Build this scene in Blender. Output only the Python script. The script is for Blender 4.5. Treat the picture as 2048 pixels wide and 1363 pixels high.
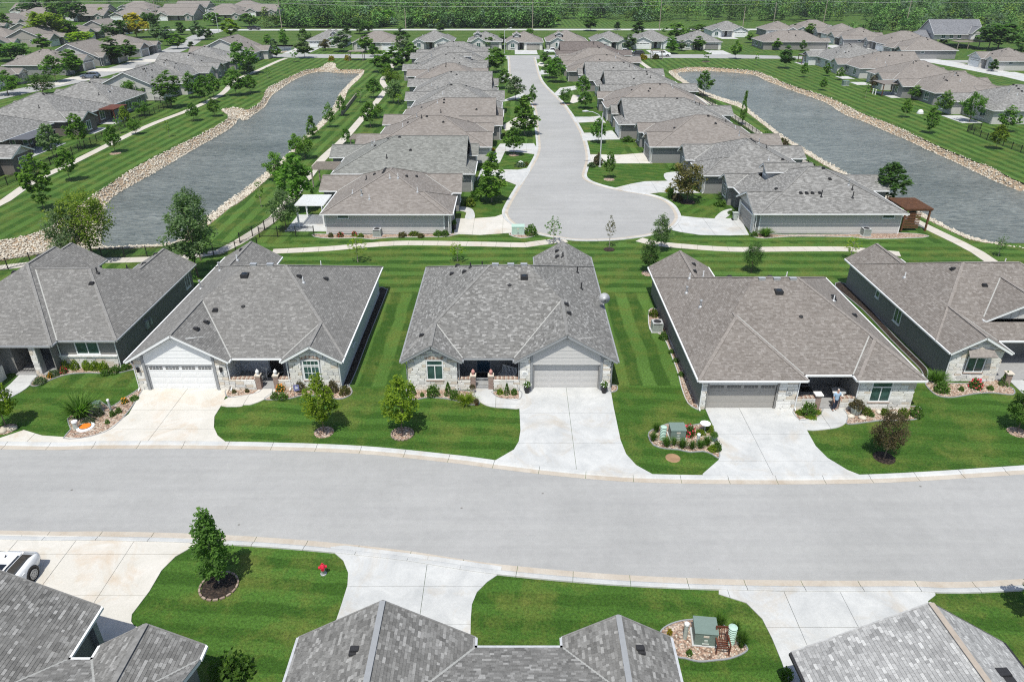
import bpy, bmesh, math, random
import numpy as np
from mathutils import Vector, Matrix
from mathutils.geometry import tessellate_polygon
# ------------------------------------------------------------------ camera, sky, sun
def wipe():
    for o in list(bpy.data.objects): bpy.data.objects.remove(o)
wipe()
SC=bpy.context.scene; COL=SC.collection
R=math.radians
cam=bpy.data.cameras.new('camera'); cam.sensor_width=36; cam.lens=25.14; cam.clip_end=6000; cam.clip_start=.5
camo=bpy.data.objects.new('camera',cam); COL.objects.link(camo)
camo.location=(0,0,28.9); camo.rotation_euler=(R(62.03),0,0); SC.camera=camo
SUN_DIR=Vector((.12,.45,-1.)).normalized()
w=bpy.data.worlds.new('World'); SC.world=w; w.use_nodes=True
nt=w.node_tree; sky=nt.nodes.new('ShaderNodeTexSky'); sky.sky_type='NISHITA'; sky.sun_disc=False
sky.sun_elevation=math.asin(-SUN_DIR.z); sky.sun_rotation=math.atan2(-SUN_DIR.x,-SUN_DIR.y); sky.dust_density=1.5
nt.links.new(sky.outputs[0],nt.nodes['Background'].inputs[0]); nt.nodes['Background'].inputs[1].default_value=.13
sl=bpy.data.lights.new('sun','SUN'); sl.energy=4.5; sl.angle=R(.5); sl.color=(1,.972,.89)
so=bpy.data.objects.new('sun',sl); COL.objects.link(so); so.rotation_euler=SUN_DIR.to_track_quat('-Z','Y').to_euler(); so.location=(0,-20,80)
SC.view_settings.view_transform='Standard'; SC.view_settings.look='None'; SC.view_settings.gamma=1; SC.view_settings.exposure=.06
SC.view_settings.use_curve_mapping=False
SC.cycles.use_denoising=False; SC.cycles.filter_width=1.15; SC.cycles.max_bounces=5; SC.cycles.diffuse_bounces=3; SC.cycles.transparent_max_bounces=6; SC.cycles.caustics_reflective=False; SC.cycles.caustics_refractive=False
RNG=random.Random(7); NR=np.random.default_rng(7)

# measured layout of the place, in metres (x right, y away from the camera)
D={'street_far':[(-34.33,38.94),(-27.66,38.99),(-19.58,38.94),(-10.77,38.5),(-4.05,37.48),(-0.77,36.8),(3.99,35.94),(8.66,35.45),(14.89,35.31),(21.17,35.35),(26.01,35.65),(32.66,36.29)],
'street_near':[(-29.45,31.21),(-23.65,31.13),(-17.83,30.93),(-11.99,30.45),(-6.23,29.67),(-3.4,29.1),(-0.65,28.59),(4.71,27.94),(9.97,27.59),(15.23,27.45),(20.51,27.45),(27.13,27.55)],
'court_left':[(-0.95,263.52),(-0.66,253.61),(-0.46,233.41),(-0.28,213.03),(1.18,196.59),(2.73,185.35),(4.87,172.54),(5.45,161.27),(5.35,151.27),(5.2,140.49),(5.14,130.61),(4.93,124.82),(4.21,118.45),(2.44,108.16),(0.85,99.34),(-0.2,93),(-0.52,89.57),(0.03,86.74),(1.35,84.25),(3.08,82.41),(6.39,80.46),(8.77,79.95),(12.23,80.29),(15.29,81.34),(16.87,82.23),(19.07,84.25),(20.65,87.53),(21.01,89.99),(21.01,93),(20.21,95.96),(18.53,97.87),(16.08,99.34),(13.55,101.36),(11.81,103.45),(10.88,105.35),(10.58,107.87),(11.14,111.71),(12.09,117.78),(12.65,125.94),(12.88,136.91),(12.67,146.19),(12.19,157.8),(11.22,171.88),(9.84,183.84),(8.28,197.44),(7.48,213.03),(7.29,246.95),(7.33,260.61)],
'drive2':[(-28.2,46.51),(-21.64,46.51),(-21.39,44.16),(-21.37,42.81),(-20.9,41.44),(-20.29,40.48),(-19.46,39.73),(-19.38,39.5),(-32.66,39.5),(-29.6,40.19),(-28.65,40.54),(-28.17,41.32),(-27.67,43.13)],
'drive1':[(-42.1,39.44),(-43.03,40.66),(-35.12,40.19),(-34.05,41.14),(-32.38,40.48),(-29.6,40.19),(-32.64,39.47)],
'drive3':[(0.49,46.3),(7.54,46.3),(7.45,44.05),(7.41,39.96),(7.57,38.39),(8.05,37.21),(8.99,36.24),(9.01,36.04),(3.73,36.7),(-1.14,37.53),(-1.11,37.69),(0.13,38.88),(0.46,39.79),(0.59,41.08)],
'drive4':[(14.12,43.72),(20.48,43.65),(20.42,42.06),(20.55,41.14),(20.48,39.27),(20.77,37.96),(21.54,36.7),(22.2,36.14),(22.08,35.94),(16.96,35.89),(12.18,35.99),(12.15,36.29),(13.54,37.74),(13.91,38.72),(14.13,40.72)],
'walk2':[(-19.35,47.06),(-18.31,47.06),(-18.01,46.05),(-18.52,45),(-19.63,44.18),(-21.36,44.18),(-21.22,45.34),(-19.61,45.83),(-19.33,46.77)],
'walk3':[(-2.83,46.73),(-1.77,46.73),(-1.43,46.35),(-1.39,45.79),(-1.03,45.34),(-0.43,45.12),(0.58,45.06),(0.57,43.85),(-0.42,43.89),(-1.35,44.01),(-2.06,44.37),(-2.67,45.12),(-3.07,46.01)],
'walk4':[(23.19,44.61),(24.59,44.85),(24.28,43.79),(24.15,42.87),(23.71,42.09),(23.14,41.59),(22.34,41.29),(20.49,41.12),(20.48,42.38),(21.23,42.47),(21.97,42.76),(22.42,43.33),(22.64,43.9)],
'walk1':[(-38.83,49.1),(-37.57,48.6),(-37.34,47.98),(-37.17,46.55),(-37.7,45.11),(-38.51,44.41),(-39.51,45.97),(-38.78,46.55),(-38.94,48.85)],
'walk5':[(38.6,49.57),(40.01,50.14),(39.79,48.2),(40.11,45.14),(39.01,43.48),(38.66,45.14),(38.66,46.51),(38.73,47.94)],
'driveA':[(-33.3,30.97),(-17.96,30.52),(-17.74,30.33),(-17.75,29.99),(-18.48,29.16),(-18.81,28.13),(-18.82,26.68),(-18.95,25.76),(-19.03,25.2),(-18.86,24.77),(-18.59,24.51),(-18.01,24.3),(-19.76,23.33),(-20.35,22.55),(-25.54,21.26)],
'driveB':[(-10.16,29.86),(-9.35,29.98),(-6.43,29.5),(-3.76,29.04),(-0.55,28.4),(-0.61,27.96),(-1.3,27.34),(-1.82,26.63),(-2.04,25.83),(-2.05,24.95),(-2,23.59),(-1.92,21.59),(-8.34,21.59),(-8.74,24.52),(-8.67,25.83),(-8.62,27.1),(-8.76,27.96),(-9.21,28.85),(-10.06,29.64),(-10.12,29.84)],
'driveC':[(10.77,26.83),(13.8,26.67),(16.97,26.67),(20,26.81),(21.92,26.83),(21.85,26.44),(21.26,26.05),(19.85,23.31),(13.43,21.21),(12.54,21.21),(12.59,22.44),(12.56,23.76),(12.44,24.94),(11.94,25.93),(10.68,26.5)],
'path_mid':[[(-26.98,75.85),(-20.72,76.8),(-15.81,78.1),(-11.31,78.6),(-1.39,78.1),(1.56,77.93),(3.55,78.76),(6.33,79.61)],1.5],
'path_mid2':[[(14.92,79.78),(16.56,78.43),(19.35,77.61),(22.56,76.88),(25.86,76.48),(32.72,76.64),(37.55,76.64),(39.46,76.32),(43.33,75.07)],1.5],
'path_left':[[(-57.46,69.7),(-52.05,72.08),(-47.59,72.81),(-44.07,73.18),(-39.68,73.4),(-35.66,74.3),(-33.45,75.07),(-32.27,77.28),(-31.29,81.34),(-30.31,87.53),(-30.63,101.61),(-31.35,118.25),(-30.89,133.07),(-31.24,156.12),(-31.45,171.88),(-31.85,186.11),(-32.21,192.43),(-34.46,200.92),(-35.77,209.16),(-36.05,219.1),(-36.66,229.95),(-37.81,241.86)],1.5],
'path_outer':[[(-69.83,88.95),(-68.95,93.67),(-70.99,104.26),(-71.23,114.67),(-71.91,131.02),(-72.17,147.18),(-70.99,160.68),(-70.86,175.24),(-71.35,183.84),(-73.34,194.08),(-75.41,202.7),(-76.03,213.03),(-75.91,226.59),(-76.35,248.26),(-75.85,256.37)],1.5],
'path_right':[[(41.59,260.61),(41.65,238.17),(42.51,211.08),(43.8,183.84),(46.3,164.87),(46.85,149.2),(46.94,129.42),(47.46,116.45),(48.83,101.61),(50.18,92.12),(50.94,84.62),(52.22,76.96),(52.15,72.52)],1.5],
'pond1w':[(-57.23,98.8),(-57.55,105.13),(-57.28,113.1),(-57.35,128.53),(-57.13,147.27),(-58.87,158.7),(-56.5,157.05),(-60.23,182.74),(-61.98,210.64),(-62.32,226.68),(-59.49,230.49),(-46.5,229.39),(-44.95,214.45),(-43.61,190.59),(-41.21,173.15),(-40.03,156.5),(-39.45,137.67),(-39.1,128),(-39.1,114.64),(-39.38,102.65),(-39.76,99.28),(-40,93.54),(-40.32,88.73),(-40.28,84.15),(-40.46,81.31),(-44.25,80.29),(-48.68,80.12),(-51.31,84.7),(-54.58,92.03)],
'pond1r':[(-58.65,98.11),(-59.1,104.93),(-59.83,114.67),(-59.28,128.24),(-58.69,140.95),(-59.18,153.66),(-63.8,162.45),(-61.87,165.49),(-58.51,163.05),(-58.28,171.88),(-62.63,191.62),(-62.9,201.8),(-62.3,224.84),(-58.84,233.41),(-59.22,243.11),(-56.43,243.11),(-52.72,229.95),(-45.99,228.82),(-44.08,226.59),(-42.37,211.08),(-41.67,191.62),(-38.83,171.22),(-38.07,161.27),(-37.4,142.34),(-37.83,129.81),(-37.01,120.86),(-36.64,109.03),(-36.83,95.5),(-37.36,91.91),(-37.42,88.75),(-37.63,83.87),(-37.77,79.61),(-38.71,77.93),(-42.76,76.96),(-46.64,76.64),(-51.18,76.32),(-53.47,74.46),(-57.64,72.37),(-60.96,73.25),(-62.23,77.61),(-58.9,80.12),(-56.98,83.32),(-57.17,87.73),(-57.66,91.47)],
'pond2w':[(50.14,229.39),(48.76,218.39),(48.9,201.65),(49.99,190.59),(52.49,181.31),(53.98,175.79),(53.23,160.38),(52.21,140.97),(52.69,124.32),(53.22,111.6),(54.11,100.01),(54.94,91.61),(55.81,84.52),(57.96,80.97),(60.5,79.79),(67.14,76.56),(80.6,78.96),(86.67,89.95),(79.95,94.2),(75.37,103.29),(74.52,106.87),(74.44,114.14),(74.93,123.25),(74.91,132.68),(74.54,139.85),(74.19,154.36),(73.46,163.26),(75.21,179.9),(73.62,196.59),(71.8,212.53),(72.61,224.55),(70.29,229.39),(65.88,231.61),(57.6,232.17)],
'pond2r':[(46.58,224.84),(45.45,211.08),(45.73,201.8),(46.17,190.02),(46.71,181.62),(49.49,170.56),(50.75,164.87),(50.22,147.93),(49.64,135.18),(49.83,119.13),(50.5,105.62),(51.43,94.81),(52.52,86.74),(53.26,81.69),(54.17,79.27),(58.23,76.72),(64.14,72.96),(78.8,74.76),(88.64,88.95),(80.17,95.04),(75.47,103.99),(76.14,112.94),(75.62,117.44),(75.46,129.42),(76.15,146.68),(75.44,155.02),(75.46,164.87),(76.04,177.32),(74.71,190.02),(73.63,198.3),(73.21,209.16),(72.8,222.78),(69.37,228.82),(58.96,234.58),(52.14,232.24)],
'pond3w':[(-89.02,282.18),(-95.76,301.45),(-96.17,317.11),(-89.18,317.11),(-81.54,287.2),(-83.5,282.18)],
'pond3r':[(-87.26,274.19),(-95.65,298.17),(-95.83,314.77),(-87.94,315.81),(-78.97,280.66),(-80.82,274.19)],
'beds':{'bed1':[(-37.15,47.14),(-37.41,48.11),(-37.14,48.85),(-36.29,49.61),(-35.94,50.39),(-34.69,50.26),(-31.75,50.13),(-30.81,50.92),(-29.93,49.87),(-30.6,49.36),(-31.64,48.85),(-33.5,48.98),(-34.84,48.85),(-35.53,48.48),(-36.13,47.74),(-36.58,47.02)],
'bed1u':[(-30.74,40.16),(-30.81,41.22),(-31.75,42.51),(-31.6,43.98),(-30.63,44.85),(-29.48,43.98),(-29.05,45.07),(-28.62,46.2),(-28.44,47.02),(-28.17,46.43),(-27.85,43.55),(-27.98,41.41),(-28.68,40.58),(-29.57,40.16)],
'bed2l':[(-21.22,45.34),(-21.74,46.62),(-19.44,46.62),(-19.16,46.19),(-19.61,45.83)],
'bed2r':[(-18.32,46.92),(-16.98,46.69),(-15.62,47.04),(-13.35,46.92),(-12.73,47.15),(-12.2,46.35),(-12.19,45.68),(-12.84,45.13),(-13.78,45.35),(-15.52,45.68),(-16.79,45.13),(-17.82,45.02),(-18.5,45.13),(-18.17,46.01)],
'bed3l':[(-7.94,46.69),(-6.11,46.57),(-4.29,46.35),(-3.07,46.12),(-2.67,45.12),(-2.41,44.48),(-3.22,44.37),(-4.19,44.91),(-5.16,45.23),(-6.35,45.34),(-7.31,45.02),(-7.85,45.56)],
'bed3r':[(-1.4,46.23),(0.58,46.35),(0.57,45.06),(-0.43,45.12),(-1.03,45.34),(-1.39,45.79)],
'bed3x':[(7.52,47.03),(8.06,47.03),(7.98,46.35),(7.47,46.12)],
'bed4l':[(20.54,43.74),(22.59,43.9),(22.42,43.33),(21.97,42.76),(21.23,42.47),(20.48,42.38)],
'bed4r':[(24.37,43.9),(26.59,43.9),(29.15,44.14),(29.87,44.02),(29.65,43.21),(29.15,42.6),(28.29,42.38),(27.25,42.31),(26.25,42.31),(25.15,42.09),(23.68,41.87),(24.15,42.87)],
'bed4u':[(9.39,40.49),(9.74,41.12),(10.58,41.66),(11.39,41.98),(12.56,41.66),(13.51,41.98),(14.05,41.66),(14.07,40.49),(13.85,38.69),(13.59,37.92),(13.25,38.4),(12.73,38.69),(11.89,38.59),(11.13,38.88),(10.32,38.98),(9.56,39.38)],
'bed4s':[(12.24,56.66),(12.83,55.88),(13.23,54.33),(13.23,51.99),(13.17,48.83),(13,46.71),(13.02,44.61),(13.54,43.74),(13.63,44.14),(13.73,46.97),(13.67,51.99),(13.61,55.47),(13.87,58.97),(13.69,60.66),(12.83,60.47)],
'bed5':[(32.13,47.54),(33.7,47.41),(35.88,47.41),(37.84,47.94),(37.91,47.15),(38.34,46.63),(37.79,45.75),(36.41,46),(35.01,45.88),(33.14,45.38),(32.15,45.51),(31.87,46.25)],
'bed5s':[(32.49,66.08),(33.73,66.75),(33.76,61.9),(33.36,55.37),(33.32,51.01),(33.17,49.3),(32.33,47.94),(32.68,49.3),(32.75,50.43),(32.75,54.71),(32.91,60.73)],
'bed2s':[(-13.36,65.32),(-12.57,65.32),(-12.38,64.55),(-12.46,55.31),(-12.49,47.5),(-13.24,47.27),(-13.61,57.77)],
'bedN':[(7.23,24.11),(7.65,24.52),(8.39,24.81),(9.29,24.9),(10.06,24.81),(10.68,24.22),(11.19,23.31),(11,22.98),(10.26,22.66),(9.49,22.55),(8.74,22.49),(8.13,22.66),(7.7,22.82),(7.5,23.76)]},
'bed_row':{'bedL1':[(-23.52,80.81),(-23.49,81.69),(-19.35,81.34),(-7.45,81.87),(-7.09,81.16),(-8.54,80.64),(-14.44,80.46),(-16.39,79.78),(-17.96,80.29),(-21.46,80.12)],
'bedR1':[(28.42,81.34),(29.84,82.05),(32.01,81.34),(39.84,81.52),(46.68,82.05),(49.32,81.34),(48.64,80.46),(42.14,79.95),(40.07,80.64),(33.02,80.81),(29.83,80.12),(28.69,80.64)],
'bedU5':[(-0.3,81.34),(0,82.23),(2.18,82.59),(3.06,81.69),(2.25,80.64),(0.95,80.29)]},
'cdrives':[[(-6.95,81.69),(-7.12,87.53),(-4.83,87.53),(-2.17,88.14),(-0.78,89.78),(-0.38,86.94),(0.74,84.43),(1.57,82.59),(-0.24,82.05),(-3.82,81.34)],[(-5.27,104.8),(-4.88,112.02),(-1.88,111.71),(0.86,111.41),(3.01,112.94),(2.61,109.03),(1.16,102.13),(-0.89,105.07),(-2.59,107.87),(-4.87,107.87)],[(-3.31,121.92),(-2.15,129.42),(3.94,129.81),(4.5,124.82),(4.06,121.56),(1.37,122.99),(-1.2,123.72),(-1.95,116.13),(-3.13,114.52)],[(-1.79,145.7),(0.63,153.39),(3.82,156.68),(4.94,151.27),(4.96,145.21),(1.57,143.29),(-1.35,140.49)],[(28.3,81.34),(29.03,87.73),(26.38,87.33),(23.94,87.73),(21.69,88.54),(20.48,85.77),(18.99,83.5),(20.29,82.41),(22.45,81.34),(25.99,81.16)],[(26.52,98.84),(23.5,105.07),(19.74,104.8),(17.46,103.45),(14.46,101.1),(16.18,99.59),(18.64,98.11),(20.92,99.09),(23.65,98.6)],[(22.7,115.48),(22.5,122.63),(18.22,121.21),(13.19,121.56),(12.72,120.16),(12.42,116.13),(17.45,115.48)],[(19.8,133.07),(19.31,140.95),(15.79,138.68),(13.13,138.68),(12.91,131.83),(16.09,132.65)],[(18.99,148.18),(18.58,155.57),(16.36,154.47),(12.59,154.47),(12.73,148.18),(16.87,149.2)],[(13.41,171.88),(14.77,182.36),(18.35,180.17),(17.12,174.56),(13.89,170.56)],[(10.33,183.84),(12.37,193.25),(16.49,196.59),(17.13,191.62),(14.6,188.44),(11.39,180.89)],[(7.75,217.04),(8.71,227.7),(12.05,225.49),(11,219.1)],[(7.55,239.39),(9.07,246.95),(11.96,239.39),(9.57,234.58)],[(-1.88,175.24),(2.6,185.35),(3.82,178.03),(0.71,175.93),(-1.63,173.21)],[(-3.5,202.7),(-0.82,207.28),(-0.43,215.02),(-2.01,217.04),(-3.65,212.05)]],
'cwalks':[[(-7.17,92.12),(-6.25,92.34),(-5.13,91.05),(-4.77,87.53),(-5.97,87.53),(-5.99,89.99),(-7.23,91.05)],[(25.52,86.94),(27.25,90.2),(28.9,91.47),(28.81,90.2),(27.25,87.73),(26.79,86.94)],[(23.35,109.03),(25.28,110.21),(26.92,109.91),(25.14,105.07),(23.13,105.07)]],
'clawns':[[(-4.73,88.14),(-5.19,91.05),(-5.97,93.23),(-5.07,95.5),(-2.72,97.38),(-1.04,104.8),(0.87,101.87),(-0.28,96.67),(-1.1,89.57),(-2.18,88.54)],[(-2.07,113.25),(-2.35,116.13),(-1.03,123.72),(1.37,122.99),(3.8,121.21),(2.89,114.52),(1.26,112.02)],[(11.15,104.26),(11.19,107.87),(11.99,112.32),(14.08,114.2),(21.55,115.8),(24.02,113.88),(24.24,105.07),(20.43,104.53),(17.05,102.66),(14.46,101.1),(12.74,101.87)],[(21.5,95.5),(24.3,98.35),(27.81,98.35),(27.64,94.35),(27.2,91.05),(26.18,87.53),(23.89,87.53),(21.69,88.54),(21.64,92.12)],[(12.99,124.82),(13.43,130.61),(14.68,132.24),(19.29,132.65),(19.92,128.63),(18.58,122.63),(14.88,121.56),(13.09,122.27)],[(13.21,146.68),(13.23,148.18),(18.96,149.71),(20.48,147.18),(19.63,142.81),(15.88,139.58),(13.3,139.58)],[(13.07,162.45),(12.89,163.05),(20.15,164.87),(19.55,156.68),(16.41,155.02),(13.05,155.02)],[(12.97,173.88),(14.83,175.24),(19.33,173.21),(20.33,165.49),(17.36,164.87),(13.18,165.49)],[(8.28,204.5),(9.15,209.16),(15.56,201.8),(16.89,198.3),(13.71,194.08),(9.71,191.62)]],
'backstreet':[[(-85.68,269.52),(-46.2,267.99),(-1.04,264.99),(55.56,267.99),(75.42,267.99),(99.2,262.06),(112.86,254.98)],[(-82.57,259.18),(-49.17,256.37),(-0.67,254.98),(7.18,254.98),(49.59,257.77),(96.67,254.98),(110.05,248.26)]],
'leftstreet':[[(-125.34,171.88),(-123.68,186.11),(-120.39,202.7),(-119.18,227.7),(-121.06,259.18),(-125.6,290.92),(-132.34,320),(-137.62,347.56),(-138.48,368.6)],8],
'farroad':[(-190,374),(130,374)],
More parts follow.
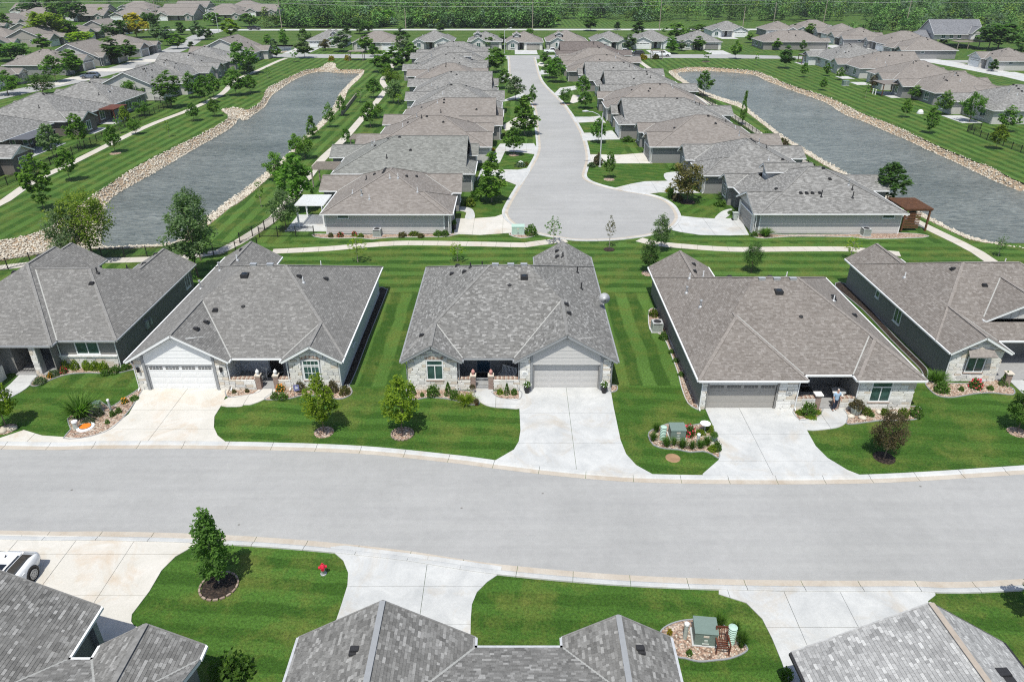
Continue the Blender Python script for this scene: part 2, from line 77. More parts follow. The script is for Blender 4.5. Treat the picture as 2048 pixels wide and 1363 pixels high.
'trees':[(-13.1,40.9,4.6,2.38,'oval','lime','lime green young tree on the front lawn before the arched window house','street trees on the front lawns'),(-7.59,40.78,4.59,2.51,'oval','lime','lime green young tree in stone ring on the lawn before the blue door house','street trees on the front lawns'),(-15.41,27.24,5.04,2.34,'cone','mid','tall pointed young tree in brick ring on the lawn beside the fire hydrant','street trees on the front lawns'),(24.52,38.01,3.43,2.27,'round','plum','bronze purple small tree on the front lawn before the porch with the man','street trees on the front lawns'),(35.16,41.02,3.55,2.05,'oval','mid','green young tree at right picture edge on mulch patch of striped lawn','street trees on the front lawns'),(-35.39,41.38,4.23,2.13,'oval','lime','lime green young tree at left picture edge between two boulders','street trees on the front lawns'),(25.77,24.85,4.35,1.93,'oval','mid','young tree at the bottom right corner casting shadow on lawn','street trees on the front lawns'),(-16.74,72.67,3.19,2.05,'sparse','lime','thin lime tree behind the house with the arched window, beside the path','small trees on the lawn behind the front houses'),(-5.94,72.96,2.24,1.95,'sparse','lime','thin lime sapling behind the left end of the blue door house','small trees on the lawn behind the front houses'),(4.81,78.43,3.3,2.07,'sparse','mid','see-through sapling by the court, behind the peak of the blue door house','small trees on the lawn behind the front houses'),(11.04,76.8,3.95,1.24,'sparse','bronze','narrow bronze sapling beside the middle of the round turning court','small trees on the lawn behind the front houses'),(16.76,76,4.32,2.23,'oval','blue','blue green young tree beside the lower right edge of the turning court','small trees on the lawn behind the front houses'),(14.34,69.7,3.7,2.08,'oval','dark','dark small tree on red mulch behind the satellite dish house','small trees on the lawn behind the front houses'),(25.11,69.7,3.27,2.08,'round','dark','dark small tree behind the ridge of the house with the man','small trees on the lawn behind the front houses'),(36.99,73.25,2.98,1.74,'sparse','lime','light green sapling left of the rear roof peak of the far right house','small trees on the lawn behind the front houses'),(-45.75,73.25,7.48,5.67,'round','olive','broad yellow green tree overhanging the lower left corner of the pond','big trees by the left pond'),(-47.19,72.08,6.12,4.24,'round','blue','blue green leafy tree in front of the broad yellow green pond tree','big trees by the left pond'),(-32.52,68.62,8.73,4.84,'oval','blue','large blue green tree between the two leftmost front houses','big trees by the left pond'),(-34.04,73.25,7.8,3.21,'vase','dark','dark branchy tree top behind the large blue green tree','big trees by the left pond'),(-27.99,91.05,7,4,'oval','mid','largest dense green tree beside the fence by the white pergola house','trees along the east bank of the left pond'),(-27.33,82.77,5.36,3.23,'oval','blue','silvery blue tree in the lawn corner below the white pergola','trees along the east bank of the left pond'),(-33.25,92.12,3.56,1.18,'sparse','mid','spindly sapling on the striped bank left of the silvery tree','trees along the east bank of the left pond'),(-35.26,105.35,3.92,2.66,'round','mid','round crowned tree at the water edge above the spindly sapling','trees along the east bank of the left pond'),(-34.21,118.45,3.57,2.63,'round','mid','right one of two close trees at the pond edge past the round tree','trees along the east bank of the left pond'),(-36.16,120.51,3.46,2,'oval','mid','left one of two close trees at the pond edge past the round tree','trees along the east bank of the left pond'),(-36.69,133.9,4.11,2.01,'cone','mid','pointed young tree at the pond edge above the close pair','trees along the east bank of the left pond'),(-35.77,143.76,4.44,1.76,'oval','mid','young tree on east pond bank, second from the far end','trees along the east bank of the left pond'),(-35.89,155.57,4.04,1.57,'oval','mid','young tree on east pond bank, nearest the far end','trees along the east bank of the left pond'),(-29.59,129.42,2.79,1.42,'oval','mid','small tree astride the path beside the slatted wooden pergola','trees along the east bank of the left pond'),(-27.89,144.24,4.64,3.52,'oval','mid','bushy tree by the path near the low wooden retaining edge','trees along the east bank of the left pond'),(-34.92,171.88,2.97,2.07,'sparse','mid','sapling on the striped bank right of the pond far end','trees along the east bank of the left pond'),(-32.96,178.03,4.41,2.61,'oval','mid','young tree on the lawn strip just above the path bend','trees along the east bank of the left pond'),(-28.35,153.39,2.61,2.7,'round','mid','leafy small tree beside the path below the bend','trees along the east bank of the left pond'),(-30.92,193.25,4.37,3.84,'round','olive','yellow green tree beside the path bend in the left strip','trees along the east bank of the left pond'),(-27.31,171.22,4.81,3.2,'round','blue','gray green tree just right of the narrow path bend','trees along the east bank of the left pond'),(-25.68,168.63,2.39,2.27,'sparse','lime','small lime bush tree behind the left row yards','trees along the east bank of the left pond'),(-38.01,222.25,5.6,4.96,'oval','mid','left tree of the clump past the pond far end','trees along the east bank of the left pond'),(-35.43,227.7,6.14,4.77,'oval','mid','middle tree of the clump past the pond far end','trees along the east bank of the left pond'),(-33.65,234.58,4.88,3.99,'oval','dark','right tree of the clump past the pond far end','trees along the east bank of the left pond'),(-34.24,207.28,4.13,3.28,'oval','mid','tree below the clump past the pond far end','trees along the east bank of the left pond'),(-61.13,90.62,7.16,3.08,'tall','mid','tall narrow tree at the near end of the outer path','trees along the outer path left of the pond'),(-65.67,105.07,4.71,2.35,'oval','mid','second tree from the near end, right beside the outer path','trees along the outer path left of the pond'),(-67.75,122.99,4.42,2.2,'oval','mid','small tree with bare soil ring below the outer path','trees along the outer path left of the pond'),(-70.92,137.34,2.84,2.06,'round','mid','small round tree touching the outer path in its middle','trees along the outer path left of the pond'),(-63.68,135.18,3.07,1.11,'sparse','olive','tiny sapling on the striped slope above the rock bank','trees along the outer path left of the pond'),(-65.04,150.23,3.54,1.83,'oval','mid','small tree below the outer path near the rock spur','trees along the outer path left of the pond'),(-62.5,155.02,3.53,1.88,'oval','mid','small tree on the slope right above the rock spur','trees along the outer path left of the pond'),(-75.61,118.45,5.56,2.94,'oval','blue','silvery tree in the back yard behind the dark awning house','trees along the outer path left of the pond'),(-75.13,125.94,5.58,2.94,'oval','mid','full green tree in the back yard by the brown lattice screen','trees along the outer path left of the pond'),(-74.27,138.23,3.22,1.51,'sparse','mid','sapling inside the yard fence below the red pergola','trees along the outer path left of the pond'),(-76.12,144.73,3.71,1.77,'oval','olive','reddish green sapling in front of the red pergola','trees along the outer path left of the pond'),(-78.11,155.57,2.74,2.94,'round','mid','bushy tree right beside the red pergola','trees along the outer path left of the pond'),(-75.8,164.87,7.56,3.96,'tall','mid','tall tree in front of the striped siding gable wall','trees along the outer path left of the pond'),(-76.2,178.03,5.63,2.84,'oval','mid','slim tree right of the tall tree by the gable wall','trees along the outer path left of the pond'),(-70.52,171.22,5.88,3.2,'oval','mid','tree beside the outer path where it bends, upper part','trees along the outer path left of the pond'),(-71.44,178.73,5.32,2.86,'oval','mid','small tree between the path bend and the far rear houses','trees along the outer path left of the pond'),(-77.32,219.1,7.53,6.6,'round','mid','large round tree by the rear of the big gabled house','trees along the outer path left of the pond'),(-67.03,181.62,6.07,3.62,'oval','mid','tree on the striped slope below the large round one','trees along the outer path left of the pond'),(-64.83,185.35,4.21,3.21,'oval','mid','tree right of the path above the rock bank, upper left','trees along the outer path left of the pond'),(-75.21,217.04,3.49,2.86,'oval','blue','small silvery tree on the path side of the large round tree','trees along the outer path left of the pond'),(-68.24,211.08,2.76,1.39,'sparse','mid','thin sapling alone on the upper striped slope','trees along the outer path left of the pond'),(-87.81,173.21,4.42,4.63,'round','mid','low branchy tree against the siding gable wall left end','trees along the outer path left of the pond'),(-125.99,240.62,7.16,5.34,'oval','dark','left one of two teardrop shaped trees on a lawn island','trees in the left neighbourhood front yards'),(-125,249.57,6.05,4.55,'oval','dark','right one of two teardrop shaped trees on a lawn island','trees in the left neighbourhood front yards'),(-123.19,203.6,6.56,4.3,'oval','mid','tall leafy tree beside the gray car driveway, left one','trees in the left neighbourhood front yards'),(-125.18,216.03,6.65,4.26,'oval','mid','tree with visible trunk just left of the gray car','trees in the left neighbourhood front yards'),(-122.96,182.36,5.18,5.58,'round','mid','round tree at the left edge by the pale driveway','trees in the left neighbourhood front yards'),(-114.17,182.36,4.61,5.34,'round','dark','dark bushy tree behind the ridge of the near left houses','trees in the left neighbourhood front yards'),(-184.57,307.73,11.07,11.46,'round','olive','biggest bright green tree in the left neighbourhood','trees in the left neighbourhood front yards'),(-183.08,320,7.19,9.88,'round','mid','broad tree just right of the biggest bright green tree','trees in the left neighbourhood front yards'),(-277.56,457.73,10.01,13.37,'round','dark','dark round tree among roofs at the upper left corner','trees in the left neighbourhood front yards'),(-250.14,433.67,11.49,11.57,'round','mid','left one of two large touching trees at upper left','trees in the left neighbourhood front yards'),(-234.43,418.95,10.17,11.2,'round','dark','right one of two large touching trees at upper left','trees in the left neighbourhood front yards'),(-163.62,249.57,5.45,9.43,'round','mid','wide hedge like tree mass at the left edge','trees in the left neighbourhood front yards'),(-164.87,324.3,6.33,10.02,'round','dark','dark round tree left of the golden yellow tree','trees in the left neighbourhood front yards'),(-159.15,328.71,8.52,8.86,'round','gold','golden yellow tree in the left neighbourhood','trees in the left neighbourhood front yards'),(-168.52,363.11,7.65,6.98,'round','dark','dark tree right behind the golden yellow tree','trees in the left neighbourhood front yards'),(-225.74,433.67,5.53,7.18,'round','lime','pale lime tree before the far left roofs','trees in the left neighbourhood front yards'),(-238.18,363.11,7.65,6.98,'round','mid','green tree cut by the left edge, upper part','trees in the left neighbourhood front yards'),(-169.22,277.38,5.5,4.68,'oval','mid','narrow tree under the biggest bright green tree','trees in the left neighbourhood front yards'),(-165.35,296.33,4.96,8.05,'round','lime','light green shrubby tree right below the biggest bright tree','trees in the left neighbourhood front yards'),(-142.61,311.72,6.29,5.62,'oval','blue','gray green tree by the curve of the left street, lower','trees in the left neighbourhood front yards'),(-132.43,296.33,6.71,4.6,'oval','blue','second gray green tree by the curve of the left street','trees in the left neighbourhood front yards'),(-124.2,285.7,5.14,5.19,'oval','mid','leafy tree on the inside of the left street curve','trees in the left neighbourhood front yards'),(-146.37,342.66,5.65,3.52,'cone','dark','small conifer at the junction with the far road','trees in the left neighbourhood front yards'),(-118.99,285.7,2.75,1.86,'cone','dark','tiny dark conifer standing beside the left street','trees in the left neighbourhood front yards'),(-129.04,317.89,6.78,3.68,'oval','blue','silvery tree at the tip of the left street bend','trees in the left neighbourhood front yards'),(-127.77,322.13,4.4,4.16,'oval','mid','small tree beside the silvery one at the street bend','trees in the left neighbourhood front yards'),(-125.68,322.13,4.01,2.91,'cone','dark','dark spruce right of the street bend trees','trees in the left neighbourhood front yards'),(-120.2,330.96,6.84,6.38,'oval','lime','bright yellow green tree behind the big gabled roof','trees in the left neighbourhood front yards'),(-92.31,290.92,4.35,3.01,'oval','mid','tree at the near left shore of the small far pond','trees around the back street'),(-87.02,280.66,3.88,2.91,'oval','blue','slim tree in front of the small far pond','trees around the back street'),(-79.45,257.77,3.75,2.35,'oval','mid','street tree below the small far pond, on the verge','trees around the back street'),(-85.08,287.42,6.36,2.97,'oval','mid','tree at the far shore side of the small far pond','trees around the back street'),(-70.47,246.95,3.91,1.94,'sparse','mid','sapling on the verge across from the small white garage','trees around the back street'),(-69.83,257.77,6.08,4.03,'oval','blue','gray green verge tree right of the small white garage','trees around the back street'),(-79.31,296.33,5.31,4.6,'round','dark','dark tree behind the small white garage','trees around the back street'),(-68.19,280.66,3.38,3.64,'round','plum','purple leafed tree in front of the dormer house','trees around the back street'),(-61.31,275.78,6.29,5.72,'oval','blue','large blue green tree right of the dormer house','trees around the back street'),(-52.39,274.19,5.77,4.63,'oval','mid','tree covering the left part of the long garage house','trees around the back street'),(-47.46,262.06,3.65,3.07,'oval','mid','verge tree right of the far gazebo','trees around the back street'),(-72.47,340.25,3.82,3.94,'cone','dark','dark conifer behind the dormer house','trees around the back street'),(-68.14,347.56,5.73,6.25,'round','dark','dark bushes by the far road left of the court axis','trees around the back street'),(-64.99,352.6,4.57,4.52,'round','mid','green bushes by the far road beside the dark ones','trees around the back street'),(-38.23,263.52,6.04,4.79,'round','blue','bluish tree right of the long garage house driveway','trees around the back street'),(-43.05,300.04,6.08,5.43,'oval','dark','dark tall tree behind the bluish driveway tree','trees around the back street'),(-33.39,254.98,4.64,3.99,'oval','mid','leafy tree by the corner driveway behind the left row','trees around the back street'),(-32.95,357.78,3.58,3.22,'cone','dark','small dark conifer behind the gabled back house','trees around the back street'),(-8.74,285.7,3.77,4.44,'round','mid','round tree beside the far end of the court, left','trees around the back street'),(-4.02,294.5,4.4,4.19,'oval','mid','tree just left of the double garage house','trees around the back street'),(7.64,337.88,2.8,2.61,'round','mid','bush right of the double garage house','trees around the back street'),(-4.7,222.25,6.55,4.96,'oval','mid','large leafy tree at the far left curb of the court','street trees along the court'),(-2.05,192.43,4.47,2.81,'oval','mid','second tree from the far end on the court left side','street trees along the court'),(0.82,174.56,5.21,3.14,'oval','blue','gray green tree standing near the left curb, middle of the court','street trees along the court'),(4.76,167.99,4.31,1.46,'oval','mid','slim tree on the planted curb bump of the court left side','street trees along the court'),(2.44,136.91,7.2,4.64,'cone','mid','tallest tree on the court left side, over the driveways','street trees along the court'),(0.34,121.56,4.46,2.85,'oval','mid','tree in round mulch ring on the lawn left of the court','street trees along the court'),(-2.78,94.58,6.35,3.61,'cone','mid','big dense tree on the lawn nearest the court lower left','street trees along the court'),(23.81,94.81,5.1,3.76,'round','bronze','bronze green round tree in stone ring right of the turning court','street trees along the court'),(14.59,106.45,3.81,1.49,'oval','mid','slim young tree on the large striped lawn right of the court','street trees along the court'),(15.46,130.21,4.11,2.32,'oval','mid','young tree on the striped lawn behind the street lamp','street trees along the court'),(12.13,169.91,3.27,2.51,'round','mid','round little tree on the planted curb bump, right side','street trees along the court'),(16.2,164.26,3.49,2.43,'oval','mid','tree in the second right side lawn behind the bump tree','street trees along the court'),(16.96,179.45,4.78,2.63,'oval','mid','tree close to the pillar of a right row house, middle','street trees along the court'),(11.85,202.7,6.17,3.74,'oval','mid','larger tree on the far right side lawn of the court','street trees along the court'),(10.49,211.08,4.71,3.34,'oval','mid','tree left of the larger one on the far right lawn','street trees along the court'),(10.17,241.86,3.4,2.53,'oval','mid','small tree at the far right corner of the court','street trees along the court'),(43.02,282.32,5.08,3.3,'oval','blue','bluish tree left of the white garage house','trees behind the right pond'),(55.94,342.66,6.46,4.41,'cone','dark','tall dark conifer by the far road pole','trees behind the right pond'),(69.01,324.3,5.38,8.77,'round','spring','bright round green tree behind the back houses','trees behind the right pond'),(85.73,357.78,2.95,7.82,'round','spring','second bright round green tree farther right','trees behind the right pond'),(55.95,269.52,5.2,3.5,'oval','mid','tree between the two white front back houses','trees behind the right pond'),(61.27,279.01,3.36,2.9,'oval','blue','small bluish tree by the wide garage house','trees behind the right pond'),(67.64,280.66,4.55,3.28,'oval','mid','tree before the wide garage house porch','trees behind the right pond'),(74.46,254.98,5.56,2.33,'oval','mid','verge tree right of the wide garage driveway','trees behind the right pond'),(63.48,249.57,3.34,1.96,'sparse','mid','sapling on a bare patch above the right pond','trees behind the right pond'),(76.77,239.39,3.22,1.25,'sparse','mid','thin staked sapling above the right pond rocks','trees behind the right pond'),(83.25,231.09,6.22,3.03,'oval','dark','dark tree at the upper right corner of the right pond','trees behind the right pond'),(96.52,280.66,3.88,2.19,'oval','mid','slim tree left of the long siding house wall','trees behind the right pond'),(105.44,279.01,3.36,1.81,'oval','mid','slim tree at right part of the long siding wall','trees behind the right pond'),(94.98,307.73,3.67,2.39,'oval','mid','small tree by the screened porch of the back house','trees behind the right pond'),(127.08,347.56,4.51,3.12,'cone','dark','conifer in front of the right back gable house','trees behind the right pond'),(129.8,337.88,4.79,3.48,'oval','mid','tree covering the right back gable house window','trees behind the right pond'),(46.3,180.89,5.49,2.89,'oval','mid','young tree on the near bank at the right pond top left','trees behind the right pond'),(44.79,186.11,2.01,1.24,'round','mid','little tree beside the right pond path fence','trees behind the right pond'),(45.89,146.19,6.57,1.28,'cone','mid','very narrow tree with bare stem on the right pond bank','trees behind the right pond'),(49.82,92.78,5.68,3.69,'oval','dark','dense dark tree on the water edge behind the corner house','trees behind the right pond'),(53.91,74.46,2.56,1.54,'sparse','dark','small leaning tree behind the far right house, near water','trees behind the right pond'),(44.51,127.08,2.58,1.23,'round','mid','small tree by the right path railing','trees behind the right pond'),(78.46,189.23,2.99,1.51,'oval','mid','young tree on the right striped bank, below the white wall','trees behind the right pond'),(89.35,215.02,3.2,1.42,'oval','mid','young tree against the white rear wall','trees behind the right pond'),(90.06,207.28,3.1,1.64,'oval','mid','young tree by the first rear patio','trees behind the right pond'),(81.88,212.05,3.82,1.68,'oval','mid','young tree by the corner rock bed of the first rear house','trees behind the right pond'),(84.32,178.03,3.51,1.19,'sparse','mid','sapling near the pale utility post on the striped bank','trees behind the right pond'),(93.02,193.25,2.92,1.8,'round','plum','dark purple small tree before the rear gables','trees behind the right pond'),(94.64,175.24,3.13,2.11,'oval','mid','young tree before the brown screened patio','trees behind the right pond'),(82.07,153.93,3.51,1.66,'oval','mid','young tree left of the white dome cover on the bank','trees behind the right pond'),(79.1,138.23,4.85,2.07,'tall','mid','taller narrow tree right of the white dome cover','trees behind the right pond'),(91.67,157.24,4.58,2.33,'oval','mid','bright young tree before the dark screened porch','trees behind the right pond'),(92.89,149.2,5.44,4.23,'round','mid','large leafy tree by the rear patio, right side','trees behind the right pond'),(94.81,140.03,4.44,3.05,'oval','mid','green tree beside the window at the right edge','trees behind the right pond'),(84.16,125.57,4.07,2.25,'oval','olive','thin tree with dark trunk below the yard fence','trees behind the right pond'),(142.29,224.4,3.18,2.06,'cone','dark','small conifer against the pale side wall','trees behind the right pond'),(175.67,263.52,5.09,5.83,'round','dark','dark tree at the right edge beside a back house','trees behind the right pond'),(178.51,282.32,8.75,12.04,'round','dark','large dark tree covering the wooden deck house','trees behind the right pond'),(168.1,300.04,2.15,2.72,'round','mid','small tree in front of the deck house wall','trees behind the right pond'),(-149.52,392.23,5.49,7.52,'round','mid','bushy green tree at wood edge, left of the street lamp','shrub trees before the far woods'),(-129.9,386.05,5.41,8.4,'round','mid','bushy green tree at wood edge, left of the parked far vehicle','shrub trees before the far woods'),(-112.16,389.11,5.23,9.95,'round','spring','bushy bright green tree at wood edge, right of the far lamp pole','shrub trees before the far woods'),(-95.19,386.05,4.96,9.88,'round','mid','bushy green tree at wood edge, above the small far pond','shrub trees before the far woods'),(-81.56,392.23,5.95,10.03,'round','mid','bushy green tree at wood edge, left of the tall left pole','shrub trees before the far woods'),(-64.94,398.59,6.04,11.2,'round','spring','bushy bright green tree at wood edge, left of the court axis pole','shrub trees before the far woods'),(-43.8,392.23,5.49,10.53,'round','mid','bushy green tree at wood edge, behind the small dark conifer','shrub trees before the far woods'),(-23.66,392.23,5.04,9.02,'round','dark','bushy dark green tree at wood edge, behind the court axis roofs','shrub trees before the far woods'),(-9.97,398.59,6.04,9.67,'round','mid','bushy green tree at wood edge, left of the middle pole','shrub trees before the far woods'),(19.43,398.59,4.65,9.18,'round','mid','bushy green tree at wood edge, right of the middle pole','shrub trees before the far woods'),(36.46,363.11,5.96,6.05,'oval','dark','upright dark green tree at wood edge, behind the brown triple dormer house','shrub trees before the far woods'),(50.03,368.6,3.89,3.31,'cone','dark','pointed dark green tree at wood edge, left of the right tall pole','shrub trees before the far woods')],
